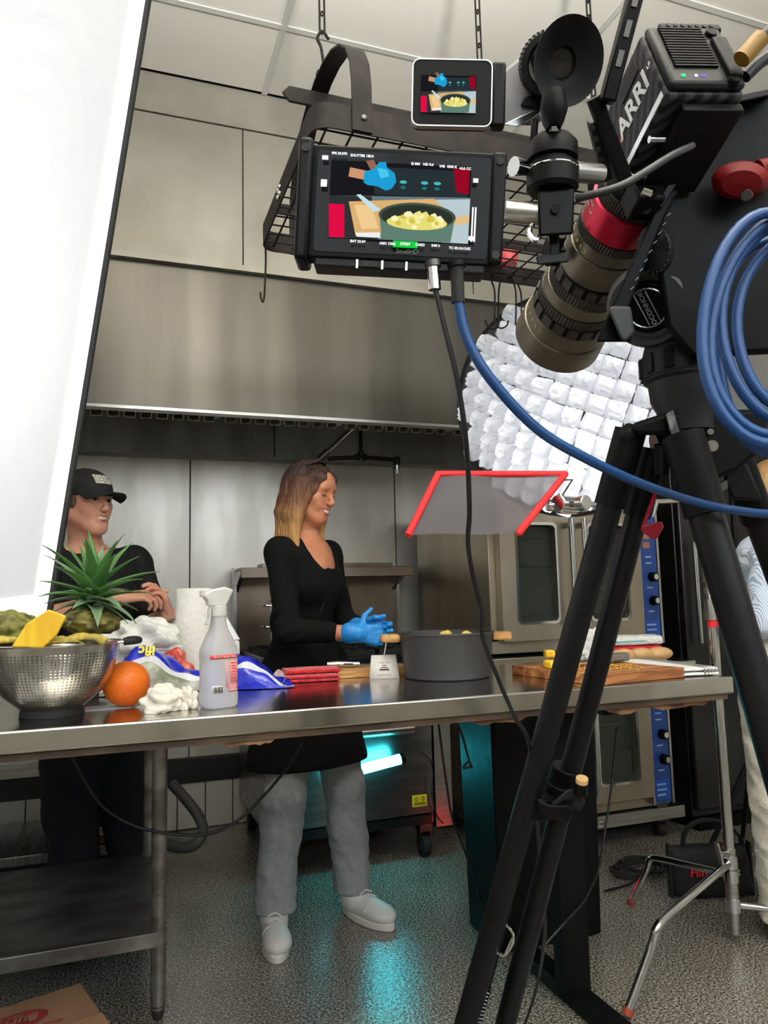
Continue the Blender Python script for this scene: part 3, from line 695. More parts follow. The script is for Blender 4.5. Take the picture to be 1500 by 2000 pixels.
MB().cyl((0, 0, -.38), (0, 0, -.44), .10, n=24).build('speed_ring', blackm, os_)
MB().box(-.07, .07, -.07, .07, -.74, -.44).build('lamp_head', blackm, os_, bevel=.008)
lamp('lamp', 'POINT', T(-.16, 0, -.17), OCTA_W*.85, os_, .09)
# its stand, with a boom arm to the lamp head
sb_ = OM @ V(0, 0, -.6); sp_ = onY(1436, 1060, 2.62)
ls = thing('light_stand', 'dark light stand holding the round softbox', 'stand', V(sp_.x, sp_.y, 0))
MB().cyl((sp_.x, sp_.y, .1), (sp_.x, sp_.y, 1.25), .017, n=12).cyl((sp_.x, sp_.y, 1.2), (sp_.x, sp_.y, sb_.z), .013, n=12).build('pole', blackm, ls, world=True)
MB().cyl((sp_.x, sp_.y, 1.2), (sp_.x, sp_.y, 1.27), .024, n=12).build('collar', black, ls, world=True)
hb = OM @ V(0, 0, -.75)
MB().tube([V(sp_.x, sp_.y, sb_.z), hb+V(0, 0, .0)], .014, 10).build('boom_arm', blackm, ls, world=True)
for q in range(3):
    a = q*2*PI/3+1.0; MB().tube([(sp_.x, sp_.y, .45), (sp_.x+.3*math.cos(a), sp_.y+.3*math.sin(a), .012)], .011, 8).build('leg', blackm, ls, world=True)

# --- unseen bounce lamp added to brighten the room, aimed at the ceiling
bl0, bl1 = V(.25, -.45, 2.3), V(.35, -.12, ZC)
bo = thing('added_bounce_lamp', 'film lamp on a stand behind the camera aimed at the ceiling', 'light', V(bl0.x, bl0.y, 0))
bM = frame(bl0, bl1-bl0)
MB(bM).lathe([(0, -.22), (.09, -.2), (.10, -.02), (.11, .0), (.10, .002), (.092, -.03), (.05, -.12), (0, -.14)], 24).build('housing', blackm, bo, world=True)
MB().cyl((bl0.x, bl0.y, .2), (bl0.x, bl0.y, 1.78), .016, n=12).build('pole', blackm, bo, world=True)
for q in range(3): a = q*2*PI/3; MB().tube([(bl0.x, bl0.y, .5), (bl0.x+.4*math.cos(a), bl0.y+.4*math.sin(a), .012)], .011, 8).build('leg', blackm, bo, world=True)
sl = bpy.data.lights.new('lamp', 'SPOT'); sl.energy = BOUNCE_W; sl.spot_size = 2.2; sl.spot_blend = .5; sl.shadow_soft_size = .09; sl.color = (1, .98, .94)
so = bpy.data.objects.new('lamp', sl); COL.objects.link(so); so.parent = bo; so.matrix_basis = wm(bo).inverted() @ bM @ T(0, 0, .01) @ Matrix.Rotation(PI, 4, 'X')

# red LED tube on the floor by the ovens
rl = thing('red_led_tube', 'red LED tube glowing on the floor behind the black bin', 'light', V(1.56, 2.85, 0))
MB().tube([(1.57, 2.72, .03), (1.57, 2.92, .03)], .018, 10).build('glow_tube', emis('red glow', (255, 20, 34), 5), rl, world=True)
for y in (2.70, 2.92): MB().cyl((1.57, y, .03), (1.57, y+.02, .03), .02, n=10).build('end_cap', black, rl, world=True)

# ================================================================== hanging pot rack
rkm = mat('dark bronze iron', (34, 28, 25), .55, .2, (22, 18, 16), 20, spec=.2)
RZ = 2.22
def rk(px, py): return onZ(px, py, RZ)
n0 = rk(600, 240); f0 = rk(517, 490)            # near-left and far-left corners of the band's lower edge
RX_0, RX_1, RYn, RYf = (n0.x+f0.x)/2, (n0.x+f0.x)/2+1.3, n0.y, f0.y
bh = .062
pr = thing('pot_rack', 'hanging dark iron pot rack with wire shelf and curved straps', 'rack', V((RX_0+RX_1)/2, (RYn+RYf)/2, RZ))
cxr, cyr = (RX_0+RX_1)/2, (RYn+RYf)/2
loop = [(x+cxr, y+cyr) for x, y in rrect(RX_1-RX_0, RYf-RYn, .045, 6)]; loop2 = [(x+cxr, y+cyr) for x, y in rrect(RX_1-RX_0-.008, RYf-RYn-.008, .042, 6)]
mb = MB(); ringprism(mb, loop, loop2, RZ, RZ+bh); mb.build('band', rkm, pr, world=True, sharp=30)
k = 0
y = RYn+.03
while y < RYf-.01: MB().tube([(RX_0+.004, y, RZ+.012), (RX_1-.004, y, RZ+.012)], .0028, 6).build('wire', rkm, pr, world=True); y += .052
x = RX_0+.04
while x < RX_1-.01: MB().tube([(x, RYn+.004, RZ+.017), (x, RYf-.004, RZ+.017)], .0028, 6).build('wire', rkm, pr, world=True); x += .062
zt = RZ+.35
for xs in (RX_0+.115, RX_1-.115):
    pts = [(xs, RYn-.004, RZ+.002), (xs, RYn-.004, RZ+.10)]
    for q in range(0, 13): a = PI*q/12; pts.append((xs, cyr-(cyr-RYn+.004)*math.cos(a), RZ+.12+.23*math.sin(a)))
    pts += [(xs, RYf+.004, RZ+.10), (xs, RYf+.004, RZ+.002)]
    s_ = MB().tube(pts, .001, flat=(.048, .005, (1, 0, 0))).build('strap', rkm, pr, world=True)
    MB().ball((xs+.004, RYn-.008, RZ+.035), (.008, .004, .008), 10, 6).build('screw', steel_dk, s_, world=True)
yb = cyr
poly = [(RX_0-.0, zt-.055), (RX_0+.02, zt-.032), (RX_1-.02, zt-.032), (RX_1, zt-.055), (RX_1-.02, zt-.078), (RX_0+.02, zt-.078)]
MB().prism(poly, yb-.004, yb+.004, Matrix(((1, 0, 0, 0), (0, 0, 1, 0), (0, 1, 0, 0), (0, 0, 0, 1)))).build('centre_bar', rkm, pr, world=True, bevel=.003)
MB().tube([(RX_0+.005, cyr+.10, RZ+.02), (RX_1-.005, cyr+.10, RZ+.02)], .001, flat=(.006, .03, (0, 1, 0))).build('mid_bar', rkm, pr, world=True)
for q in range(4): MB().ball((RX_0-.003, cyr+.02+.022*(q//2), RZ+.02+.018*(q % 2)), .007, 10, 6).build('rivet', steel, pr, world=True)
# chain hooks to the ceiling
def shook(name, x, y, z0, label):
    h = thing(name, label, 'hook', V(x, y, z0), 'hooks carrying the pot rack')
    MB().tube(spline([(x-.012, y, z0+.03), (x-.016, y, z0+.012), (x, y, z0), (x+.014, y, z0+.014), (x+.004, y, z0+.045), (x-.004, y, z0+.10), (x-.014, y, z0+.125), (x, y, z0+.15), (x+.018, y, z0+.13)], 5), .0042, 8).build('s_hook', rkm, h, world=True)
    z = z0+.15
    while z < ZC-.03:
        MB().tube([(x-.007, y, z), (x-.007, y, z+.05), (x, y, z+.06), (x+.007, y, z+.05), (x+.007, y, z), (x, y, z-.01)], .003, 6, closed=True).build('chain_link', rkm, h, world=True)
        z += .055
    MB().cyl((x, y, ZC-.02), (x, y, ZC), .02, .026, n=12).build('ceiling_plate', rkm, h, world=True)
shook('ceiling_hook', RX_0+.115, cyr+.0, zt+.002, 'dark S hook and chain at the left end of the pot rack')
shook('ceiling_hook', P(985, 100, 1).x*0+RX_0+.60, cyr, zt-.03, 'dark S hook and chain right of the small viewfinder screen')
shook('ceiling_hook', RX_1-.30, cyr, zt+.002, 'dark S hook and chain above the film camera body')
def pothook(px, py, lab, y, flip=1):
    p = onZ(px, py, RZ); p.y = y; h = .16
    o = MB().tube(spline([(p.x, y, RZ+.03), (p.x+.012*flip, y, RZ+.036), (p.x+.014*flip, y, RZ+.02), (p.x+.004, y, RZ-.03), (p.x, y, RZ-h+.04), (p.x-.002, y, RZ-h+.015), (p.x-.022*flip, y, RZ-h), (p.x-.045*flip, y, RZ-h+.012), (p.x-.052*flip, y, RZ-h+.03)], 5), .003, 7).build('pot_hook', rkm)
    return tag(recenter(o), lab, 'hook', 'hooks on the pot rack')
pothook(515, 495, 'bare pan hook at the far left corner of the rack', RYf+.006, .25)
pothook(1000, 520, 'first empty pan hook right of the monitor', RYf+.006, -1)
pothook(1012, 522, 'second empty pan hook right of the monitor', RYf+.02, 1)
pothook(1040, 524, 'third empty pan hook beneath the red tubs', RYf-.01, -.6)
pothook(1056, 526, 'fourth empty pan hook nearest the lens', RYf+.006, -1)
pothook(962, 400, 'long pan hook left of the mounting arm', RYn+.30, 1)
redp = mat('pink plastic tub', (190, 70, 74), .4, alpha=1)
for i, (dx, dy, lab) in enumerate(((.72, -.05, 'red plastic tub lying on the rack wires, nearer'), (.80, -.07, 'red plastic tub lying on the rack wires, farther right'))):
    t = thing('plastic_tub', lab, 'tub', V(RX_0+dx, RYf+dy-.02, RZ+.021), 'tubs on the rack')
    MB().lathe([(0, .0), (.03, .0), (.036, .05), (.036, .052), (.028, .006), (0, .006)], 24).build('cup', redp, t)
    MB().lathe([(.034, .05), (.04, .05), (.04, .058), (.034, .058)], 24).build('lid_rim', redp, t)
gp = thing('green_packet', 'green packet on the rack beside the red tubs', 'packet', V(RX_0+.655, RYf-.08, RZ+.021))
MB().box(-.02, .02, -.05, .05, 0, .06).build('pouch', mat('olive packet', (120, 128, 44), .5), gp, bevel=.012)
MB().box(-.021, .021, -.052, .052, .058, .07).build('seal', mat('pale seal', (186, 196, 130), .5), gp, bevel=.001)

# ================================================================== film camera rig
def rig_axes(az, pt, ro):
    a = V(math.sin(az)*math.cos(pt), math.cos(az)*math.cos(pt), -math.sin(pt)); r_ = V(math.cos(az), -math.sin(az), 0); u_ = r_.cross(a)
    return r_*math.cos(ro)+u_*math.sin(ro), a, -r_*math.sin(ro)+u_*math.cos(ro)
def mtx(o, x, y, z): return Matrix(((x.x, y.x, z.x, o.x), (x.y, y.y, z.y, o.y), (x.z, y.z, z.z, o.z), (0, 0, 0, 1)))
gr, ga, gu = rig_axes(math.radians(12), math.radians(18), math.radians(5))
RM = mtx(P(1306, 178, .80)+gr*.0475, gr, ga, gu)
AY = Matrix(((1, 0, 0, 0), (0, 0, 1, 0), (0, -1, 0, 0), (0, 0, 0, 1)))   # local z -> rig y
def plate(mb, pts, d, th, back=True):
    d = d if isinstance(d, (list, tuple)) else [d]*len(pts); n = len(pts)
    vs = [P(p[0], p[1], q) for p, q in zip(pts, d)]+[P(p[0], p[1], q+th) for p, q in zip(pts, d)]
    return mb.add(vs, [tuple(range(n)), tuple(range(2*n-1, n-1, -1))]+[(i, n+i, n+(i+1) % n, (i+1) % n) for i in range(n)])
def carbon_mat():
    m = mat('carbon fibre', (44, 44, 46), .45, spec=.2); nt = m.node_tree; b = nt.nodes['Principled BSDF']; L = nt.links.new
    tc = nt.nodes.new('ShaderNodeTexCoord'); wv = nt.nodes.new('ShaderNodeTexWave'); wv.inputs['Scale'].default_value = 32; wv.bands_direction = 'DIAGONAL'; wv.inputs['Distortion'].default_value = .6
    r_ = nt.nodes.new('ShaderNodeValToRGB'); r_.color_ramp.elements[0].position = .3; r_.color_ramp.elements[0].color = rgb((14, 14, 15)); r_.color_ramp.elements[1].position = .7; r_.color_ramp.elements[1].color = rgb((52, 52, 54))
    L(tc.outputs['Object'], wv.inputs['Vector']); L(wv.outputs['Fac'], r_.inputs[0]); L(r_.outputs[0], b.inputs['Base Color']); return m
cam_t = thing('film_camera', 'black cinema camera body with carbon sides and white lettering', 'camera', RM)
cb_m = mat('camera black', (7, 7, 8), .45, .0, spec=.15); dkgrey = mat('camera dark grey', (27, 27, 29), .45, .05, spec=.2)
hw, L_, hh = .0475, .109, .102
MB().box(-hw, hw, .004, L_, 0, hh).build('body', carbon_mat(), cam_t, bevel=.006, seg=3)
rear = MB().box(-hw+.002, hw-.002, -.006, .005, .004, hh-.002).build('rear_panel', dkgrey, cam_t, bevel=.008, seg=3)
for k in range(15): MB().box(-hw+.014, .018, -.0085, -.005, .03+k*.0044, .0322+k*.0044).build('vent_slat', black, rear)
MB().box(.024, .041, -.012, -.004, .012, .075).build('connector_door', cb_m, rear, bevel=.002)
for z in (.009, .086): MB().lathe([(0, .004), (.0055, .004), (.007, .001), (.007, -.004)], 16, Matrix(((1, 0, 0, .029), (0, 0, -1, -.006), (0, 1, 0, z), (0, 0, 0, 1)))).build('round_button', black, rear)
for x, c, s in ((-.028, (40, 230, 110), 3), (-.013, (190, 190, 255), 2), (-.004, (110, 90, 255), 2)):
    MB().ball((x, -.0065, .0165), (.0028 if x < -.02 else .0022, .0012, .002), 10, 6).build('status_light', emis('led%d' % c[0], c, s), rear)
MB().box(-hw-.001, -hw+.001, .008, .098, .004, .012).build('edge_strip', chrome, cam_t)
LM = Matrix(((0, 0, -1, -hw-.0006), (-1, 0, 0, .057), (0, 1, 0, .050), (0, 0, 0, 1)))
lw = mat('white print', (232, 232, 232), .5); rd = mat('red print', (200, 30, 44), .5)
text('logo_lettering', 'ARRI', .036, lw, LM, cam_t, world=False, bold=.0008)
text('model_lettering', 'mini', .010, rd, LM @ T(-.043, -.006, 0), cam_t, world=False, bold=.0003)
text('mark_lettering', 'LF', .008, lw, LM @ T(.046, .006, 0, rz=0), cam_t, world=False)
MB().box(-hw-.0015, -hw+.001, .026, .07, .071, .09).build('rubber_pad', rubber, cam_t, bevel=.001)
tp = MB().box(-.022, .055, .0, .10, hh+.002, hh+.014).build('top_plate', cb_m, cam_t, bevel=.003)
for k in range(7): MB().cyl((-.012+k*.009, -.001, hh+.008), (-.012+k*.009, .003, hh+.008), .0026, n=10).build('thread_hole', rubber, tp)
MB().tube([(-.036, .03, hh-.01), (-.032, .04, hh+.01), (-.005, .04, hh+.02)], .008, 8).build('strap_lug', chrome, cam_t)
# base plate and dovetail under the body
MB().box(-.028, .046, .012, .125, -.014, -.002).build('base_plate', cb_m, cam_t, bevel=.002)
for y in (.05, .10): MB().cyl((-.032, y, -.012), (-.05, y, -.012), .004, n=10).build('release_pin', chrome, cam_t)
# lens, ring by ring
lens = thing('zoom_lens', 'bronze grey cinema zoom lens with a red band', 'lens', RM @ T(0, .112, .035) @ AY)
lm = mat('lens bronze', (104, 97, 84), .38, .7, (92, 85, 73), 30); gm = mat('lens gear', (58, 55, 49), .5, .5); red = mat('anodised red', (178, 20, 52), .28, .6)
def ringp(nm, m, r0, r1, y0, y1, n=48):
    e = .0012; return MB().lathe([(r0-e*3, y0), (r0, y0+e), (r1, y1-e), (r1-e*3, y1)], n).build(nm, m, lens)
def gear(nm, r0, y0, y1, n=72):
    mb = MB(); vs = []
    for z in (y0, y1):
        for i in range(2*n): a = PI*i/n; q = r0 if (i//1) % 2 else r0-.0016; vs.append((q*math.cos(a), q*math.sin(a), z))
    c = 2*n; mb.add(vs, [(i, (i+1) % c, c+(i+1) % c, c+i) for i in range(c)]+[tuple(range(c-1, -1, -1)), tuple(range(c, 2*c))])
    return mb.build(nm, gm, lens, sharp=20)
ringp('mount', cb_m, .042, .042, .0, .045); gear('rear_gear', .047, .045, .064); rb_ = ringp('red_band', red, .0505, .0505, .064, .108)
gear('iris_gear', .0525, .108, .122); ringp('iris_ring', lm, .051, .0525, .122, .142); ringp('barrel', lm, .0535, .055, .142, .186)
br = ringp('rubber_ring', cb_m, .0565, .0575, .186, .204)
for k in range(18):
    a = 2*PI*k/18; MB().box(-.007, .007, -.0012, .0012, .0, .016, Matrix.Rotation(a, 4, 'Z') @ T(0, .0580, .187)).build('grip_block', gm, br)
gear('zoom_gear', .060, .204, .222); ringp('zoom_ring', lm, .0605, .062, .222, .244)
gear('focus_gear', .0645, .244, .262); br = ringp('front_ring', cb_m, .0635, .0645, .262, .282)
for k in range(18):
    a = 2*PI*k/18; MB().box(-.008, .008, -.0012, .0012, .0, .018, Matrix.Rotation(a, 4, 'Z') @ T(0, .0650, .263)).build('grip_block', gm, br)
ringp('focus_scale', lm, .065, .068, .282, .312)
ringp('front_barrel', lm, .070, .073, .312, .356); MB().lathe([(.073, .356), (.069, .357), (.06, .34), (0, .332)], 48).build('front_element', glassm, lens)
ylw = mat('yellow marking', (196, 190, 80), .5)
def around(s, r_, y, a, size, m, par):
    # lettering set along the ring, facing outward
    for i, ch in enumerate(s):
        if ch == ' ': continue
        b = a+i*size*.85/r_; nrm = V(math.cos(b), math.sin(b), 0); tn = V(-math.sin(b), math.cos(b), 0)
        text('lettering', ch, size, m, wm(par) @ mtx(nrm*(r_+.0003)+V(0, 0, y), tn, V(0, 0, -1), nrm), par, ext=.0002)
A_ = math.radians(150)
for k in range(6): around(str((k*3+2) % 10), .0533, .131, A_+k*.19, .0075, ylw, lens); around(str((k*7+1) % 10), .0672, .296, A_+k*.19, .008, ylw, lens)
around('OPTIMO', .0507, .075, A_+.5, .0055, lw, lens); around('by Angenieux', .0507, .084, A_+.42, .0055, lw, lens); around('S/N', .0552, .165, A_+.7, .007, lw, lens)
# lens support and iris motor
MB(RM).box(-.040, -.004, .112, .15, -.035, .0).build('lens_clamp', cb_m, cam_t, world=True, bevel=.004)
MB().tube([(-.02, .11, -.03), (-.035, .1, -.04), (-.042, .1, -.035)], .005, 8).build('clamp_lever', chrome, cam_t)
motor = MB(RM).box(-.088, -.066, .255, .285, .02, .05).cyl((-.075, .24, .035), (-.075, .255, .035), .008).build('lens_motor', cb_m, cam_t, world=True, bevel=.002)
# carry handle arm left of the body
hA, hB = P(1185, 200, .83), P(1246, -30, .80)
MB().tube([hA, hB], .001, flat=(.016, .02, RT)).build('handle_arm', cb_m, cam_t, world=True, bevel=.002)
for t in (.35, .6, .85): MB().tube([hA.lerp(hB, t-.09)-BK*-.0108, hA.lerp(hB, t+.05)-BK*-.0108], .001, flat=(.006, .002, RT)).build('handle_slot', steel_dk, cam_t, world=True)
MB().tube([P(1160, 190, .84), P(1225, 365, .88)], .001, flat=(.016, .014, RT)).build('side_bracket', cb_m, cam_t, world=True, bevel=.002)
ch = MB().tube([P(1158, 235, .86), P(1185, 350, .90)], .001, flat=(.012, .02, RT)).build('cheese_plate', dkgrey, cam_t, world=True, bevel=.002)
for k in range(5): MB().cyl(P(1157+k*5.2, 250+k*21, .852+k*.008), P(1157+k*5.2, 250+k*21, .848+k*.008), .0034, n=10).build('plate_hole', rubber, ch, world=True)

# viewfinder
ev_c = P(1105, 122, .78); ea = (CAM+V(.22, 0, .1)-ev_c).normalized()
evf = thing('electronic_viewfinder', 'viewfinder with a big black rubber eyecup and grey housing', 'viewfinder', frame(ev_c, ea, RT))
MB().lathe([(.0, -.022), (.014, -.022), (.016, -.012), (.028, -.006), (.0385, .012), (.0405, .014), (.040, .010), (.030, -.012), (.026, -.02), (.025, -.03)], 40, Matrix.Diagonal((.88, 1.02, 1, 1))).build('eyecup', rubber, evf)
MB().lathe([(.0, -.0215), (.0135, -.0213)], 24).build('eyepiece_lens', glassm, evf)
gr_ = MB().lathe([(.025, -.028), (.031, -.029), (.032, -.042), (.03, -.044), (.02, -.044)], 40, T(-.01, 0, 0)).build('focus_ring', dkgrey, evf)
for k in range(40):
    a = 2*PI*k/40; MB().box(-.0006, .0006, -.0008, .0008, -.041, -.030, T(-.01, 0, 0) @ Matrix.Rotation(a, 4, 'Z') @ T(0, .0322, 0)).build('ring_rib', chrome if k % 10 == 0 else dkgrey, gr_)
hs = mat('viewfinder grey', (106, 106, 106), .45)
plate(MB(), [(984, 138), (1045, 88), (1060, 90), (1062, 232), (1045, 246), (982, 243)], .83, .06).build('housing', hs, evf, world=True, bevel=.003)
plate(MB(), [(1040, 86), (1066, 84), (1070, 106), (1052, 124), (1052, 182), (1022, 190), (1016, 208), (1066, 214), (1060, 95)], .826, .02).build('housing_frame', cb_m, evf, world=True, bevel=.002)
plate(MB(), [(982, 243), (1045, 213), (1066, 212), (1040, 232), (1010, 248)], .824, .03).build('housing_trim', chrome, evf, world=True, bevel=.001)

# ---- picture on the screens, made of flat luminous shapes
def em2(n, c, s=1.0): return emis('screen_'+n, c, s)
def picture(par, Mx, w_, h_, hud, k=1.0):
    """a w_ x h_ picture in plane Mx: pot of potatoes, gloved hand, board"""
    def X(p): return ((p[0]-.5)*w_, (.5-p[1])*h_)
    z = [0]
    def shape(nm, pts, col, s=1.0):
        z[0] += .00012; MB().prism([X(p) for p in pts][::-1], z[0], z[0]+.0001, Mx).build(nm, em2('%d_%d_%d_%d' % (*col, int(s*10)), col, s*k), par, world=True)
    shape('screen_background', [(0, 0), (1, 0), (1, 1), (0, 1)], (26, 26, 30))
    shape('screen_range', [(.3, .06), (.98, .06), (.98, .40), (.32, .42)], (40, 50, 54)); shape('screen_red_glow', [(.87, .03), (.985, .03), (.99, .36), (.90, .34)], (150, 8, 36))
    shape('screen_table', [(0, .46), (1, .40), (1, 1), (0, 1)], (104, 122, 128)); shape('screen_table_light', [(.75, .45), (1, .42), (1, 1), (.82, 1)], (186, 204, 208)); shape('screen_table_dark', [(0, .46), (.3, .45), (.36, 1), (0, 1)], (48, 50, 54))
    shape('screen_towel', [(.0, .57), (.11, .57), (.12, 1), (.01, 1)], (226, 14, 70))
    shape('screen_board', [(.14, .53), (.74, .44), (.86, .62), (.5, .92), (.2, .97)], (222, 178, 116)); shape('screen_board_groove', [(.18, .57), (.30, .56), (.36, .86), (.24, .88)], (240, 204, 146)); shape('screen_handle', [(.86, .68), (1, .63), (1, .74), (.9, .77)], (226, 190, 136))
    shape('screen_knife', [(.19, .44), (.22, .43), (.37, .62), (.32, .65)], (196, 226, 232))
    def ell(cx, cy, rx, ry, a0=0, a1=2*PI, n=28): return [(cx+rx*math.cos(a0+(a1-a0)*i/n), cy+ry*math.sin(a0+(a1-a0)*i/n)) for i in range(n+1)][:n if a1-a0 > 6.2 else n+1]
    shape('screen_pot_wall', [(.36, .66), (.385, 1), (.875, 1), (.9, .66)], (96, 128, 114)); shape('screen_pot_rim', ell(.63, .68, .275, .175), (72, 86, 74)); shape('screen_pot_inside', ell(.63, .69, .255, .155), (44, 52, 46))
    rr = random.Random(4)
    shape('screen_potatoes', ell(.63, .765, .215, .095), (232, 222, 120))
    for i in range(26):
        a = rr.random()*6.28; q = rr.random()**.5; cx, cy, s_ = .63+.2*q*math.cos(a), .745+.085*q*math.sin(a)-(.05*(1-q)), rr.uniform(.022, .04)
        shape('screen_potato', [(cx+s_*math.cos(b)*rr.uniform(.8, 1.1), cy+1.5*s_*math.sin(b)*rr.uniform(.8, 1.1)) for b in (.2, 1.3, 2.4, 3.6, 4.9)], rr.choice([(246, 238, 160), (238, 226, 128), (250, 246, 190), (214, 196, 80)]))
    shape('screen_card', [(.2, .95), (.37, .93), (.38, 1), (.21, 1)], (236, 240, 240))
    shape('screen_arm', [(.14, .11), (.27, .15), (.27, .27), (.13, .23)], (206, 150, 112)); shape('screen_second_arm', [(.25, .02), (.30, .0), (.35, .13), (.29, .15)], (150, 104, 84))
    shape('screen_glove', [(.24, .16), (.31, .12), (.34, .03), (.39, .02), (.40, .09), (.455, .16), (.47, .27), (.44, .36), (.40, .39), (.34, .34), (.27, .33), (.24, .30)], (30, 160, 214)); shape('screen_glove_light', [(.33, .1), (.40, .12), (.42, .2), (.36, .24)], (74, 200, 240))
    for cx in (.52, .67, .76): shape('screen_knob', ell(cx, .27, .026, .022, n=10), (70, 190, 190)); shape('screen_knob_light', ell(cx, .34, .018, .02, n=10), (30, 120, 120))
    if hud:
        wt = em2('hud', (240, 240, 240), 1.3*k)
        def tx(s_, u, v, size, m=wt): text('screen_text', s_, size, m, Mx @ T((u-.5)*w_, (.5-v)*h_, .006), par, ext=.0001, bold=.00012)
        h = .0034
        tx('FPS 29.970', .06, -.055, h); tx('SHUTTER 180.0', .22, -.04, h); tx('EI 800', .60, .03, h); tx('ND 0.6', .69, .03, h); tx('WB  4300 K', .83, .045, h); tx('+0.0 CC', .95, .06, h)
        tx('BAT 23.6V', .22, 1.065, h); tx('A001 C006', .43, 1.075, h); tx('CARD', .66, 1.07, h); tx('0:00 h', .77, 1.07, h); tx('TC 03:10:13:02', .94, 1.09, h)
        MB().box(-.012, .012, -.0032, .0032, 0, .0004, Mx @ T((.555-.5)*w_, (.5-1.07)*h_, .005)).build('screen_tally', em2('green', (20, 190, 60), 1.2*k), par, world=True)
        tx('STDBY', .555, 1.07, h)
        for u, v, a, b in ((-.04, -.0, .006, .004), (-.04, .33, .006, .007), (1.03, .2, .005, .004), (1.02, .95, .006, .004)):
            MB().box(-a/2, a/2, -b/2, b/2, 0, .0004, Mx @ T((u-.5)*w_, (.5-v)*h_, .005)).build('screen_icon', wt, par, world=True)
        for du in (0, .02): MB().box(-.0008, .0008, -.017, .017, 0, .0004, Mx @ T((1.02+du-.5)*w_, (.5-.77)*h_, .005)).build('screen_meter', wt, par, world=True)
# small flip-out screen
rx_ = (RT*math.cos(.02)-UP*math.sin(.02)).normalized(); uy_ = (UP-rx_*UP.dot(rx_)).normalized(); nz_ = rx_.cross(uy_)
fM = mtx(P(883, 181, .78), rx_, uy_, nz_)
fs_ = thing('flip_screen', 'small flip-out screen beside the viewfinder showing the pot', 'screen', fM)
MB().prism(rrect(.083, .0695, .008), -.012, 0).build('case', black, fs_, bevel=.0015)
mb = MB(); ringprism(mb, rrect(.084, .0705, .0085), rrect(.0815, .068, .007), -.007, .0005); mb.build('metal_edge', steel, fs_)
picture(fs_, fM @ T(-.004, -.002, .0006), .0575, .039, False, 1.0)
MB().box(.0415, .056, -.034, .034, -.014, .001).build('hinge', cb_m, fs_, bevel=.003)
# field monitor
rx_ = (RT*math.cos(.050)-UP*math.sin(.050)).normalized(); uy_ = (UP-rx_*UP.dot(rx_)).normalized(); nz_ = rx_.cross(uy_)
mM = mtx(P(786, 400, .74), rx_, uy_, nz_)
mo = thing('field_monitor', 'wide black field monitor with framing of pot and gloved hand', 'monitor', mM)
MB().prism(rrect(.198, .112, .006), -.022, 0).build('case', black, mo, bevel=.002)
MB().prism(rrect(.172, .1, .004), 0, .0006).build('glass', mat('monitor glass', (4, 4, 5), .12, spec=.1), mo)
picture(mo, mM @ T(-.003, .002, .0012), .139, .076, True, 1.0)
MB().box(-.104, -.090, -.062, .058, -.03, .012).build('grip_bar', cb_m, mo, bevel=.004)
MB().box(.087, .101, -.055, .056, -.026, .004).build('side_rail', cb_m, mo, bevel=.003)
for x, y in ((.094, .046), (.094, -.047), (-.097, .046)): MB().lathe([(0, .001), (.004, .001), (.0045, 0)], 12, T(x, y, .0045 if x > 0 else .0125)).build('screw', rubber, mo)
MB().box(-.085, .085, -.064, -.054, -.03, -.002).build('port_strip', dkgrey, mo, bevel=.002)
for x in (-.042, -.017, .007): MB().box(x-.001, x+.001, -.0645, -.056, -.0018, -.0004).build('port_divider', chrome, mo)
for x, w_ in ((-.030, .014), (-.004, .012)): MB().box(x-w_/2, x+w_/2, -.0625, -.0565, -.0018, -.0006).build('port', rubber, mo)
text('logo_lettering', 'SmallHD', .0062, mat('grey print', (120, 120, 122), .5), T(.007, -.0465, .0012), mo, world=False)
# mounting arm between monitor, viewfinder and camera
am = thing('mounting_arm', 'black articulated mount with chrome rods holding monitor and viewfinder', 'mount', P(1085, 460, .8))
c0 = P(1080, 262, .78)
MB().lathe([(0, .02), (.013, .018), (.016, .004), (.012, -.006), (.008, -.012)], 20, frame(P(1081, 225, .775), UP, RT) @ Matrix.Diagonal((.9, 1.2, 1.2, 1))).build('wing_knob', cb_m, am, world=True)
MB().cyl(P(1082, 245, .78), P(1082, 285, .79), .007, n=12).build('stem', chrome, am, world=True)
MB().lathe([(0, .022), (.02, .022), (.0265, .014), (.027, -.002), (.022, -.004), (.022, -.008), (.0275, -.01), (.0275, -.032), (.024, -.036), (0, -.036)], 32, frame(P(1079, 310, .80), UP, RT)).build('knuckle', cb_m, am, world=True)
MB().lathe([(.0277, -.013), (.0282, -.014), (.0277, -.015)], 32, frame(P(1079, 310, .80), UP, RT)).build('knuckle_band', chrome, am, world=True)
plate(MB(), [(1050, 372), (1122, 366), (1120, 458), (1052, 462)], .785, .03).build('block', cb_m, am, world=True, bevel=.003)
MB().cyl(P(1086, 407, .783), P(1086, 407, .78), .005, n=12).build('socket', rubber, am, world=True)
MB().cyl(P(985, 412, .80), P(1055, 418, .80), .012, n=16).build('rod', steel, am, world=True)
MB().cyl(P(1115, 335, .82), P(1172, 340, .84), .011, n=16).build('rod', steel, am, world=True)
MB().cyl(P(1003, 325, .79), P(1032, 330, .80), .010, .007, n=14).build('thumb_knob', chrome, am, world=True)
plate(MB(), [(1072, 455), (1092, 455), (1094, 520), (1074, 520)], .80, .02).build('lower_stem', cb_m, am, world=True, bevel=.002)
plate(MB(), [(1046, 500), (1110, 492), (1112, 512), (1050, 518)], .795, .02).build('foot_clamp', dkgrey, am, world=True, bevel=.002)
MB().tube(spline([P(1040, 440, .79), P(1034, 455, .785), P(1046, 470, .78), P(1052, 462, .785)], 4), .003, 6).build('lock_lever', chrome, am, world=True)
MB().tube([P(1045, 235, .80), P(1040, 300, .80)], .004, 8).build('link_rod', cb_m, am, world=True)

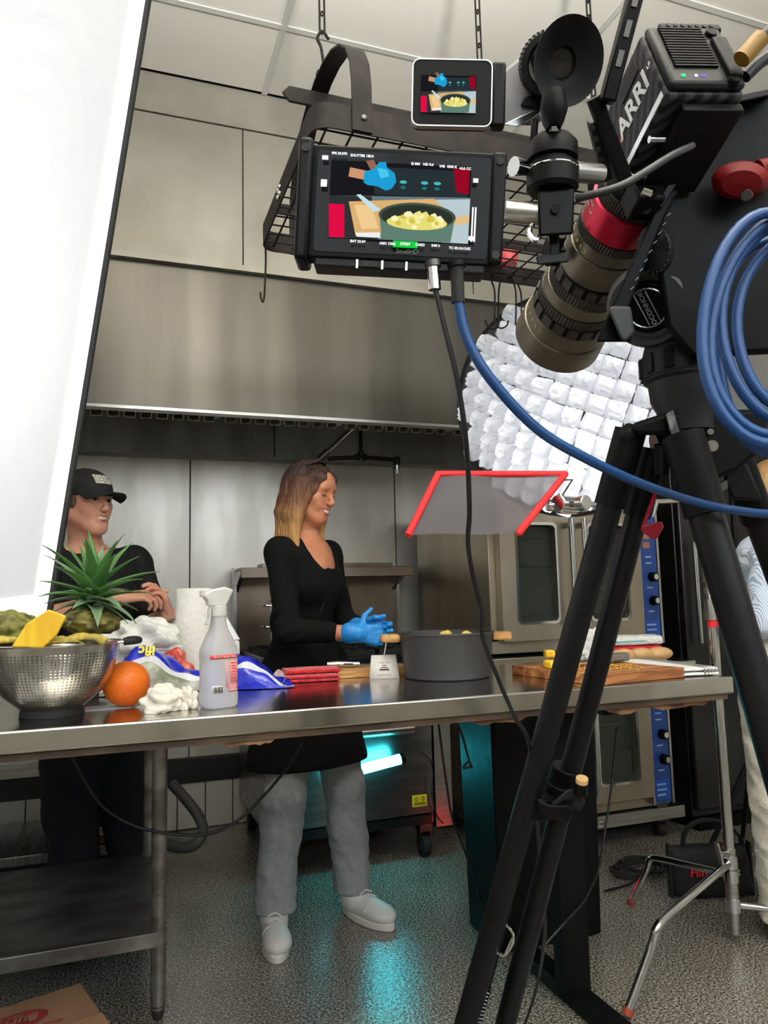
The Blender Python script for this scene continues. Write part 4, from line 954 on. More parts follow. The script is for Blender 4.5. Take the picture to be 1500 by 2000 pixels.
# ================================================================== fluid head and tripod
fh = thing('fluid_head', 'black fluid tripod head under the film camera', 'tripod head', P(1335, 700, 1.0))
hm = mat('head black', (4, 4, 5), .5, 0, rvar=.08, spec=.14)
dc = P(1268, 598, .97)
plate(MB(), [(1284, 400), (1412, 196), (1520, 168), (1560, 420), (1540, 690), (1350, 700), (1300, 640), (1282, 520)], .93, .11).build('body', hm, fh, world=True, bevel=.008)
plate(MB(), [(1164, 668), (1282, 402), (1412, 190), (1424, 200), (1300, 420), (1238, 575), (1228, 600), (1234, 668)], .915, .05).build('side_plate', hm, fh, world=True, bevel=.003)
plate(MB(), [(1280, 398), (1410, 190), (1500, 172), (1508, 186), (1420, 205), (1292, 408)], .905, .03).build('plate_rail', dkgrey, fh, world=True, bevel=.002)
for k in range(9): MB().tube([P(1232+k*9-1, 566-k*18, .913), P(1238+k*9, 560-k*18, .913)], .0007, 5).build('scale_tick', mat('grey print', (120, 120, 122), .5), fh, world=True)
for k in range(4): MB().cyl(P(1262+k*12, 408-k*20, .913), P(1262+k*12, 408-k*20, .908), .0045 if k % 2 else .006, n=14).build('plate_hole', rubber, fh, world=True)
plate(MB(), [(1272, 360), (1280, 357), (1270, 392), (1262, 395)], .912, .004).build('plate_label', mat('grey label', (130, 130, 130), .6), fh, world=True)
DM = frame(dc, (CAM+V(-.25, .15, -.3)-dc).normalized(), V(0, 0, 1))
MB().lathe([(0, .004), (.040, .004), (.042, .012), (.048, .012), (.054, .004), (.055, -.05), (0, -.06)], 48, DM).build('drag_dial', mat('dial grey', (52, 53, 55), .5, .2), fh, world=True)
MB().lathe([(0, .010), (.030, .010), (.032, .008), (.034, .004)], 40, DM).build('dial_face', black, fh, world=True)
lgm = mat('silver emblem', (170, 172, 174), .3, .8)
mb = MB(DM); 
for q in range(24):
    a = 2*PI*q/24; b = 2*PI*(q+1)/24
    if q in (5, 17): continue
    mb.tube([(.025*math.cos(a), .025*math.sin(a), .011), (.025*math.cos(b), .025*math.sin(b), .011)], .0011, 5)
mb.build('emblem_ring', lgm, fh, world=True)
for o_ in (-.0085, .0085): MB(DM).tube([(-.022, o_*.9-.006, .011), (.022, o_*.9+.006, .011)], .0009, 5).build('emblem_bar', lgm, fh, world=True)
text('emblem_lettering', "OCONNOR", .0088, lgm, DM @ T(0, 0, .0108, rz=PI/2+.25-PI/2), fh, bold=.0003)
plate(MB(), [(1188, 604), (1196, 597), (1232, 598), (1240, 650), (1222, 668), (1212, 662)], .895, .03).build('plate_lock_lever', mat('lever grey', (40, 41, 43), .5), fh, world=True, bevel=.003)
MB().lathe([(0, .0), (.027, .0), (.030, .003), (.030, .010), (.027, .012), (0, .012)], 40, frame(P(1284, 488, .935), (CAM-P(1284, 488, .9)).normalized()+V(-.75, .1, 0), V(0, 0, 1)) @ Matrix.Diagonal((1, .75, 1, 1))).build('counterbalance_wheel', dkgrey, fh, world=True)
for k in range(22):
    a = 2*PI*k/22; MB(frame(P(1284, 488, .935), (CAM-P(1284, 488, .9)).normalized()+V(-.75, .1, 0), V(0, 0, 1)) @ Matrix.Diagonal((1, .75, 1, 1))).ball((.0278*math.cos(a), .0278*math.sin(a), .0125), .0008, 6, 4).build('wheel_dot', mat('grey print', (120, 120, 122), .5), fh, world=True)
rk_ = thing('red_lock_knob', 'red rounded lock knob on the side of the tripod head', 'knob', P(1450, 360, .9))
MB().lathe([(0, .022), (.018, .02), (.026, .008), (.026, -.004), (.014, -.012), (.012, -.05)], 24, frame(P(1446, 352, .9), (CAM-P(1446, 352, .9)).normalized()+V(.1, 0, -.2), RT) @ Matrix.Diagonal((1.25, .8, 1, 1))).build('knob', mat('red knob', (92, 8, 10), .55, spec=.15), rk_, world=True)
MB().lathe([(0, .003), (.006, .003), (.007, 0)], 14, frame(P(1458, 382, .878), (CAM-P(1458, 382, .88)).normalized(), RT)).build('screw', steel_dk, rk_, world=True)
MB().tube([P(1480, 340, .9), P(1530, 330, .9)], .016, 12).build('wing', MATS['red knob'], rk_, world=True)
# tripod
tr = thing('tripod', 'tall black carbon tripod with twin tube legs in the foreground', 'tripod', onZ(1330, 2800, 0))
cf = mat('carbon tube', (15, 15, 17), .4, .0, (8, 8, 9), 14, (1, 1, .3), rvar=.1, spec=.22)
bc = P(1338, 760, 1.0); bm = frame(bc, V(0, 0, 1)); 
MB().lathe([(.0, .075), (.044, .075), (.05, .055), (.052, .045), (.052, .012), (.047, .008), (.045, -.015), (.038, -.03), (.036, -.06), (0, -.06)], 40, bm).build('bowl', mat('bowl grey', (26, 27, 29), .45, .05, spec=.25), tr, world=True)
bk_ = MB().lathe([(.0535, .015), (.0545, .02), (.0545, .042), (.0535, .046)], 40, bm).build('lock_ring', dkgrey, tr, world=True)
for k in range(12):
    a = 2*PI*k/12; MB(bm).box(-.006, .006, -.002, .002, .018, .044, Matrix.Rotation(a, 4, 'Z') @ T(0, .0552, 0)).build('ring_rib', cb_m, bk_, world=True, bevel=.001)
plate(MB(), [(1232, 828), (1300, 806), (1420, 800), (1500, 800), (1500, 870), (1440, 920), (1340, 960), (1315, 900), (1300, 850), (1240, 850)], .965, .10).build('crown', hm, tr, world=True, bevel=.006)
plate(MB(), [(1300, 808), (1315, 800), (1340, 890), (1322, 896)], .955, .02).build('crown_rib', mat('scuffed edge', (120, 120, 120), .5, .4, (60, 60, 60), 60), tr, world=True, bevel=.002)
def G(px, py, d): p = P(px, py, d); return p
def leg(pts, r0, sleeve, nm='leg_tube', parent=tr):
    a, b = pts; d = (b-a); g = a+d*((0-a.z)/d.z)  # run down to the floor
    lg = MB().cyl(a, g, r0, n=24).build(nm, cf, parent, world=True)
    if sleeve: MB().cyl(a-d.normalized()*.02, a+d.normalized()*sleeve, r0*1.22, n=24).build('sleeve', hm, lg, world=True)
    return g
g1 = leg((P(1224, 868, 1.0), P(938, 1900, 1.10)), .0172, .085); g2 = leg((P(1270, 905, 1.03), P(1013, 1900, 1.13)), .0155, .075)
MB().tube([g1, g2], .02, 10).build('foot', rubber, tr, world=True)
MB().ball(P(1228, 845, .985), .012, 12, 8).cyl(P(1228, 838, .975), P(1228, 838, 1.0), .008, n=12).build('leg_joint', dkgrey, tr, world=True)
lower = MB().cyl(P(985, 1770, 1.11), P(985-.275*900, 2670, 1.19), .012, n=16).build('inner_tube', cb_m, tr, world=True)
sp0, sp1 = P(985, 1770, 1.09), P(900, 2080, 1.10); pts = []
for i in range(120):
    t = i/119; c = P(952, 1930, 1.10).lerp(P(905, 2100, 1.11), t); a = t*2*PI*24; pts.append(c+RT*(.006*math.cos(a))-BK*(.006*math.sin(a)))
MB().tube(pts, .0012, 5).build('spring', steel_dk, tr, world=True)
MB().tube(spline([P(968, 1858, 1.085), P(985, 1866, 1.08), P(1000, 1846, 1.08), P(1002, 1826, 1.08), P(990, 1808, 1.085), P(978, 1802, 1.09)], 4), .0022, 6).tube([P(985, 1866, 1.08), P(1000, 1832, 1.08)], .0022, 6).build('locking_clip', chrome, tr, world=True)
# spreader clamp on the front leg
cl = MB().cyl(P(1052, 1548, 1.072), P(1041, 1588, 1.074), .024, n=24).build('clamp_ring', cb_m, tr, world=True, bevel=.002)
MB().cyl(P(1108, 1498, 1.09), P(1098, 1536, 1.094), .0225, n=24).build('clamp_ring', cb_m, tr, world=True, bevel=.002)
MB().cyl(P(1098, 1530, 1.09), P(1092, 1560, 1.092), .0235, n=24).build('clamp_ring', cb_m, tr, world=True, bevel=.002)
plate(MB(), [(1052, 1562), (1075, 1572), (1112, 1572), (1122, 1588), (1108, 1608), (1086, 1602), (1050, 1590)], 1.03, .02).build('clamp_jaw', cb_m, tr, world=True, bevel=.003)
plate(MB(), [(1075, 1570), (1110, 1540), (1135, 1545), (1144, 1566), (1132, 1584), (1116, 1576), (1120, 1562), (1104, 1562), (1082, 1580)], 1.035, .02).build('clamp_jaw', dkgrey, tr, world=True, bevel=.003)
MB().cyl(P(1134, 1550, 1.03), P(1136, 1528, 1.028), .010, .0085, n=14).build('clamp_knob', cb_m, tr, world=True)
MB().cyl(P(1136, 1529, 1.028), P(1137, 1519, 1.026), .0085, .0085, n=16).build('knob_cap', mat('wooden cap', (206, 166, 112), .6), tr, world=True, bevel=.001)
# other two legs
g3 = leg((P(1342, 880, .94), P(1462, 1290, .88)), .021, .085); MB().ball(g3, .03, 12, 8).build('foot', rubber, tr, world=True)
g4 = leg((P(1440, 905, 1.06), P(1505, 1080, 1.09)), .019, .09); MB().ball(g4, .03, 12, 8).build('foot', rubber, tr, world=True)
plate(MB(), [(1416, 900), (1455, 895), (1485, 965), (1488, 980), (1430, 975), (1414, 940)], 1.02, .05).build('leg_bracket', cb_m, tr, world=True, bevel=.004)
plate(MB(), [(1398, 945), (1422, 935), (1424, 955), (1400, 970)], 1.02, .02).build('bracket_plate', steel_dk, tr, world=True, bevel=.002)
MB().cyl(P(1278, 870, 1.04), P(1312, 862, 1.04), .018, n=16).build('pivot_bolt', steel_dk, tr, world=True)
MB().cyl(P(1292, 868, 1.0), P(1292, 925, 1.01), .010, n=14).build('lock_post', dkgrey, tr, world=True)
for px, py, q in ((1391, 871, .0075), (1388, 843, .004)): MB().cyl(P(px, py, .966), P(px, py, .96), q, n=14).build('crown_screw', chrome, tr, world=True)
rt_ = thing('red_tag', 'dark red metal tag hanging from the tripod leg sleeve', 'tag', P(1266, 1045, 1.0))
plate(MB(), [(1254, 1026), (1292, 1018), (1297, 1028), (1284, 1052), (1275, 1054), (1253, 1038)], .985, .006).build('tab', mat('dark red enamel', (132, 10, 32), .35), rt_, world=True, bevel=.002)
plate(MB(), [(1276, 962), (1284, 962), (1258, 1036), (1250, 1036)], .99, .004).build('strap', MATS['dark red enamel'], rt_, world=True)
MB().tube([P(1284, 980, .988), P(1276, 1010, .988)], .002, 6).build('clip', chrome, rt_, world=True)

# ================================================================== cables
bl_ = mat('blue cable jacket', (0, 54, 104), .45); bkc = mat('black cable jacket', (16, 16, 17), .5)
def cable(nm, pts, r, m, lab, ends=()):
    o = tag(MB().tube(spline(pts, 8), r, 10).build(nm, m), lab, 'cable'); recenter(o)
    for a, b, q, mm, en in ends: MB().cyl(a, b, q, n=16).build(en, mm, o, world=True)
    return o
cable('blue_video_cable', [P(893, 545, .73), P(897, 600, .73), P(915, 668, .73), P(962, 745, .73), P(1050, 838, .74), P(1150, 898, .76), P(1255, 946, .80), P(1365, 982, .86), P(1440, 997, .88), P(1520, 1004, .9), P(1600, 990, .88), P(1650, 920, .82), P(1640, 800, .765), P(1636, 700, .745)], .0052, bl_, 'blue video cable sagging from the monitor across the tripod', [(P(892, 515, .73), P(895, 592, .73), .0065, rubber, 'strain_relief'), (P(891, 512, .73), P(892, 522, .73), .009, cb_m, 'plug')])
cable('monitor_power_cable', [P(849, 560, .73), P(868, 640, .735), P(888, 720, .74), P(904, 810, .75), P(913, 900, .77), P(917, 1000, .8), P(914, 1060, .83), P(924, 1125, .86), P(941, 1195, .89), P(943, 1245, .92), P(975, 1330, .96), P(1005, 1400, .99), P(1035, 1460, 1.05), P(1050, 1620, 1.2), P(1060, 1750, 1.25), P(1064, 1830, 1.3), P(1048, 1930, 1.4), P(1022, 2010, 1.45)], .0028, bkc, 'thin black cable hanging from the monitor past the pot', [(P(845, 512, .73), P(849, 566, .73), .0062, chrome, 'plug'), (P(845, 510, .73), P(846, 522, .73), .008, steel_dk, 'collar')])
coil = [(1372, 415, 868, 1640), (1392, 424, 850, 1655), (1414, 436, 826, 1670), (1440, 452, 800, 1690), (1398, 470, 884, 1625)]
for k, (xl, yt, yb_, xr) in enumerate(coil):
    cx, cy, rx_2, ry_2 = (xl+xr)/2, (yt+yb_)/2, (xr-xl)/2, (yb_-yt)/2; pts = []
    for q in range(40):
        a = 2*PI*q/40; pts.append(P(cx+rx_2*math.cos(a)*(1+.05*math.sin(a*2+k)), cy-ry_2*math.sin(a+.12*(k % 2)), .74+.012*k+.02*math.sin(a)))
    o = MB().tube(pts, .0058, 10, closed=True).build('blue_cable_loop' if k else 'blue_cable_coil', bl_)
    if k == 0: root = tag(o, 'coiled thick blue cable hanging beside the tripod head', 'cable')
    else: o.parent = root
cable('head_link_cable', [P(1125, 388, .79), P(1165, 378, .78), P(1215, 362, .78), P(1262, 335, .79), P(1310, 305, .80), P(1352, 285, .82)], .0042, mat('grey cable jacket', (30, 30, 31), .45), 'grey cable crossing below the film camera body')
cable('yellow_plug_cable', [P(1450, 115, .8), P(1480, 82, .8), P(1500, 62, .8), P(1540, 30, .8)], .006, bkc, 'cable with a yellow plug at the top right corner', [(P(1448, 116, .8), P(1486, 74, .8), .0095, mat('yellow boot', (120, 88, 16), .5), 'yellow_boot')])
cable('dark_plug_cable', [P(1455, 150, .82), P(1490, 118, .82), P(1540, 90, .82)], .007, bkc, 'thick black cable under the yellow plug at the top right')

# ================================================================== things on the front table
def on(px, py, z=TH): p = onZ(px, py, z); return V(p.x, p.y, z+.0005)
# colander with fruit
def holes_mat():
    m = mat('perforated steel', (190, 188, 182), .22, 1); nt = m.node_tree; b = nt.nodes['Principled BSDF']; L = nt.links.new
    tc = nt.nodes.new('ShaderNodeTexCoord'); sx = nt.nodes.new('ShaderNodeSeparateXYZ'); L(tc.outputs['Object'], sx.inputs[0])
    def mt(op, a, c=None):
        n = nt.nodes.new('ShaderNodeMath'); n.operation = op
        for i, q in enumerate((a, c)):
            if q is None: continue
            if isinstance(q, (int, float)): n.inputs[i].default_value = q
            else: L(q, n.inputs[i])
        return n.outputs[0]
    v = mt('MULTIPLY', sx.outputs[2], 1/.0062); row = mt('FLOOR', v)
    u = mt('ADD', mt('MULTIPLY', mt('ARCTAN2', sx.outputs[1], sx.outputs[0]), 96/(2*PI)), mt('MULTIPLY', mt('MODULO', row, 2), .0))
    fu = mt('SUBTRACT', mt('FRACT', u), .5); fv = mt('SUBTRACT', mt('FRACT', v), .5)
    d = mt('ADD', mt('MULTIPLY', fu, fu), mt('MULTIPLY', fv, fv)); inside = mt('LESS_THAN', d, .075)
    sel = mt('FRACT', mt('MULTIPLY', u, 1/12.0)); band = mt('LESS_THAN', sel, .999)
    z0 = mt('GREATER_THAN', sx.outputs[2], .022); z1 = mt('LESS_THAN', sx.outputs[2], .138)
    hole = mt('MULTIPLY', mt('MULTIPLY', inside, band), mt('MULTIPLY', z0, z1)); L(mt('SUBTRACT', 1, hole), b.inputs['Alpha']); return m
cpos = on(104, 1400)
cpos = on(102, 1396)
co = thing('colander', 'stainless colander full of pineapple pieces at the left', 'colander', cpos)
MB().lathe([(.058, .014), (.066, .017), (.10, .045), (.122, .082), (.134, .125), (.138, .15), (.143, .1535), (.141, .1555), (.136, .152), (.132, .126), (.12, .084), (.098, .047), (.064, .019), (0, .016)], 64).build('bowl', holes_mat(), co)
MB().lathe([(.052, .0), (.066, .0), (.064, .016), (.052, .016)], 48).build('foot_ring', rubber, co)
for s, a in ((1, -.15), (-1, 0)):
    Mh = Matrix.Rotation(a if s > 0 else PI, 4, 'Z')
    MB(Mh).tube([(.138, -.03, .152), (.165, -.026, .153), (.172, 0, .153), (.165, .026, .153), (.138, .03, .152)], .0035, 8).build('handle_wire', chrome, co)
    MB(Mh).tube([(.150, -.029, .153), (.169, -.024, .154), (.178, 0, .154), (.169, .024, .154), (.150, .029, .153)], .0085, 10).build('handle_grip', rubber, co)
leafm = mat('pineapple leaf', (52, 98, 40), .38, 0, (96, 138, 78), 5, (1, 1, .4), spec=.4, mixpos=(.35, .75))
leafd = mat('pineapple leaf dusty', (72, 100, 66), .45, 0, (120, 140, 108), 8, mixpos=(.3, .75))
def leaf(L0, w0, curl, seed):
    r = random.Random(seed); tw = r.uniform(-.3, .3)
    def fn(u, v):
        s = (u-.5)*2; wd = w0*(1-v**1.7)*(.75+.5*math.sin(PI*min(1, v*1.6+.15))*.5)+.0004
        a = curl*v; y = L0*(math.sin(a)/max(curl, .01)) if curl > .01 else 0; x = L0*v if curl < .01 else L0*math.sin(a)/curl
        z_ = x; out = L0*(1-math.cos(a))/max(curl, .01)
        return (s*wd*math.cos(tw*v), out-abs(s)*wd*.45+s*wd*math.sin(tw*v), z_)
    return MB().surf(fn, 4, 9)
def pineapple(name, label, M, body_h, body_r, leaves, Lmax, seed):
    t = thing(name, label, 'pineapple', M); r = random.Random(seed)
    def fn(u, v):
        a = 2*PI*u; z = body_h*v; q = body_r*(.25+.75*math.sin(PI*min(.97, .12+v*.82))**.6); d = abs(math.sin(a*4+v*7))*abs(math.sin(a*4-v*7)); return ((q+.007*d)*math.cos(a), (q+.007*d)*math.sin(a), z)
    MB().surf(fn, 64, 24, cu=True).build('rind', mat('pineapple rind', (112, 112, 44), .6, 0, (72, 62, 30), 45, bump=.5), t, sharp=80)
    for i in range(leaves):
        f = i/leaves; tilt = 1.55*(1-f)**.8+.10*r.random(); L0 = Lmax*(.45+.55*math.sin(PI*(.15+.6*f)))*(1.1 if f > .5 else .85)*r.uniform(.85, 1.1)
        o = leaf(L0, .0225*r.uniform(.85, 1.15), .25+.9*(1-f)*r.uniform(.6, 1.3)*.8, seed*100+i).build('leaf', leafm if (f > .35 and r.random() < .8) else leafd, t, solid=.0012)
        o.matrix_basis = Matrix.Translation((0, 0, body_h*.96+.035*f)) @ Matrix.Rotation(i*2.399, 4, 'Z') @ Matrix.Rotation(-tilt, 4, 'X') @ T(0, -.004, 0)
    return t
up_ = Matrix.Translation(P(176, 1236, 1.64)) @ Euler((0, .08, 0)).to_matrix().to_4x4()
pineapple('pineapple', 'pineapple top with a tall green crown in the colander', up_, .05, .058, 38, .15, 3)
pineapple('pineapple', 'second pineapple lying at the far left of the colander', Matrix.Translation(P(75, 1245, 1.70)) @ Euler((0, -1.25, .3)).to_matrix().to_4x4(), .11, .04, 14, .06, 8)
fruit = mat('pineapple flesh', (226, 190, 46), .4, 0, (212, 168, 34), 40, (1, 1, .3), bump=.25, sss=.1)
wedge = tag(plate(MB(), [(22, 1264), (52, 1218), (95, 1190), (130, 1203), (112, 1240), (84, 1266)], [1.50, 1.50, 1.515, 1.515, 1.51, 1.50], .045).build('pineapple_chunk', fruit, bevel=.003), 'yellow pineapple slab leaning on the colander rim', 'fruit'); recenter(wedge)
peel = mat('pineapple peel inside', (196, 172, 78), .6, 0, (130, 118, 48), 30, bump=.4)
for i, (px, py, d, rz, lab) in enumerate(((128, 1258, 1.56, .3, 'curved pineapple peel at the front of the colander rim'), (168, 1252, 1.58, -.2, 'pineapple peel strip under the green crown'), (12, 1258, 1.56, .5, 'pineapple peel at the left frame edge'))):
    def fn(u, v, i=i):
        a = -.9+1.8*u; return (.05*math.sin(a), (v-.5)*.035, .028*math.cos(a)-.018+.003*math.sin(v*14+u*9))
    o = MB().surf(fn, 16, 8).build('pineapple_peel', peel, solid=.006); o.matrix_basis = Matrix.Translation(P(px, py, d)) @ Euler((.2, .1, rz)).to_matrix().to_4x4(); tag(o, lab, 'peel', 'pineapple peels')
# orange
og = thing('orange', 'large navel orange beside the colander', 'orange', on(236, 1389)+V(.012, .07, 0))
MB().ball((0, 0, .0515), (.053, .053, .0515), 40, 26).build('fruit', mat('orange peel', (224, 112, 22), .42, 0, (214, 98, 14), 9, bump=.16, bscale=260, sss=.08), og)
Ms = frame((-.0315, -.040, .043), (-.6, -.78, -.1))
for k in range(9): MB(Ms).tube([(0, 0, .0005), (.009*math.cos(k*.7), .009*math.sin(k*.7), -.001)], .0007, 5).build('navel_crease', mat('navel brown', (120, 62, 16), .7), og)
MB(Ms).ball((0, 0, 0), (.0025, .0025, .001), 10, 6).build('navel', mat('navel brown', (120, 62, 16), .7), og)
def crumple(name, label, cat, c, size, seed, m, group=None, freq=1.0, amp=.35):
    r = random.Random(seed); ks_ = [(np.array([r.gauss(0, 1) for _ in range(3)]), r.random()*6, r.uniform(1.2, 4.5)*freq) for _ in range(12)]
    mb = MB().ball((0, 0, 0), 1, 72, 46); vs = []
    for p in mb.v:
        d = np.array(p); q = 1
        for k_, ph, f in ks_: q += amp/3*(abs((math.sin(d @ k_*f+ph)))-.5)
        q = max(q, .35); v = Vector(d*q); v = Vector((v.x*size[0], v.y*size[1], v.z*size[2])); v.z = max(v.z, -size[2]*.82); vs.append(v)
    lo = min(v.z for v in vs); mb.v = [v-V(0, 0, lo) for v in vs]
    o = mb.build(name, m, sharp=50); o.location = c; return tag(o, label, cat, group)
tiss = mat('tissue paper', (226, 220, 206), .8, bump=.3, bscale=40)
crumple('crumpled_tissue', 'crumpled white tissue beside the orange', 'tissue', on(318, 1393)+V(0, .03, 0), (.029, .026, .026), 21, tiss, amp=.62, freq=.85)
crumple('crumpled_tissue', 'small crumpled tissue touching the spray bottle', 'tissue', on(366, 1388)+V(0, .03, 0), (.019, .02, .021), 33, tiss, amp=.62, freq=.85)
pf = tag(MB().prism([(-.07, -.03), (.05, -.035), (.09, .02), (-.05, .04)], 0, .0012).build('plastic_wrapper', mat('grey wrapper', (176, 178, 190), .3)), 'flat grey plastic wrapper under the orange', 'wrapper'); pf.matrix_basis = T(*(on(205, 1386)+V(0, .03, 0)), rz=.2)
# spray bottle
sbp = on(420, 1386)+V(.012, .035, 0)
sb = thing('spray_bottle', 'clear spray bottle with red print on the table edge', 'bottle', Matrix.Translation(sbp) @ Euler((0, 0, .35)).to_matrix().to_4x4())
frost = mat('frosted plastic', (232, 232, 230), .3, 0, trans=.55, ior=1.2)
def sq(r_, z, e=.6): return [((abs(math.cos(a))**e)*math.copysign(1, math.cos(a))*r_[0], (abs(math.sin(a))**e)*math.copysign(1, math.sin(a))*r_[1], z) for a in [2*PI*i/32 for i in range(32)]]
prof = [((.036, .028), 0), ((.0405, .031), .005), ((.0415, .032), .02), ((.0395, .031), .05), ((.0405, .0315), .10), ((.0415, .032), .118), ((.040, .0315), .13), ((.032, .027), .152), ((.021, .0205), .172), ((.0165, .0165), .19), ((.0165, .0165), .212)]
mb = MB(); rows = [sq(a, z, .62 if z < .15 else .85) for a, z in prof]; vs = [p for r_ in rows for p in r_]
mb.add(vs, [(j*32+i, j*32+(i+1) % 32, (j+1)*32+(i+1) % 32, (j+1)*32+i) for j in range(len(rows)-1) for i in range(32)]+[tuple(range(31, -1, -1)), tuple(range(len(vs)-32, len(vs)))])
body = mb.build('bottle', frost, sb, sharp=60)
pk = mat('red print ink', (206, 70, 74), .6); ink = mat('dark ink', (60, 50, 50), .6)
def onface(nm, x0, x1, z0, z1, m, par=body, d=.0006):
    def fn(u, v):
        x = x0+(x1-x0)*u; z = z0+(z1-z0)*v; e = .62; t = min(.999, abs(x)/.0408); y = -.0318*(1-t**(2/e))**(e/2); return (x, y-d, z)
    return MB().surf(fn, 10, 2).build(nm, m, par, solid=.0003)
onface('label_bar', -.034, .034, .108, .117, pk); onface('label_ink', .012, .034, .055, .104, mat('pink label', (226, 150, 146), .6)); onface('label_strip', .002, .007, .045, .104, mat('pink label', (226, 150, 146), .6)); onface('label_ink', .008, .034, .035, .052, pk)
for k in range(7): onface('label_line', .014, .032-.003*(k % 3), .058+k*.0065, .0605+k*.0065, pk, d=.001)
for k in range(4): onface('label_line', .009, .033-.004*(k % 2), .0375+k*.0035, .0392+k*.0035, white, d=.001)
onface('barcode_field', -.030, -.006, .034, .05, white)
for k in range(9): onface('barcode_bar', -.028+k*.0024, -.0268+k*.0024+(.0006 if k % 3 else 0), .035, .048, ink, d=.0012)
text('label_lettering', '24 OZ  A  20 OZ  PRICE', .0052, white, wm(sb) @ Matrix(((1, 0, 0, 0), (0, 0, -1, -.0330), (0, 1, 0, .1125), (0, 0, 0, 1))), sb)
MB().lathe([(.0185, .203), (.0185, .224), (.014, .226), (.0, .226)], 28).build('collar', mat('clear white plastic', (236, 236, 230), .35, trans=.3), sb)
cw = MATS['clear white plastic']
MB().prism([(-.030, .238), (-.028, .226), (-.012, .224), (.014, .224), (.022, .238), (.034, .262), (.012, .268), (-.022, .262), (-.034, .256), (-.038, .246)], -.011, .011, Matrix(((1, 0, 0, 0), (0, 0, 1, 0), (0, 1, 0, 0), (0, 0, 0, 1)))).build('sprayer_head', cw, sb, bevel=.004)
MB().tube(spline([(-.018, 0, .228), (-.024, 0, .214), (-.024, 0, .198), (-.031, 0, .185)], 4), .001, flat=(.013, .004, (0, 1, 0))).build('trigger', cw, sb)
MB().box(-.045, -.034, -.007, .007, .247, .261).build('nozzle', mat('grey nozzle', (200, 200, 198), .4), sb, bevel=.002)
MB().tube([(0, 0, .2), (.004, 0, .1), (.012, 0, .01)], .0025, 8).build('dip_tube', cw, sb)
# blue plastic produce bag
b0 = on(300, 1360); bagM = Matrix.Translation((b0.x+.125, b0.y+.10, TH+.0008)) @ Euler((0, 0, -.12)).to_matrix().to_4x4()
bg_ = thing('produce_bag', 'half empty blue plastic bag with white band behind the spray bottle', 'bag', bagM)
bblue = mat('blue plastic film', (22, 34, 158), .22, 0, (30, 44, 178), 18, bump=.45, bscale=30, coat=.3); bwhite = mat('white plastic film', (214, 214, 222), .25, 0, bump=.4, bscale=30); bclear = mat('cloudy clear film', (168, 168, 160), .2, 0, (110, 116, 92), 16, bump=.4, bscale=24)
LB = .50
def bag_pt(u, v, lift=0):
    # u along the bag, v from front foot over the top to the back
    x = (u-.5)*LB; hgt = (.118*math.exp(-((u-.22)/.2)**2)+.082*math.exp(-((u-.72)/.2)**2))*min(1, 8*u+.2)*min(1, 6*(1-u)+.1)
    a = PI*v; y = -.085*math.cos(a)*(.9+.2*math.sin(u*9)); z = hgt*math.sin(a)**.75 if 0 < v < 1 else 0
    n = .006*math.sin(u*23+v*9)+.005*math.sin(u*41-v*13)+.004*math.sin(u*13+v*31); z = max(.0015, z+n*math.sin(a)); y += .006*math.sin(u*31+v*5)*math.sin(a)
    return (x, y-lift*math.cos(a), z+lift*math.sin(a))
for nm, v0, v1, m, ua, ub in (('lower_band', .0, .2, None, 0, 1), ('white_band', .2, .28, bwhite, 0, 1), ('blue_panel', .28, 1, bblue, 0, 1)):
    if m is None:
        MB().surf(lambda u, v: bag_pt(.5*u, v0+(v1-v0)*v), 24, 5).build('clear_panel', bclear, bg_, sharp=180); MB().surf(lambda u, v: bag_pt(.5+.5*u, v0+(v1-v0)*v), 24, 5).build('blue_panel', bblue, bg_, sharp=180)
    else: MB().surf(lambda u, v: bag_pt(u, v0+(v1-v0)*v), 48, 12 if v1 == 1 else 4).build(nm, m, bg_, sharp=180)
yl = mat('yellow print', (232, 214, 40), .4)
fp_ = Vector(bag_pt(.30, .37, .004)); text('lettering', 'ific', .038, yl, bagM @ mtx(Vector(bag_pt(.23, .31, .0085)), V(-1, .05, .0), V(0, -.45, -.9).normalized(), V(0, -.9, .42).normalized()), bg_, bold=.0012)
text('lettering', 'al', .03, yl, bagM @ mtx(Vector(bag_pt(.10, .1, .008)), V(-1, 0, 0), V(0, -.3, -.95).normalized(), V(0, -.95, .3).normalized()), bg_, bold=.001)
for k in range(4):
    r = random.Random(40+k); o = MB().surf(lambda u, v, k=k, r=r: (.17+.06*u, -.05+.03*k+.02*math.sin(5*u+k)+.02*(v-.5)*(1+u), .012+.012*math.sin(u*6+k)+.012*(v-.5)*(k-1)), 8, 3).build('crinkled_end', mat('clear film', (210, 212, 214), .15, trans=.5, ior=1.1), bg_)
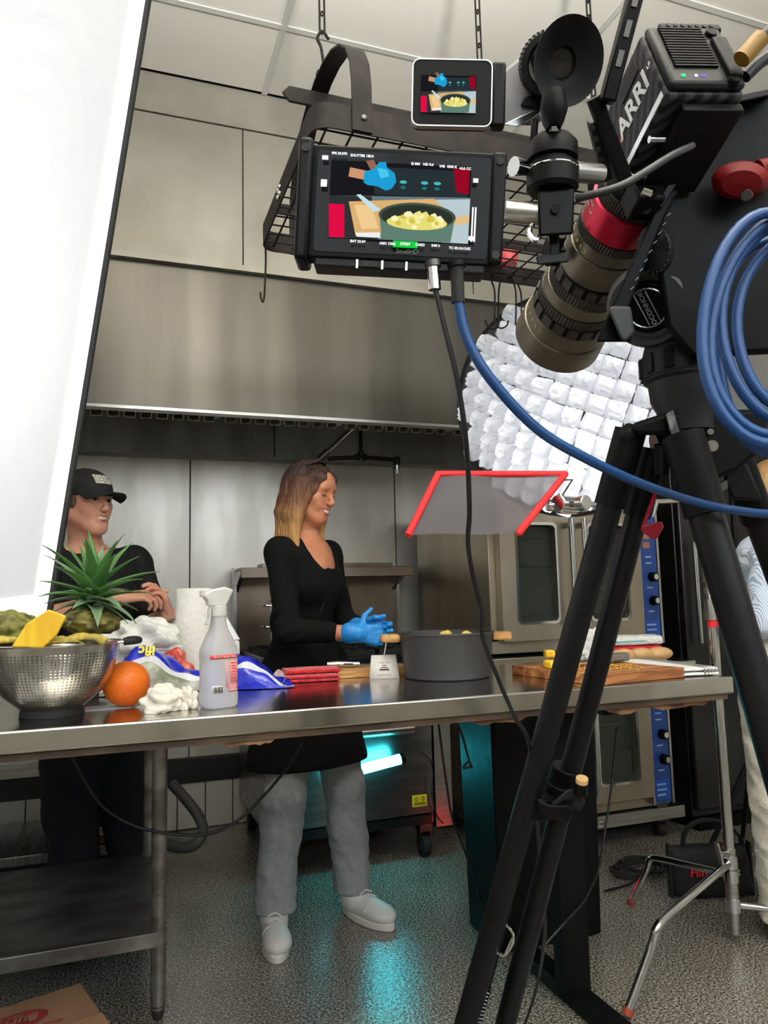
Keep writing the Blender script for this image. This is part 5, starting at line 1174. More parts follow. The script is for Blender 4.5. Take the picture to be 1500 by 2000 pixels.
# red towel: two folded pieces
rtm = mat('red terry cloth', (206, 22, 38), .9, 0, (178, 14, 28), 60, bump=.9, bscale=170, sheen=.3)
def cloth_slab(name, label, c, w_, d_, h_, rz, m, group=None, layers=2, seed=0, cat='towel'):
    t = thing(name, label, cat, Matrix.Translation(c) @ Euler((0, 0, rz)).to_matrix().to_4x4(), group); r = random.Random(seed)
    for k in range(layers):
        z0, z1 = h_*k/layers, h_*(k+1)/layers-.0006; ww, dd = w_*(1-.04*k*r.random()), d_*(1-.05*k*r.random()); n = 14
        def fn(u, v, z0=z0, z1=z1, ww=ww, dd=dd):
            # closed rounded slab profile
            a = 2*PI*v; cx = math.copysign(abs(math.cos(a))**.35, math.cos(a)); cz = math.copysign(abs(math.sin(a))**.5, math.sin(a))
            return ((u-.5)*ww, cx*dd/2*(1-.02*math.sin(u*5)), (z0+z1)/2+cz*(z1-z0)/2*(1-.06*math.sin(u*9+k)))
        mb = MB().surf(fn, n, 24); c_ = n+1
        mb.add([fn(0, j/24) for j in range(24)], [tuple(range(24))]); mb.add([fn(1, j/24) for j in range(24)], [tuple(range(23, -1, -1))])
        mb.build('fold', m, t, sharp=50)
    return t
rp = on(600, 1333)+V(.0, .06, 0)
cloth_slab('red_towel', 'folded red terry towel on the steel table', rp+V(.0, 0, 0), .20, .13, .02, -.1, rtm, layers=2, seed=1)
cloth_slab('red_towel', 'smaller red towel folded on top of the other red towel', rp+V(.028, .012, .0206), .155, .10, .014, -.05, rtm, layers=1, seed=2)
# small board, knife, card
def board(name, label, c, w_, d_, h_, rz, m, groove=True, planks=5):
    t = thing(name, label, 'cutting board', Matrix.Translation(c) @ Euler((0, 0, rz)).to_matrix().to_4x4())
    for k in range(planks):
        y0 = -d_/2+d_*k/planks; MB().box(-w_/2, w_/2, y0+.0002, y0+d_/planks-.0002, 0, h_).build('plank', m if k % 2 else MATS[m.name+' b'], t, bevel=.0012)
    if groove:
        for a in (-1, 1): MB().box(-w_/2+.02, w_/2-.02, a*(d_/2-.018)-.003, a*(d_/2-.018)+.003, h_-.0005, h_+.0004).build('groove', mat('groove brown', (120, 80, 44), .7), t); MB().box(a*(w_/2-.02)-.003, a*(w_/2-.02)+.003, -d_/2+.018, d_/2-.018, h_-.0005, h_+.0004).build('groove', MATS['groove brown'], t)
    return t
mat('acacia wood b', (160, 104, 58), .5, 0, (110, 64, 32), 7, (1, 9, 9), bump=.05); mat('light wood b', (196, 150, 92), .5, 0, (166, 116, 62), 9, (1, 10, 10), bump=.05)
bp_ = on(725, 1323)+V(.03, .085, 0)
board('small_cutting_board', 'small light wood cutting board behind the white card', bp_, .24, .16, .02, -.1, wood2)
kn_ = thing('chef_knife', 'knife with steel handle resting on the small board', 'knife', Matrix.Translation(bp_+V(-.06, .03, .021)) @ Euler((0, 0, -.25)).to_matrix().to_4x4())
MB().tube([(-.07, 0, .01), (-.04, 0, .011), (0, 0, .0095), (.03, 0, .009)], [.010, .0105, .009, .008], 12).build('handle', chrome, kn_); MB().prism([(.03, -.01), (.15, -.012), (.19, .004), (.03, .012)], .007, .009).build('blade', steel, kn_)
MB().tube([(-.02, -.0095, .012), (.01, -.0088, .011)], .0022, 6).build('handle_inlay', black, kn_)
cdp = on(757, 1326)+V(0, .03, 0); cdw = mat('card stock', (232, 228, 220), .7)
cdt = thing('tent_card', 'white folded tent card hanging on a bead chain by the pot', 'card', Matrix.Translation(cdp) @ Euler((0, 0, -.28)).to_matrix().to_4x4())
for s in (-1, 1): MB().add([(-.043, s*.026, 0), (.043, s*.026, 0), (.036, 0, .066), (-.036, 0, .066)], [(0, 1, 2, 3)]).build('card_face', cdw, cdt, solid=.0008)
CM = Matrix(((1, 0, 0, 0), (0, .37, -.93, -.0155), (0, .93, .37, .029), (0, 0, 0, 1)))
text('lettering', 'P  W  T  Z', .0062, ink, CM @ T(0, .016, .0006), cdt, world=False); 
for k, (w_, z) in enumerate(((.012, .008), (.020, .002), (.028, -.003), (.03, -.006), (.04, -.02))): MB().box(-w_/2, w_/2, z-.0012 if k < 4 else z-.0004, z+.0012 if k < 4 else z+.0004, .0004, .0008, CM).build('printed_line', ink, cdt)
# dark pot with wooden handles
pc_ = on(885, 1333); pc_ = V(pc_.x+.045, pc_.y+.138, TH+.0006); pr_ = .139
pot = thing('cooking_pot', 'matte charcoal pot with wooden handles on the steel table', 'pot', Matrix.Translation(pc_) @ Euler((0, 0, -.36)).to_matrix().to_4x4())
potm = mat('matte charcoal', (58, 59, 60), .5, .2); potin = mat('pot inside', (52, 52, 53), .45, .3)
MB().lathe([(0, 0), (pr_*.86, 0), (pr_*.885, .003), (pr_*.89, .008), (pr_*.885, .012), (pr_*.90, .02), (pr_*.985, .118), (pr_, .122), (pr_*1.02, .126), (pr_*1.015, .130), (pr_*.97, .129), (pr_*.96, .12), (pr_*.88, .012), (0, .010)], 72).build('vessel', potm, pot)
for s in (-1, 1):
    MB(Matrix.Rotation(0 if s > 0 else PI, 4, 'Z')).prism([(pr_-.006, -.035), (pr_+.012, -.042), (pr_+.05, -.03), (pr_+.055, 0), (pr_+.05, .03), (pr_+.012, .042), (pr_-.006, .035)], .104, .126).build('handle', wood2, pot, bevel=.006)
    MB(Matrix.Rotation(0 if s > 0 else PI, 4, 'Z')).box(pr_-.012, pr_+.012, -.02, .02, .098, .112).build('handle_mount', black, pot, bevel=.003)
bz = wm(pot) @ V(-pr_-.035, -.034, .127); cv = wm(cdt) @ V(0, 0, .06)
ch_ = thing('bead_chain', 'white bead chain between pot handle and tent card', 'chain', cv)
for k in range(16): t_ = k/15; MB().ball(bz.lerp(cv, t_)+V(0, -.006*math.sin(PI*t_), 0), .0021, 8, 6).build('bead', white, ch_, world=True)
pt_ = mat('boiled potato', (232, 200, 92), .5, 0, (222, 184, 70), 12, sss=.1)
rr = random.Random(9); piles = [(.0, -.03, .118), (.06, -.01, .116)]+[(.085*math.sqrt(rr.random())*math.cos(a), .085*math.sqrt(rr.random())*math.sin(a), .095+rr.uniform(-.008, .004)) for a in [rr.random()*6.28 for _ in range(26)]]
for i, (x, y, z) in enumerate(piles):
    s = rr.uniform(.017, .022); o = MB().box(-s, s, -s*.8, s*.8, -s*.7, s*.7).build('potato_chunk', pt_, bevel=s*.45, seg=3)
    o.matrix_basis = wm(pot) @ T(x, y, z) @ Euler((rr.uniform(-.5, .5), rr.uniform(-.5, .5), rr.random()*3)).to_matrix().to_4x4()
    tag(o, ('left of the two yellow potato chunks peeking over the pot rim', 'right of the two yellow potato chunks peeking over the pot rim')[i] if i < 2 else 'yellow potato chunk down inside the charcoal pot', 'potato', 'potato chunks in the pot')
# right end: board, cut pieces, knife, potatoes, towels
q0, q1, q2 = on(1047, 1311), on(1168, 1340), on(1338, 1323)
bx_ = (q2-q1).normalized(); wB = (q2-q1).length; dB = .36
bc_ = q1+bx_*(wB/2)+V(-bx_.y, bx_.x, 0)*(dB/2)
rzB = math.atan2(bx_.y, bx_.x)
board('large_cutting_board', 'thick acacia cutting board at the right end of the table', bc_, wB, dB, .026, rzB, wood, False, 7)
BM = Matrix.Translation(bc_+V(0, 0, .0265)) @ Euler((0, 0, rzB)).to_matrix().to_4x4()
for i in range(7):
    o = MB().box(-.02, .02, -.014, .014, 0, .02+.004*(i % 3)).build('pineapple_piece', fruit, bevel=.004); o.matrix_basis = BM @ T(-.13+.028*(i % 3)+.006*i, .02+.03*(i//3), .0005+(.0 if i < 6 else .0255), rz=i*.7)
    tag(o, 'cut pineapple piece heaped on the acacia board', 'fruit', 'pineapple pieces on the acacia board')
crm = MB(); rr = random.Random(2)
for i in range(90):
    s = rr.uniform(.0015, .004); crm.cbox((rr.uniform(-.1, .1), rr.gauss(-.06, .03), .001), s*1.6, s, .002, None)
o = crm.build('pineapple_crumbs', fruit); o.matrix_basis = BM; tag(o, 'fine yellow pineapple scraps scattered on the acacia board', 'scraps'); o['kind'] = 'stuff'
kn2 = thing('carving_knife', 'long dark knife lying across the acacia board', 'knife', BM @ T(.02, .03, .001, rz=.12))
MB().prism([(-.15, -.004), (-.1, -.016), (.03, -.018), (.03, .016), (-.12, .012)], .012, .0145).build('blade', mat('dark blade', (46, 46, 48), .3, .8), kn2); MB().box(.03, .15, -.017, .017, .002, .026).build('handle', mat('pewter handle', (124, 120, 114), .4, .6), kn2, bevel=.006)
potm2 = mat('potato skin', (192, 156, 110), .7, 0, (168, 130, 84), 12, bump=.15, bscale=60)
for i, (px, py, lab) in enumerate(((1192, 1288, 'raw potato leftmost of three behind the acacia board'), (1214, 1289, 'raw potato in the middle of three behind the board'), (1246, 1289, 'raw potato rightmost and largest of three behind the board'))):
    p = on(px, 1306)+V(.05, .22, 0); p = onZ(px, 1296, TH); p.z = TH+.0005
    mb = MB().ball((0, 0, .0225), (.041+.004*i, .031, .0225), 28, 18); mb.v = [Vector((v.x*(1+.08*math.sin(v.y*40+i)), v.y*(1+.06*math.sin(v.x*30+i*2)), v.z)) for v in mb.v]
    o = mb.build('potato', potm2); o.matrix_basis = Matrix.Translation((1.60+.068*i, 2.115-.005*i, TH+.0006)) @ Euler((0, 0, -.4+.2*i)).to_matrix().to_4x4(); tag(o, lab, 'potato', 'raw potatoes')
whc = mat('white terry cloth', (226, 224, 218), .9, 0, bump=.8, bscale=170); redc = mat('red cloth', (190, 20, 34), .85, bump=.4, bscale=150)
tb_ = V(1.70, 2.245, TH+.0006)
cloth_slab('folded_towel', 'white towel at the bottom of the stack behind the potatoes', tb_, .25, .13, .028, -.1, whc, layers=1, cat='towel')
cloth_slab('folded_towel', 'red towel in the middle of the stack behind the potatoes', tb_+V(-.01, 0, .0285), .24, .125, .016, -.08, redc, layers=1)
tw = cloth_slab('folded_towel', 'white towel with teal stripe topping the stack', tb_+V(.0, .0, .045), .235, .12, .034, -.1, whc, layers=1)
MB().box(-.11, .11, -.0605, -.059, .014, .018).build('teal_stripe', mat('teal cloth', (80, 160, 160), .9), tw)
crumple('crumpled_towel', 'small crumpled white towel beside the towel stack', 'towel', V(1.54, 2.22, TH+.0006), (.04, .03, .045), 77, whc, amp=.5, freq=.7)
stt = cloth_slab('striped_dish_towel', 'white dish towel with grey stripes at the table corner', V(1.515, 1.835, TH+.0008), .125, .34, .024, -.08, mat('white linen', (228, 226, 222), .85, bump=.3, bscale=200), layers=2)
for k in range(4): MB().surf(lambda u, v, k=k: (.018+.011*k+.005*v, (u-.5)*.33, .0245-.003*abs(2*u-1)**6), 12, 1).build('grey_stripe', mat('grey stripe', (120, 118, 116), .85), stt, solid=.0006)
for k in range(4): MB().box(.018+.011*k, .023+.011*k, -.1712, -.1695, .003, .02).build('grey_stripe', mat('grey stripe', (120, 118, 116), .85), stt)
# ================================================================== things on the second table
rl2 = V(.235, 2.44, .929)
ptw = thing('paper_towel_roll', 'tall white paper towel roll standing behind the spray bottle', 'paper towel', rl2)
ptm = mat('paper towel', (232, 229, 220), .9, 0, bump=.5, bscale=55)
MB().lathe([(.019, 0), (.055, 0), (.0565, .004), (.0565, .274), (.055, .278), (.019, .278), (.019, 0)], 48).build('roll', ptm, ptw); MB().lathe([(.019, .002), (.0195, .277), (.017, .277), (.017, .002)], 24).build('cardboard_core', kb, ptw)
MB().surf(lambda u, v: ((.0567+.0015*u)*math.cos(-1.0+.5*u), (.0567+.0015*u)*math.sin(-1.0+.5*u)-.01*u*u, .002+.274*v), 6, 4).build('loose_sheet', ptm, ptw, solid=.0006)
wbn = thing('white_bin', 'white plastic bin with liner and red label behind the colander', 'bin', V(.095, 2.42, .929))
wp_ = mat('white plastic', (222, 222, 220), .35)
taper(MB(), -.10, .10, -.08, .08, 0, .10, .012).build('bin_body', wp_, wbn, bevel=.008); mb = MB(); ringprism(mb, rrect(.206, .166, .02), rrect(.19, .15, .016), .096, .104); mb.build('rim', wp_, wbn)
MB().box(-.035, .015, -.0815, -.0795, .030, .082).build('label', mat('black label', (26, 24, 26), .5), wbn, bevel=.001)
MB().prism(rrect(.036, .013, .006), -.0005, .0008, Matrix(((1, 0, 0, -.01), (0, 0, -1, -.0815), (0, 1, 0, .070), (0, 0, 0, 1)))).build('label_badge', rd, wbn)
text('label_lettering', 'OXO', .011, white, Matrix(((1, 0, 0, -.01), (0, 0, -1, -.0826), (0, 1, 0, .070), (0, 0, 0, 1))), wbn, world=False); text('label_lettering', 'SoftWorks', .008, white, Matrix(((1, 0, 0, -.01), (0, 0, -1, -.0826), (0, 1, 0, .052), (0, 0, 0, 1))), wbn, world=False)
crumple('bin_liner', 'crumpled white bag bulging out of the white bin', 'bag', V(.070, 2.42, 1.02), (.085, .075, .045), 55, mat('white bag film', (226, 226, 218), .45, bump=.4, bscale=30), amp=.62, freq=.9)
crumple('tomato_bag', 'red tomato bag lying in front of the white bin', 'bag', V(.165, 2.335, .929), (.04, .025, .045), 56, mat('tomato red', (176, 54, 38), .3, 0, (200, 160, 140), 10, mixpos=(.5, .75)), amp=.5, freq=.6)
jug = thing('white_jug', 'white plastic jug to the right of the paper towels', 'jug', V(.325, 2.38, .929))
taper(MB(), -.045, .04, -.04, .04, 0, .12, .0).build('body', wp_, jug, bevel=.012); taper(MB(), -.012, .012, -.012, .012, .2, .12, .0); mb = MB(); mb.add([(-.045, -.04, .118), (.04, -.04, .118), (.04, .04, .118), (-.045, .04, .118), (-.035, -.014, .215), (-.012, -.014, .215), (-.012, .014, .215), (-.035, .014, .215)], [(0, 1, 5, 4), (1, 2, 6, 5), (2, 3, 7, 6), (3, 0, 4, 7), (4, 5, 6, 7)]); mb.build('shoulder', wp_, jug, bevel=.006)
MB().cyl((-.0235, 0, .213), (-.0235, 0, .232), .013, n=16).build('cap', white, jug)
# steamer pot on the range
sp_ = thing('stock_pot', 'shiny steel steamer pot on the range behind the woman', 'pot', V(.80, 3.55, .934))
MB().lathe([(0, 0), (.10, 0), (.105, .006), (.105, .115), (.11, .12), (.105, .125), (.105, .215), (.110, .22), (.107, .224), (.06, .236), (0, .242)], 48).build('vessel', chrome, sp_); MB().ball((0, 0, .262), (.018, .018, .012), 14, 8).cyl((0, 0, .24), (0, 0, .256), .006).build('lid_knob', chrome, sp_)
for z in (.10, .20):
    for s in (-1, 1): MB().tube(spline([(s*.104, -.035, z), (s*.135, -.03, z+.004), (s*.142, 0, z+.006), (s*.135, .03, z+.004), (s*.104, .035, z)], 4), .005, 8).build('handle', chrome, sp_)

# ================================================================== flag, C-stand, sandbag, floor things
fl = thing('red_frame_scrim', 'small grey net scrim with a red frame above the pot', 'scrim', P(950, 985, 2.0))
ft = [P(797, 1046, 1.93), P(856, 926, 2.06), P(1104, 926, 2.10), P(1014, 1040, 1.95)]
fr_ = mat('red canvas', (206, 34, 40), .7, bump=.2, bscale=80)
for a, b in ((0, 1), (1, 2), (2, 3)): MB().tube([ft[a], ft[b]], .0095, 10).ball(ft[b] if b < 3 else ft[b], .0095, 10, 6).build('frame_bar', fr_, fl, world=True)
def netmat():
    m = bpy.data.materials.new('grey net'); m.use_nodes = True; nt = m.node_tree; b = nt.nodes['Principled BSDF']; b.inputs['Base Color'].default_value = rgb((82, 79, 83)); b.inputs['Roughness'].default_value = .8; b.inputs['Alpha'].default_value = .8; return m
MB().surf(lambda u, v: (ft[0].lerp(ft[3], u)).lerp(ft[1].lerp(ft[2], u), v)+V(0, .004*math.sin(9*u+3*v), .003*math.sin(7*u)), 14, 10).build('net', netmat(), fl, world=True)
MB().tube([P(1086, 938, 2.09), P(1118, 937, 2.08), P(1090, 980, 2.04), P(1066, 978, 2.03)], .0025, 6).build('mount_rod', rubber, fl, world=True)
cs = thing('c_stand', 'chrome C-stand with red tape holding the scrim arm', 'stand', V(1.955, 2.085, 0))
cx_, cy_ = 1.955, 2.085
def pole(z0, z1, r_, nm, m=chrome): return MB().cyl((cx_, cy_, z0), (cx_, cy_, z1), r_, n=18).build(nm, m, cs, world=True)
pole(.03, 1.10, .0175, 'lower_pole'); pole(1.08, 1.24, .0145, 'middle_pole'); pole(1.2, 1.50, .0095, 'upper_pole')
pole(.03, .30, .0205, 'base_sleeve', steel)
for z0, z1, q in ((1.06, 1.13, .024), (1.15, 1.17, .021), (1.19, 1.25, .022)): pole(z0, z1, q, 'collar', steel)
pole(1.035, 1.058, .0182, 'red_tape', fr_); pole(1.40, 1.46, .0105, 'red_tape', fr_)
for z in (1.10, 1.22): MB().tube([(cx_, cy_, z), (cx_+.05, cy_-.03, z+.002), (cx_+.06, cy_-.036, z+.02)], .005, 8).build('t_knob', chrome, cs, world=True)
gh = P(1106, 986, 2.05); MB().cyl(gh+V(-.035, -.01, 0), gh+V(.035, .01, 0), .026, n=20).build('grip_head', chrome, cs, world=True, bevel=.004)
MB().cyl(gh+V(.02, -.03, -.0), gh+V(.024, -.06, .0), .02, n=16).build('grip_knob', steel, cs, world=True, bevel=.003); MB().cyl(gh+V(.02, -.0, .0), gh+V(-.05, .02, .0), .016, n=14).build('grip_jaw', chrome, cs, world=True, bevel=.003)
MB().cyl(gh+V(.02, 0, .0), V(cx_, cy_, 1.48), .0085, n=12).build('grip_arm', chrome, cs, world=True)
MB().cyl(V(cx_-.03, cy_, 1.48), V(cx_+.03, cy_, 1.48), .024, n=16).build('arm_clamp', steel, cs, world=True)
f1 = onZ(1226, 1980, .012); k1 = onZ(1285, 1806, .235)
def legpath(h, knee, foot): return spline([h, h.lerp(knee, .5), h.lerp(knee, .92), knee+(foot-knee)*.06+(knee-h)*.02, knee.lerp(foot, .3), foot], 6)
for nm, h, kn2_, ft_ in (('leg', V(cx_, cy_, .255), V(1.66, 2.06, .215), V(1.50, 2.03, .012)), ('leg', V(cx_, cy_, .215), V(1.86, 2.36, .20), V(1.83, 2.46, .012)), ('leg', V(cx_, cy_, .12), V(2.13, 2.0, .10), V(2.19, 1.98, .012))):
    if nm == 'leg' and h.z > .25: kn2_, ft_ = onZ(1290, 1800, .235), onZ(1226, 1978, .015)
    lg = MB().tube(legpath(h, kn2_, ft_), .0125, 12).build('leg', chrome, cs, world=True)
    d = (ft_-kn2_).normalized(); MB().cyl(ft_-d*.012, ft_+d*.006, .015, n=12).build('foot_cap', mat('orange rubber', (150, 62, 44), .7), lg, world=True)
    MB().cyl((cx_, cy_, h.z-.022), (cx_, cy_, h.z+.022), .0245, n=18).build('leg_hub', chrome, cs, world=True)
MB().tube([(cx_-.02, cy_-.01, .285), (cx_-.05, cy_-.02, .29)], .012, 10).build('lock_post', chrome, cs, world=True)
MB().tube([(cx_-.05, cy_-.02, .25), (cx_-.062, cy_-.022, .30), (cx_-.078, cy_-.028, .335)], .001, flat=(.02, .008, (0, 1, 0))).build('lock_handle', steel, cs, world=True, bevel=.003)
# sandbag
sbc = onZ(1405, 1762, 0); sbM = Matrix.Translation((sbc.x+.02, sbc.y+.06, 0)) @ Euler((0, 0, -.32)).to_matrix().to_4x4()
sbg = thing('sandbag', 'black sandbag with red and white lettering behind the C-stand', 'sandbag', sbM)
bkf = mat('black nylon', (13, 13, 15), .75, bump=.2, bscale=120)
def pil(u, v):
    a = 2*PI*v; w_ = .155*(1+.02*math.sin(6*u)); t = (2*u-1); thick = .055*(1-abs(t)**5)**.5+.004; hgt = .095*(1-.06*t*t)
    cy = math.copysign(abs(math.cos(a))**.7, math.cos(a)); cz = math.copysign(abs(math.sin(a))**.55, math.sin(a)); return (t*w_+.008*math.sin(a*2), cy*thick*(1-.3*(cz*.5+.5)), .095+cz*hgt*(1-.02*math.cos(9*t)))
MB().surf(pil, 30, 40).build('bag', bkf, sbg, sharp=180)
for s in (-1, 1): MB().cbox((s*.156, 0, .095), .012, .03, .20).build('seam', bkf, sbg, bevel=.004)
MB().tube(spline([(-.10, .0, .18), (-.085, 0, .24), (-.03, .0, .275), (.06, 0, .27), (.12, 0, .22), (.135, 0, .18)], 6), .001, flat=(.03, .006, (0, 1, 0))).build('carry_strap', bkf, sbg)
SM = lambda x, z, y=-.0535: Matrix(((1, 0, 0, x), (0, 0, -1, y), (0, 1, 0, z), (0, 0, 0, 1)))
text('lettering', 'Film', .048, mat('red stitch', (190, 26, 34), .6), SM(-.062, .105, -.0575), sbg, world=False, bold=.0012, shear=.1); text('lettering', 'tools', .048, lw, SM(.040, .103, -.0575), sbg, world=False, bold=.0012, shear=.1)
# floor cables
def fcable(nm, pts, r_, lab, m=bkc): o = tag(MB().tube(spline(pts, 8), r_, 8).build(nm, m), lab, 'cable'); recenter(o); return o
cc = onZ(1245, 1700, .01); pts = []
for k in range(90): a = k*.42; q = .085+.02*math.sin(k*.9); pts.append(V(cc.x+q*1.15*math.cos(a)+.03*(k > 45), cc.y+q*math.sin(a)*.9, .008+.0006*k*.5))
pts = [V(cc.x-.25, cc.y-.12, .006), V(cc.x-.12, cc.y-.1, .006)]+pts+[V(cc.x+.2, cc.y-.05, .008)]
o = tag(MB().tube(pts, .005, 7).build('coiled_floor_cable', bkc), 'coil of black cable on the floor left of the sandbag', 'cable'); recenter(o)
fcable('drooping_cable', [onY(x, y, 2.30) for x, y in ((135, 1468), (160, 1515), (195, 1570), (250, 1608), (320, 1627), (400, 1630), (460, 1606), (510, 1560), (560, 1500), (590, 1450))], .0045, 'black cable drooping under the tables in front of the legs')
fcable('hanging_power_cord', [onY(x, y, d) for x, y, d in ((856, 1410, 2.2), (872, 1530, 2.25), (884, 1600, 2.3), (905, 1655, 2.35), (925, 1712, 2.4), (938, 1760, 2.45))]+[onZ(945, 1800, .006), onZ(1000, 1830, .006)], .004, 'black cord hanging left of the black bin')
fcable('pan_cable', [onY(1205, 1420, 2.1), onY(1196, 1520, 2.1), onY(1182, 1620, 2.08), onY(1168, 1700, 2.02), onY(1140, 1760, 1.95), onY(1105, 1800, 1.90), onY(1060, 1850, 1.88)], .0035, 'thin black cable looping down from the table bracket')
bcx = [onY(x, y, 2.24) for x, y in ((896, 1418), (904, 1440), (912, 1470), (918, 1495), (905, 1500), (915, 1488), (922, 1500))]
fcable('short_black_cord', bcx, .004, 'short black cord at the top left of the black bin')
# ribbed drain hose
hp_ = spline([onY(335, 1530, 3.5), onY(362, 1560, 3.45), onY(388, 1595, 3.4), onY(396, 1625, 3.38), onY(380, 1650, 3.36), onY(350, 1655, 3.4), onY(320, 1645, 3.45)], 10)
ho = tag(MB().tube(hp_, [.022+.0016*(i % 2) for i in range(len(hp_))], 12).build('drain_hose', mat('grey ribbed hose', (74, 74, 74), .6)), 'grey ribbed drain hose looping to the floor beside the table leg', 'hose'); recenter(ho)
# cardboard box bottom left
bxp = onZ(158, 1916, .27)
bxM = Matrix.Translation((bxp.x, bxp.y, 0)) @ Euler((0, 0, .30)).to_matrix().to_4x4()
cbx = thing('cardboard_box', 'brown cardboard box with red oval logo at the lower left', 'box', bxM)
kft = mat('corrugated card', (104, 78, 56), .85, 0, (94, 69, 48), 6)
MB().box(-.40, 0, -.40, 0, 0, .262).build('carton', kft, cbx, bevel=.002)
MB().box(-.40, -.002, -.195, -.001, .2625, .266).build('flap', kft, cbx); MB().box(-.40, -.002, -.399, -.2, .2625, .266).build('flap', kft, cbx)
MB().box(-.40, 0.0, -.225, -.17, .2662, .2668).build('packing_tape', mat('brown tape', (116, 90, 66), .35), cbx)
MB().lathe([(0, .0), (.045, 0)], 32, T(-.155, -.085, .2668) @ Matrix.Diagonal((1.4, .8, 1, 1))).build('logo_oval', mat('logo red', (98, 18, 20), .7), cbx)
text('logo_lettering', 'Burry', .04, kft, T(-.155, -.085, .2672, rz=PI-.05), cbx, world=False, shear=.3, bold=.0008)
text('print_lettering', 'SINCE', .012, kft, T(-.155, -.062, .2672, rz=PI), cbx, world=False)
for k in range(2): MB().box(-.19, -.075, -.135-.009*k, -.132-.009*k, .2662, .2668).build('printed_line', mat('logo red', (98, 18, 20), .7), cbx)

# ================================================================== people
def cn(a, b, ra, rb, k=.02, op='+'): return dict(t='c', a=tuple(a), b=tuple(b), r=(ra, rb), k=k, op=op)
def el(c, r, R=None, k=.02, op='+'): return dict(t='e', c=tuple(c), r=tuple(r), R=R, k=k, op=op)
def hs_(n, d): return dict(t='h', n=tuple(n), d=d)
def bounds(ps, pad=.03):
    lo = [9]*3; hi = [-9]*3
    for p in ps:
        if p.get('op', '+') != '+' or p['t'] == 'h': continue
        for i in range(3):
            if p['t'] == 'c': a = min(p['a'][i], p['b'][i])-max(p['r']); b = max(p['a'][i], p['b'][i])+max(p['r'])
            else: a = p['c'][i]-max(p['r']); b = p['c'][i]+max(p['r'])
            lo[i] = min(lo[i], a-pad); hi[i] = max(hi[i], b+pad)
    return lo, hi
def blob(name, ps, vox, m, parent=None, smooth=2, disp=None, lo=None, hi=None):
    l, h = bounds(ps); return net_object(name, [(ps, lo or l, hi or h, vox)], m, parent, smooth, disp)
class Head:
    def __init__(s, c, f, tilt_up=V(0, 0, 1), sc_=1.0):
        s.f = Vector(f).normalized(); s.r = s.f.cross(tilt_up).normalized(); s.u = s.r.cross(s.f).normalized(); s.c = Vector(c); s.s = sc_
        s.R = [[s.r[i], s.f[i], s.u[i]] for i in range(3)]
    def p(s, x, y, z): return s.c+(s.r*x+s.f*y+s.u*z)*s.s
    def el(s, c, r, k=.015, op='+'): return el(s.p(*c), [q*s.s for q in r], s.R, k*s.s, op)
    def cn(s, a, b, ra, rb, k=.015, op='+'): return cn(s.p(*a), s.p(*b), ra*s.s, rb*s.s, k*s.s, op)
    def M(s): return mtx(s.c, s.r, s.f, s.u)
    def prims(s, male=False, smile=1):
        j = 1.08 if male else 1.0
        L = [s.el((0, -.014, .030), (.073, .094, .083)), s.el((0, .026, -.028), (.057*j, .060, .078), .03), s.cn((0, .058, -.094), (0, .050, -.085), .019*j, .024*j, .03)]
        for q in (-1, 1):
            L += [s.cn((q*.047*j, -.004, -.046), (q*.018, .056, -.092), .019*j, .016*j, .035), s.el((q*.041, .056, -.014), (.022, .020, .017), .025), s.el((q*.030, .060, -.040), (.018, .018, .018), .02), s.el((q*.075, -.010, -.008), (.007, .017, .030), .008)]
        L += [s.cn((-.034, .074, .024), (.034, .074, .024), .013, .013, .02), s.el((0, .056, .045), (.05, .034, .04), .03)]
        for q in (-1, 1): L += [s.el((q*.031, .094, .003), (.018, .013, .0125), .012, '-')]
        L += [s.cn((0, .086, .014), (0, .106, -.026), .006, .009*j, .011), s.el((0, .098, -.031), (.017, .012, .009), .009)]
        for q in (-1, 1): L += [s.el((q*.031, .072, .003), (.0145, .0135, .0125), .004)]
        L += [s.cn((-.019, .082, -.052+.003*smile), (0, .089, -.054), .0055, .007, .008), s.cn((.019, .082, -.052+.003*smile), (0, .089, -.054), .0055, .007, .008), s.cn((-.015, .081, -.068), (.015, .081, -.068), .0075, .0075, .01)]
        L += [s.el((0, .098, -.0605), (.022, .018, .0045+.002*smile), .005, '-')]
        return L
def hand(W, d, n, side, sc_=1.0, curl=(.5, .5, .6, .7), thumb=(.6, .7), spread=1.0):
    d = Vector(d).normalized(); n = Vector(n); n = (n-d*n.dot(d)).normalized(); l = d.cross(n)*side; W = Vector(W); L = []
    offs = (.029, .0098, -.0095, -.0275); lens = (.070, .078, .072, .057); rad = (.0088, .0090, .0086, .0076)
    for i in range(4):
        kn = W+(d*(.088-(.004 if i in (0, 2) else 0)-(.012 if i == 3 else 0))+l*offs[i]*spread)*sc_
        L.append(cn(W+l*offs[i]*.5*sc_+d*.008*sc_, kn, .0155*sc_, .0112*sc_, .012*sc_))
        p = kn; ang = 0; dd = (d+l*(offs[i]*3*spread)).normalized()
        for j, fr in enumerate((.45, .31, .24)):
            ang += curl[i]*(.8 if j == 0 else 1.0); v = dd*math.cos(ang)+n*math.sin(ang); q = p+v*lens[i]*fr*sc_
            L.append(cn(p, q, rad[i]*(1-.07*j)*sc_, rad[i]*(.93-.07*j)*sc_, .0035*sc_)); p = q
    b = W+(d*.022+l*.024+n*.006)*sc_; m = b+(d*thumb[0]+l*thumb[1]+n*.25).normalized()*.042*sc_; t = m+(d*(thumb[0]+.35)+l*thumb[1]*.7+n*.12).normalized()*.034*sc_
    L += [cn(W+d*.01*sc_, b, .014*sc_, .0145*sc_, .012*sc_), cn(b, m, .0135*sc_, .0105*sc_, .006*sc_), cn(m, t, .0102*sc_, .0085*sc_, .004*sc_)]
    return L
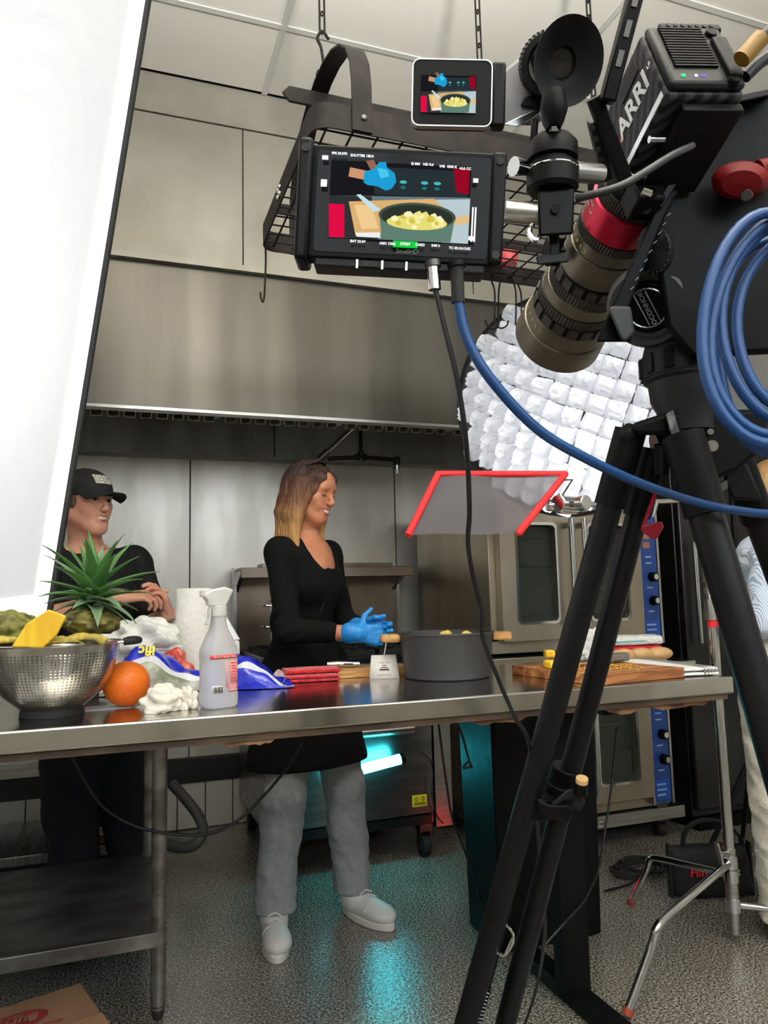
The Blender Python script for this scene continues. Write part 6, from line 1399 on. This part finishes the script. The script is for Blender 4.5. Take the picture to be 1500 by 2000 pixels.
skin_w = mat('tanned skin', (192, 130, 96), .45, 0, (182, 118, 86), 14, sss=.12, bump=.03, bscale=260)
skin_m = mat('fair skin', (222, 166, 140), .45, 0, (212, 148, 124), 12, sss=.12, bump=.03, bscale=260)
def lips(H, par, m, teeth=True, smile=1, open_=.006):
    c = []; n = 9
    for i in range(n): t = -1+2*i/(n-1); c.append((t*(.023+.003*smile), .0915-.011*t*t, t*t*.006*smile))
    up_ = [H.p(x, y, -.0560+.002*open_/.006+z) for x, y, z in c]; lo_ = [H.p(x*.94, y-.0015, -.0655-open_*.4+z*1.5*(abs(x)/.023)) for x, y, z in c]
    w_ = [.0012+.0022*math.sin(PI*i/(n-1)) for i in range(n)]
    MB().tube(up_, [q*H.s for q in w_], 8).build('upper_lip', m, par, world=True); MB().tube(lo_, [q*1.15*H.s for q in w_], 8).build('lower_lip', m, par, world=True)
    if teeth: MB().surf(lambda u, v: H.p((2*u-1)*(.0185+.003*smile), .0895-.009*(2*u-1)**2, -.0565-(open_+.003)*v*(1-.4*(2*u-1)**2)+.004*smile*(2*u-1)**2), 12, 2).build('teeth', mat('teeth', (232, 226, 214), .3), par, world=True, solid=.002)
def brows(H, par, m, thick=.0022):
    for q in (-1, 1): MB().tube([H.p(q*x, y, z) for x, y, z in ((.013, .0915, .0215), (.024, .0915, .0262), (.036, .0845, .0272), (.046, .073, .0225))], [thick*.8*H.s, thick*1.1*H.s, thick*H.s, thick*.3*H.s], 8).build('eyebrow', m, par, world=True)
def eyes(H, par, open_=True):
    for q in (-1, 1):
        if open_:
            e = MB().ball(H.p(q*.031, .0745, .0022), .0116*H.s, 16, 12).build('eyeball', mat('eye white', (226, 220, 214), .2), par, world=True)
            d_ = (H.f+H.r*.2).normalized(); ce_ = H.p(q*.031, .0745, .0022)
            MB().lathe([(0, .0119*H.s), (.0035*H.s, .0116*H.s), (.0052*H.s, .0106*H.s)], 16, frame(ce_, d_, V(0, 0, 1))).build('iris', mat('dark iris', (44, 34, 28), .2), e, world=True)
            MB().tube([H.p(q*x, y, z) for x, y, z in ((.019, .0835, .0035), (.026, .0875, .0085), (.034, .0870, .0090), (.0425, .079, .004))], .0016*H.s, 6).build('upper_lid', mat('lash brown', (70, 46, 36), .6), e, world=True)
        else:
            MB().tube([H.p(q*x, y, z) for x, y, z in ((.019, .0842, -.0015), (.025, .0878, -.0042), (.032, .0884, -.0046), (.0385, .0852, -.002), (.044, .079, .002))], [.0010*H.s, .0018*H.s, .0022*H.s, .0020*H.s, .0010*H.s], 6).build('eyelashes', mat('lash dark', (40, 24, 20), .6), par, world=True)
# ------------------------------------------------------------------ woman
def Wp(px, py, y): return onY(px, py, y)
Hw = Head(Wp(606, 963, 2.70), (.68, -.71, -.20), sc_=.97)
nb = Wp(596, 1052, 2.745); ch = Wp(600, 1110, 2.73); wa = Wp(588, 1215, 2.76); hp0 = Wp(598, 1320, 2.77)
tf = V(.62, -.78, 0); tr_ = V(-.78, -.62, 0)          # torso forward, her right
shR, shL = nb+tr_*.150+V(0, 0, -.055), nb-tr_*.150+V(0, 0, -.055)
TR = [[tr_[i], tf[i], (0, 0, 1)[i]] for i in range(3)]
elR = Wp(563, 1232, 2.55); wrR = Wp(694, 1237, 2.44); elL = Wp(668, 1205, 2.86); wrL = Wp(700, 1226, 2.53)
anR, anL = V(.545, 2.735, .085), V(.845, 2.80, .085); knR = anR.lerp(hp0+tr_*.09, .48)+V(.0, -.02, 0); knL = anL.lerp(hp0-tr_*.09, .48)+V(.02, -.03, 0)
body = Hw.prims()+[cn(Hw.p(0, -.02, -.06), nb+V(0, 0, -.01), .050, .055, .03), el(nb+V(0, 0, -.085)+tf*.0, (.140, .075, .08), TR, .05), el(ch+V(0, 0, -.05), (.125, .085, .12), TR, .05), cn(ch, wa, .085, .085, .05), cn(wa, hp0, .09, .115, .05)]
for sh, e, wr in ((shR, elR, wrR), (shL, elL, wrL)): body += [cn(sh, e, .040, .034, .03), cn(e, wr, .035, .025, .015), cn(nb+V(0, 0, -.04), sh, .042, .040, .05)]
for s, k, a in ((1, knR, anR), (-1, knL, anL)): body += [cn(hp0+tr_*(s*.08), k, .075, .052, .03), cn(k, a, .05, .036, .02)]
lo, hi = bounds(body); zc = nb.z+.03
hd_lo, hd_hi = [Hw.c[i]-.16 for i in range(3)], [Hw.c[i]+.16 for i in range(3)]
hd_lo[2] = zc
woman = net_object('person', [([*body, hs_((0, 0, 1), zc+.004)], lo, [hi[0], hi[1], zc+.03], .006), (Hw.prims()+body[len(Hw.prims()):len(Hw.prims())+2]+[cn(nb+V(0, 0, -.04), shR, .042, .040, .05), cn(nb+V(0, 0, -.04), shL, .042, .040, .05)]+[hs_((0, 0, -1), -zc+.004)], [hd_lo[0], hd_lo[1], zc-.02], hd_hi, .0024)], skin_w, None, 2)
tag(woman, 'smiling woman in black top and pale jeans with blue gloves', 'person'); recenter(woman)
eyes(Hw, woman, False); brows(Hw, woman, mat('brow brown', (48, 28, 20), .7), .0027); lips(Hw, woman, mat('rose lips', (166, 84, 76), .4), True, 1.7, .010)
# black knit top and long skirt panel
blk = mat('black knit', (8, 8, 9), .9, 0, (11, 11, 12), 40, bump=.35, bscale=300, spec=.2)
hem_z = .565
top = [el(nb+V(0, 0, -.10), (.150, .084, .085), TR, .05), el(ch+V(0, 0, -.05), (.137, .100, .13), TR, .05), el(ch+tf*.055+tr_*.06+V(0, 0, -.065), (.06, .055, .06), TR, .04), el(ch+tf*.055-tr_*.06+V(0, 0, -.065), (.06, .055, .06), TR, .04), cn(ch, wa, .097, .095, .05), el(wa, (.125, .095, .12), TR, .05), el(hp0, (.165, .12, .15), TR, .06), cn(hp0+tr_*.05, V(.565, 2.76, hem_z-.1), .13, .135, .06), cn(hp0-tr_*.05, V(.80, 2.81, hem_z-.1), .13, .135, .06), cn(hp0, V(.69, 2.76, hem_z-.1), .13, .14, .06)]
mR = elR.lerp(wrR, .62); mL = elL.lerp(wrL, .80)
for sh, e, wr in ((shR, elR, mR), (shL, elL, mL)): top += [cn(nb+V(0, 0, -.05), sh, .052, .050, .05), cn(sh, e, .050, .044, .03), cn(e, wr, .044, .036, .015)]
top += [hs_((0, 0, -1), -hem_z)]
nk = nb+tf*.085+V(0, 0, -.045); NR = TR
top += [el(nk+tr_*.036+V(0, 0, .01), (.045, .085, .092), TR, .006, '-'), el(nk-tr_*.036+V(0, 0, .01), (.045, .085, .092), TR, .006, '-'), el(nk+V(0, 0, .01), (.05, .085, .090), TR, .006, '-'), el(nb+V(0, 0, .03)-tf*.01, (.066, .062, .07), TR, .01, '-')]
top = [p for p in top if p['t'] != 'h']+[p for p in top if p['t'] == 'h']
def wr_w(v):
    d = wav(v, 3, .0022); e = np.array(elR); g = np.exp(-np.sum((v-e)**2, 1)/.008); s_ = np.sin((v[:, 2]*.9-v[:, 0]*.5)*170)*.0035*g
    c = np.array([.6, 2.75, 0]); n = v-c; n[:, 2] = 0; n /= np.maximum(np.linalg.norm(n, axis=1), 1e-6)[:, None]; return v+n*(d+s_)[:, None]
blob('knit_top', top, .005, blk, woman, 2, wr_w)
MB().tube([V(*(nb+tf*.098+tr_*.02+V(0, 0, -.13))), ch+tf*.108+tr_*.02+V(0, 0, -.08), wa+tf*.098+tr_*.03, hp0+tf*.122+tr_*.03, hp0+tf*.125+tr_*.035+V(0, 0, -.15)], .0025, 6).build('front_seam', mat('charcoal seam', (34, 34, 36), .8), woman, world=True)
# jeans
jm = mat('pale grey jeans', (140, 143, 144), .9, 0, (132, 135, 136), 60, bump=.3, bscale=200)
jeans = []
for s, k, a in ((1, knR, anR), (-1, knL, anL)): jeans += [cn(hp0+tr_*(s*.075), k, .088, .076, .03), cn(k, a+V(0, 0, .06), .076, .070, .02), cn(a+V(0, 0, .06), a+V(0, -.005, .0), .070, .072, .01)]
jeans += [hs_((0, 0, -1), -.088), hs_((0, 0, 1), .85)]
def jw(v): return v+np.stack([wav(v, 9, .0028), wav(v, 10, .0028), np.zeros(len(v))], 1)
blob('jeans', jeans, .006, jm, woman, 2, jw)
# sneakers
shm = mat('white leather', (212, 208, 202), .45, bump=.05); slm = mat('white sole', (214, 210, 200), .6)
def shoe(toe, heel, par, lab):
    d = (toe-heel); L0 = d.length; d = d/L0; l = V(-d.y, d.x, 0); M_ = mtx(V(heel.x, heel.y, 0), d, l, V(0, 0, 1)); A = [[d[i], l[i], (0, 0, 1)[i]] for i in range(3)]
    q = lambda x, y, z: M_ @ V(x, y, z)
    ps = [el(q(.055, 0, .06), (.058, .040, .055), A, .03), el(q(.13, 0, .045), (.075, .043, .042), A, .03), el(q(L0-.065, .004, .040), (.065, .048, .034), A, .03), cn(q(.07, 0, .07), q(.05, 0, .125), .042, .040, .03), hs_((0, 0, -1), -.018)]
    s_ = blob('sneaker', ps, .0035, shm, par, 2)
    def outl(t): a = 2*PI*t; x = L0/2+math.cos(a)*L0/2*1.02; w_ = .042+.010*math.cos(a)-.004*math.cos(2*a); return (x, math.sin(a)*w_)
    pl_ = [outl(i/36) for i in range(36)]; MB(M_).prism(pl_, .0, .026).build('sole', slm, s_, world=True, bevel=.004)
    for k in range(5): x = L0-.115-.021*k; z = .092+.0105*k; MB(M_).tube(spline([(x-.006, -.024, z-.010), (x, 0, z+.002), (x+.006, .024, z-.010)], 3), .0032, 6).build('lace', mat('lace white', (206, 202, 196), .8), s_, world=True)
    MB(M_).tube(spline([(L0-.10, -.012, .08), (L0-.09, -.035, .075), (L0-.10, -.045, .05)], 3), .002, 6).build('stitching', slm, s_, world=True)
    MB(M_).surf(lambda u, v: (.02+.06*u, math.copysign(.0435, v-.5)+(v-.5)*.002, .05+.02*u), 2, 1).build('side_panel', slm, s_, world=True)
shoe(V(.510, 2.525, 0), V(.548, 2.785, 0), woman, ''); shoe(V(.935, 2.605, 0), V(.825, 2.845, 0), woman, '')
# gloves
glm = mat('blue nitrile', (42, 142, 214), .38, 0, (30, 122, 196), 12, bump=.35, bscale=70)
hR = hand(wrR, (.97, -.1, -.10), (.1, 1, -.05), 1, .98, (.75, .8, .85, .9), (.25, .95), 1.0)
cd_ = (wrR-elR).normalized(); hR += [cn(wrR-cd_*.020, wrR+V(.012, 0, 0), .036, .028, .01)]
hL = hand(wrL, (.85, -.42, -.14), (-.2, -1, -.1), -1, .98, (.7, .75, .8, .85), (.8, .5), 1.0); cd2 = (wrL-elL).normalized(); hL += [cn(wrL-cd2*.02, wrL, .034, .026, .01)]
gw = lambda v: v+np.stack([wav(v*2.2, 5, .0011), wav(v*2.2, 6, .0011), wav(v*2.2, 7, .0011)], 1)
blob('glove', hR, .0028, glm, woman, 1, gw); blob('glove', hL, .0028, glm, woman, 1, gw)
# hair: shaped volume plus loose locks, dark roots to blond ends
def hair_mat(name, top_c, mid_c, end_c, z1, z0):
    m = mat(name, mid_c, .42); nt = m.node_tree; b = nt.nodes['Principled BSDF']; L = nt.links.new
    g = nt.nodes.new('ShaderNodeNewGeometry'); sx = nt.nodes.new('ShaderNodeSeparateXYZ'); L(g.outputs['Position'], sx.inputs[0])
    n = nt.nodes.new('ShaderNodeTexNoise'); n.inputs['Scale'].default_value = 1; mp = nt.nodes.new('ShaderNodeMapping'); mp.inputs['Scale'].default_value = (130, 130, 9); L(g.outputs['Position'], mp.inputs[0]); L(mp.outputs[0], n.inputs['Vector']); n.inputs['Detail'].default_value = 5
    mr = nt.nodes.new('ShaderNodeMapRange'); mr.inputs[1].default_value = z0; mr.inputs[2].default_value = z1; L(sx.outputs[2], mr.inputs[0])
    ad = nt.nodes.new('ShaderNodeMath'); ad.operation = 'MULTIPLY_ADD'; ad.inputs[1].default_value = .55; L(n.outputs['Fac'], ad.inputs[0]); sb_2 = nt.nodes.new('ShaderNodeMath'); sb_2.operation = 'SUBTRACT'; sb_2.inputs[1].default_value = .275; L(mr.outputs[0], sb_2.inputs[0]); L(sb_2.outputs[0], ad.inputs[2])
    r = nt.nodes.new('ShaderNodeValToRGB'); e = r.color_ramp.elements; e[0].position = .08; e[0].color = rgb(end_c); e[1].position = .92; e[1].color = rgb(top_c); q = e.new(.5); q.color = rgb(mid_c)
    L(ad.outputs[0], r.inputs[0]); L(r.outputs[0], b.inputs['Base Color']); bp = nt.nodes.new('ShaderNodeBump'); bp.inputs['Strength'].default_value = .9; bp.inputs['Distance'].default_value = .012; L(n.outputs['Fac'], bp.inputs['Height']); L(bp.outputs[0], b.inputs['Normal']); return m
hm_ = hair_mat('ombre hair', (48, 27, 21), (112, 70, 42), (186, 140, 82), 1.65, 1.38)
hair = [Hw.el((0, -.022, .040), (.081, .100, .086), .02), Hw.el((0, -.060, -.01), (.080, .062, .085), .03)]
ends = [(-.080, -.02, -.27), (-.06, -.075, -.29), (-.02, -.10, -.30), (.03, -.10, -.30), (.07, -.06, -.28), (.084, -.02, -.27), (.086, .006, -.235), (-.084, .004, -.22)]
def hair_end(x, y, z): return Hw.c+(Hw.r*x+Hw.f*y)*Hw.s+V(-.010, 0, z)
for x, y, z in ends:
    a = Hw.p(x*.85, max(y, -.06)+.006, .03); m_ = Hw.p(x*1.05, y*.95, -.09); b_ = hair_end(x*1.05, y*.9, z+.03)
    hair += [cn(a, m_, .026, .026, .02), cn(m_, b_, .026, .010, .02)]
hair += [Hw.el((0, .094, -.050), (.062, .060, .092), .008, '-'), Hw.el((0, .092, .010), (.036, .044, .062), .010, '-')]
for q in (-1, 1): hair += [Hw.cn((q*.004, .050, .093), (q*.036, .072, .064), .012, .011, .014), Hw.cn((q*.036, .072, .064), (q*.062, .052, .012), .011, .013, .012), Hw.cn((q*.062, .052, .012), (q*.077, .026, -.06), .013, .014, .012), Hw.cn((q*.077, .026, -.06), (q*.080, .018, -.14), .014, .009, .012), Hw.el((q*.047, .044, .062), (.028, .032, .034), .012)]
ho_ = blob('hair', hair, .0032, hm_, woman, 1)
lk = MB(); r = random.Random(12)
for i in range(260):
    t = r.uniform(-1, 1); ang = t*2.0; sx, cx2 = math.sin(ang), math.cos(ang)
    x, y = .094*sx, -.018-.100*cx2*(1 if cx2 > 0 else .28)
    part = r.uniform(-.012, .012); o1 = r.uniform(.0, .006)
    a = Hw.p(part+.02*sx, .035-.07*r.random(), .126); a2 = Hw.p(x*.80, y*.70+.012, .088+o1); b_ = Hw.p(x*(1.0+o1*3), y*(1.0)+.004, .010); c_ = Hw.p(x*1.10, y*1.04, -.10); e_ = hair_end(x*(1.08+r.uniform(-.1, .12)), y*.96, -.20-r.random()*.10)+V(r.uniform(-.012, .012), r.uniform(-.012, .012), 0)
    pts = spline([a, a2, b_, c_, e_], 5); n = len(pts); w_ = r.uniform(.0020, .0046); lk.tube(pts, [w_*(.5+.5*min(1, q/6))*(1-.75*(q/(n-1))**2) for q in range(n)], 5)
for i in range(16):
    r2 = i/15; e_ = hair_end(.06-.02*r2, -.075-.05*r2, -.30-.07*r.random())+V(-.03*r2, 0, 0); pts = spline([Hw.p(.06, -.06, -.02), Hw.p(.075, -.080, -.12), e_], 5); lk.tube(pts, [.0028*(1-.8*q/10) for q in range(11)], 5)
o = lk.build('hair_locks', hm_, ho_, world=True); o['kind'] = 'stuff'

# ------------------------------------------------------------------ man
Hm = Head(Wp(168, 984, 3.18), (.66, -.74, .03), sc_=1.10)
nbm = Wp(172, 1078, 3.23); chm = Wp(190, 1140, 3.22); wam = Wp(182, 1270, 3.24); hpm = Wp(176, 1440, 3.24)
mf = V(.45, -.89, 0); mr_ = V(-.89, -.45, 0); MR = [[mr_[i], mf[i], (0, 0, 1)[i]] for i in range(3)]
sRm, sLm = nbm+mr_*.19+V(0, 0, -.045), nbm-mr_*.20+V(0, 0, -.045)
eRm = Wp(85, 1210, 3.02); wRm = Wp(236, 1168, 2.98); eLm = Wp(306, 1216, 3.18); wLm = Wp(330, 1200, 3.03)
eLm = Wp(300, 1222, 3.26)
bodym = Hm.prims(True, .8)+[cn(Hm.p(0, -.02, -.06), nbm+V(0, 0, -.01), .060, .066, .03), el(nbm+V(0, 0, -.09), (.185, .095, .10), MR, .05), el(chm+V(0, 0, -.06), (.165, .105, .14), MR, .05), cn(chm, wam, .11, .11, .05), cn(wam, hpm, .115, .12, .05)]
for sh, e, wr in ((sRm, eRm, wRm), (sLm, eLm, wLm)): bodym += [cn(sh, e, .056, .044, .03), cn(e, wr, .046, .030, .015), cn(nbm+V(0, 0, -.05), sh, .062, .058, .04)]
handR = hand(wRm, (1, -.12, .10), (.0, .35, -1), 1, 1.08, (.06, .62, .75, .8), (.75, .35), 1.0); handL = hand(wLm, (-.25, -.25, .75), (-.85, -.25, .25), -1, 1.05, (.5, .55, .6, .6), (.3, .9), 1.0)
for s, a in ((1, V(-.12, 3.26, .08)), (-1, V(.10, 3.30, .08))): bodym += [cn(hpm+mr_*(s*.085), hpm.lerp(a, .5)+mr_*(s*.05), .085, .06, .03), cn(hpm.lerp(a, .5)+mr_*(s*.05), a, .058, .042, .02)]
lo, hi = bounds(bodym); zc = nbm.z+.02; nh = len(Hm.prims(True))
hl, hh_ = [Hm.c[i]-.18 for i in range(3)], [Hm.c[i]+.18 for i in range(3)]
hb = handR+handL; h_lo, h_hi = bounds(hb, .02)
man = net_object('person', [([*bodym, hs_((0, 0, 1), zc+.004)], lo, [hi[0], hi[1], zc+.03], .006), (bodym[:nh+2]+[cn(nbm+V(0, 0, -.05), sRm, .062, .058, .04), cn(nbm+V(0, 0, -.05), sLm, .062, .058, .04)]+[hs_((0, 0, -1), -zc+.004)], [hl[0], hl[1], zc-.02], hh_, .0026), (handR, *bounds(handR, .02), .0028), (handL, *bounds(handL, .02), .0028)], skin_m, None, 1)
tag(man, 'talking man in black cap and polo shirt gesturing with both hands', 'person'); recenter(man)
eyes(Hm, man, True); brows(Hm, man, mat('brow ash', (96, 70, 56), .7), .0026); lips(Hm, man, mat('pale lips', (182, 104, 94), .45), True, .9, .010)
polo = [el(nbm+V(0, 0, -.10), (.20, .112, .10), MR, .05), el(chm+V(0, 0, -.06), (.182, .122, .16), MR, .05), cn(chm, wam, .128, .128, .05), el(wam, (.175, .125, .16), MR, .05), el(hpm+V(0, 0, .05), (.18, .13, .14), MR, .05)]
for sh, e in ((sRm, sRm.lerp(eRm, .72)), (sLm, sLm.lerp(eLm, .66))): polo += [cn(nbm+V(0, 0, -.07), sh, .072, .072, .04), cn(sh, e, .072, .070, .03)]
polo += [el(hpm+V(0, 0, -.02), (.19, .145, .12), MR, .05), el(nbm+mf*.06+V(0, 0, .01), (.052, .085, .075), MR, .008, '-'), el(nbm+V(0, 0, .04), (.078, .074, .08), MR, .01, '-')]
pw = lambda v: v+np.stack([wav(v, 31, .0022), wav(v, 32, .0022), wav(v, 33, .001)], 1)
blkp = mat('black pique', (9, 9, 11), .85, 0, (13, 13, 15), 30, bump=.25, bscale=320)
sh_ = blob('polo_shirt', polo, .006, blkp, man, 2, pw)
for s in (-1, 1):
    MB().surf(lambda u, v, s=s: nbm+mr_*(s*(.075*math.cos(u*1.35)*(1+.18*v)+.004))+mf*(-.02+.095*math.sin(u*1.35)*(1+.15*v))+V(0, 0, .022-.045*v-.035*u*(.4+v)), 12, 4).build('collar', blkp, sh_, world=True, solid=.004)
MB().lathe([(0, .003), (.010, .003), (.0115, 0)], 16, frame(nbm-mr_*.095+mf*.085+V(0, 0, -.045), mf-mr_*.2, V(0, 0, 1))).build('lapel_microphone', mat('grey foam', (90, 90, 92), .8), sh_, world=True)
nav = mat('dark navy trousers', (16, 18, 28), .85, bump=.2, bscale=160); tro = []
for s, a in ((1, V(-.12, 3.26, .08)), (-1, V(.10, 3.30, .08))): k_ = hpm.lerp(a, .5)+mr_*(s*.05); tro += [cn(hpm+mr_*(s*.08)+V(0, 0, .03), k_, .118, .10, .03), cn(k_, a, .10, .088, .02)]
tro += [hs_((0, 0, -1), -.06)]
blob('trousers', tro, .008, nav, man, 2, pw)
for a in (V(-.12, 3.26, 0), V(.10, 3.30, 0)): MB().ball((a.x+.03, a.y-.07, .04), (.055, .13, .04), 18, 10).build('shoe', mat('black leather', (14, 14, 14), .4), man, world=True)
# hair at the temple and cap
blob('hair', [Hm.el((0, -.03, .012), (.080, .086, .070), .02), Hm.el((0, .075, -.01), (.075, .062, .09), .008, '-')]+[Hm.el((q*.074, .018, .004), (.007, .018, .030), .01) for q in (-1, 1)], .004, mat('short brown hair', (98, 68, 48), .6, 0, (70, 46, 32), 60, bump=.6, bscale=200), man, 1)
capm = mat('black cap cloth', (26, 27, 29), .8, bump=.2, bscale=300)
cp_ = [Hm.el((0, -.008, .040), (.087, .112, .090), .01), Hm.el((0, -.010, -.038), (.2, .2, .066), .004, '-')]
cap = blob('cap', cp_, .004, capm, man, 2)
def brim(u, v):
    a = -1.15+2.3*u; x = .080*math.sin(a); y0 = .012+.088*math.cos(a); ext = .078*v*(math.cos(a*.85)); z = .034-.016*v-.020*(math.sin(a)**2)*(.6+.6*v); return Hm.p(x*(1+.06*v), y0+ext, z)
MB().surf(brim, 24, 10).build('brim', capm, cap, world=True, solid=.004)
MB().ball(Hm.p(0, -.01, .128), .006*Hm.s, 10, 6).build('button', capm, cap, world=True)
# patch: light field with a dark key pattern, wrapped on the crown
def capw(x, z, d=0): q = max(0, 1-(x/.087)**2-((z-.040)/.090)**2); return Hm.p(x, -.008+.112*math.sqrt(q)+d, z)
ptc = MB().surf(lambda u, v: capw(-.036+.072*u, .060+.034*v, .003), 12, 6).build('patch', mat('pale patch', (206, 204, 186), .7), cap, world=True, solid=.002)
for seg in ([(-.032, .062), (-.032, .090), (-.006, .090)], [(-.026, .062), (-.026, .084), (-.012, .084), (-.012, .072), (-.02, .072)], [(-.004, .064), (-.004, .084)], [(.002, .090), (.030, .090), (.030, .064)], [(.006, .064), (.006, .082), (.022, .082), (.022, .070), (.014, .070)]):
    MB().tube([capw(x, z, .0045) for x, z in seg], .0014, 5).build('patch_line', capm, ptc, world=True)

# ------------------------------------------------------------------ third person, mostly outside the frame on the right
pc3 = P(1528, 1150, 2.62); gx3, gy3 = pc3.x, pc3.y
def Q(dx, dy, z): return V(gx3+dx, gy3+dy, z)
H3 = Head(Q(.0, .02, 1.50), (-.75, .6, -.1), sc_=.97)
b3 = H3.prims()+[cn(H3.p(0, -.02, -.06), Q(.03, .02, 1.36), .048, .055, .03), el(Q(.03, .02, 1.28), (.17, .10, .09), None, .05), cn(Q(.03, .02, 1.24), Q(.03, .02, 1.0), .10, .10, .05), cn(Q(.03, .02, 1.0), Q(.03, .02, .86), .10, .12, .05)]
aL = (Q(-.10, -.06, 1.29), Q(-.17, -.07, 1.06), Q(.02, -.17, 1.02)); aR = (Q(.17, .06, 1.29), Q(.22, -.02, 1.05), Q(.05, -.15, 1.05))
for sh, e, wr in (aL, aR): b3 += [cn(sh, e, .045, .036, .03), cn(e, wr, .036, .026, .015)]
b3 += hand(aL[2], (1, -.1, .1), (0, .4, -1), 1, .95)+hand(aR[2], (-1, -.2, 0), (0, .4, -1), -1, .95)
for s in (-.08, .10): b3 += [cn(Q(.03+s, .02, .84), Q(.02+s, 0, .45), .075, .055, .03), cn(Q(.02+s, 0, .45), Q(.03+s, .02, .08), .052, .038, .02)]
p3 = blob('person', b3, .006, skin_m, None, 2); tag(p3, 'person in striped shirt and cream trousers cut off by the right edge', 'person'); recenter(p3)
eyes(H3, p3, True); brows(H3, p3, MATS['brow ash']); lips(H3, p3, MATS['rose lips'], False)
def stripe_mat():
    m = mat('blue striped cotton', (206, 216, 228), .85); nt = m.node_tree; b = nt.nodes['Principled BSDF']; L = nt.links.new
    tc = nt.nodes.new('ShaderNodeTexCoord'); wv = nt.nodes.new('ShaderNodeTexWave'); wv.inputs['Scale'].default_value = 75; wv.bands_direction = 'X'; wv.inputs['Distortion'].default_value = .0; wv.inputs['Detail Scale'].default_value = .4
    r = nt.nodes.new('ShaderNodeValToRGB'); r.color_ramp.elements[0].position = .42; r.color_ramp.elements[0].color = rgb((150, 172, 204)); r.color_ramp.elements[1].position = .55; r.color_ramp.elements[1].color = rgb((226, 230, 234))
    L(tc.outputs['Object'], wv.inputs['Vector']); L(wv.outputs['Fac'], r.inputs[0]); L(r.outputs[0], b.inputs['Base Color']); return m
sh3 = [el(Q(.03, .02, 1.28), (.185, .115, .095), None, .05), cn(Q(.03, .02, 1.22), Q(.02, .02, .95), .13, .15, .05)]
for sh, e, wr in (aL, aR): sh3 += [cn(sh, e, .062, .058, .03), cn(e, e.lerp(wr, .75), .058, .046, .02)]
sh3 += [el(Q(.03, -.02, 1.41), (.07, .07, .08), None, .01, '-'), hs_((0, 0, -1), -.84)]
pw3 = lambda v: v+np.stack([wav(v, 51, .004), wav(v, 52, .004), wav(v, 53, .002)], 1)
blob('striped_shirt', sh3, .006, stripe_mat(), p3, 2, pw3)
t3_ = []
for s in (-.085, .105): t3_ += [cn(Q(.03+s, .02, .90), Q(.02+s, 0, .45), .12, .105, .03), cn(Q(.02+s, 0, .45), Q(.03+s, .02, .06), .105, .10, .02)]
blob('trousers', t3_+[hs_((0, 0, -1), -.06)], .007, mat('cream cotton', (222, 216, 200), .85, bump=.3, bscale=120), p3, 2, pw3)
for s in (-.05, .13): MB().ball(Q(s, -.05, .04), (.05, .12, .04), 18, 10).build('shoe', white, p3, world=True)
hm3 = hair_mat('blond hair', (150, 112, 66), (206, 176, 124), (224, 200, 156), 1.62, 1.30)
blob('hair', [H3.el((0, -.026, .040), (.083, .094, .088), .02), H3.el((0, -.062, -.03), (.085, .062, .10), .03), H3.el((.07, -.02, -.09), (.03, .05, .10), .03), H3.el((-.07, -.02, -.09), (.03, .05, .10), .03), H3.el((0, .088, -.02), (.062, .062, .098), .008, '-')], .005, hm3, p3, 1)
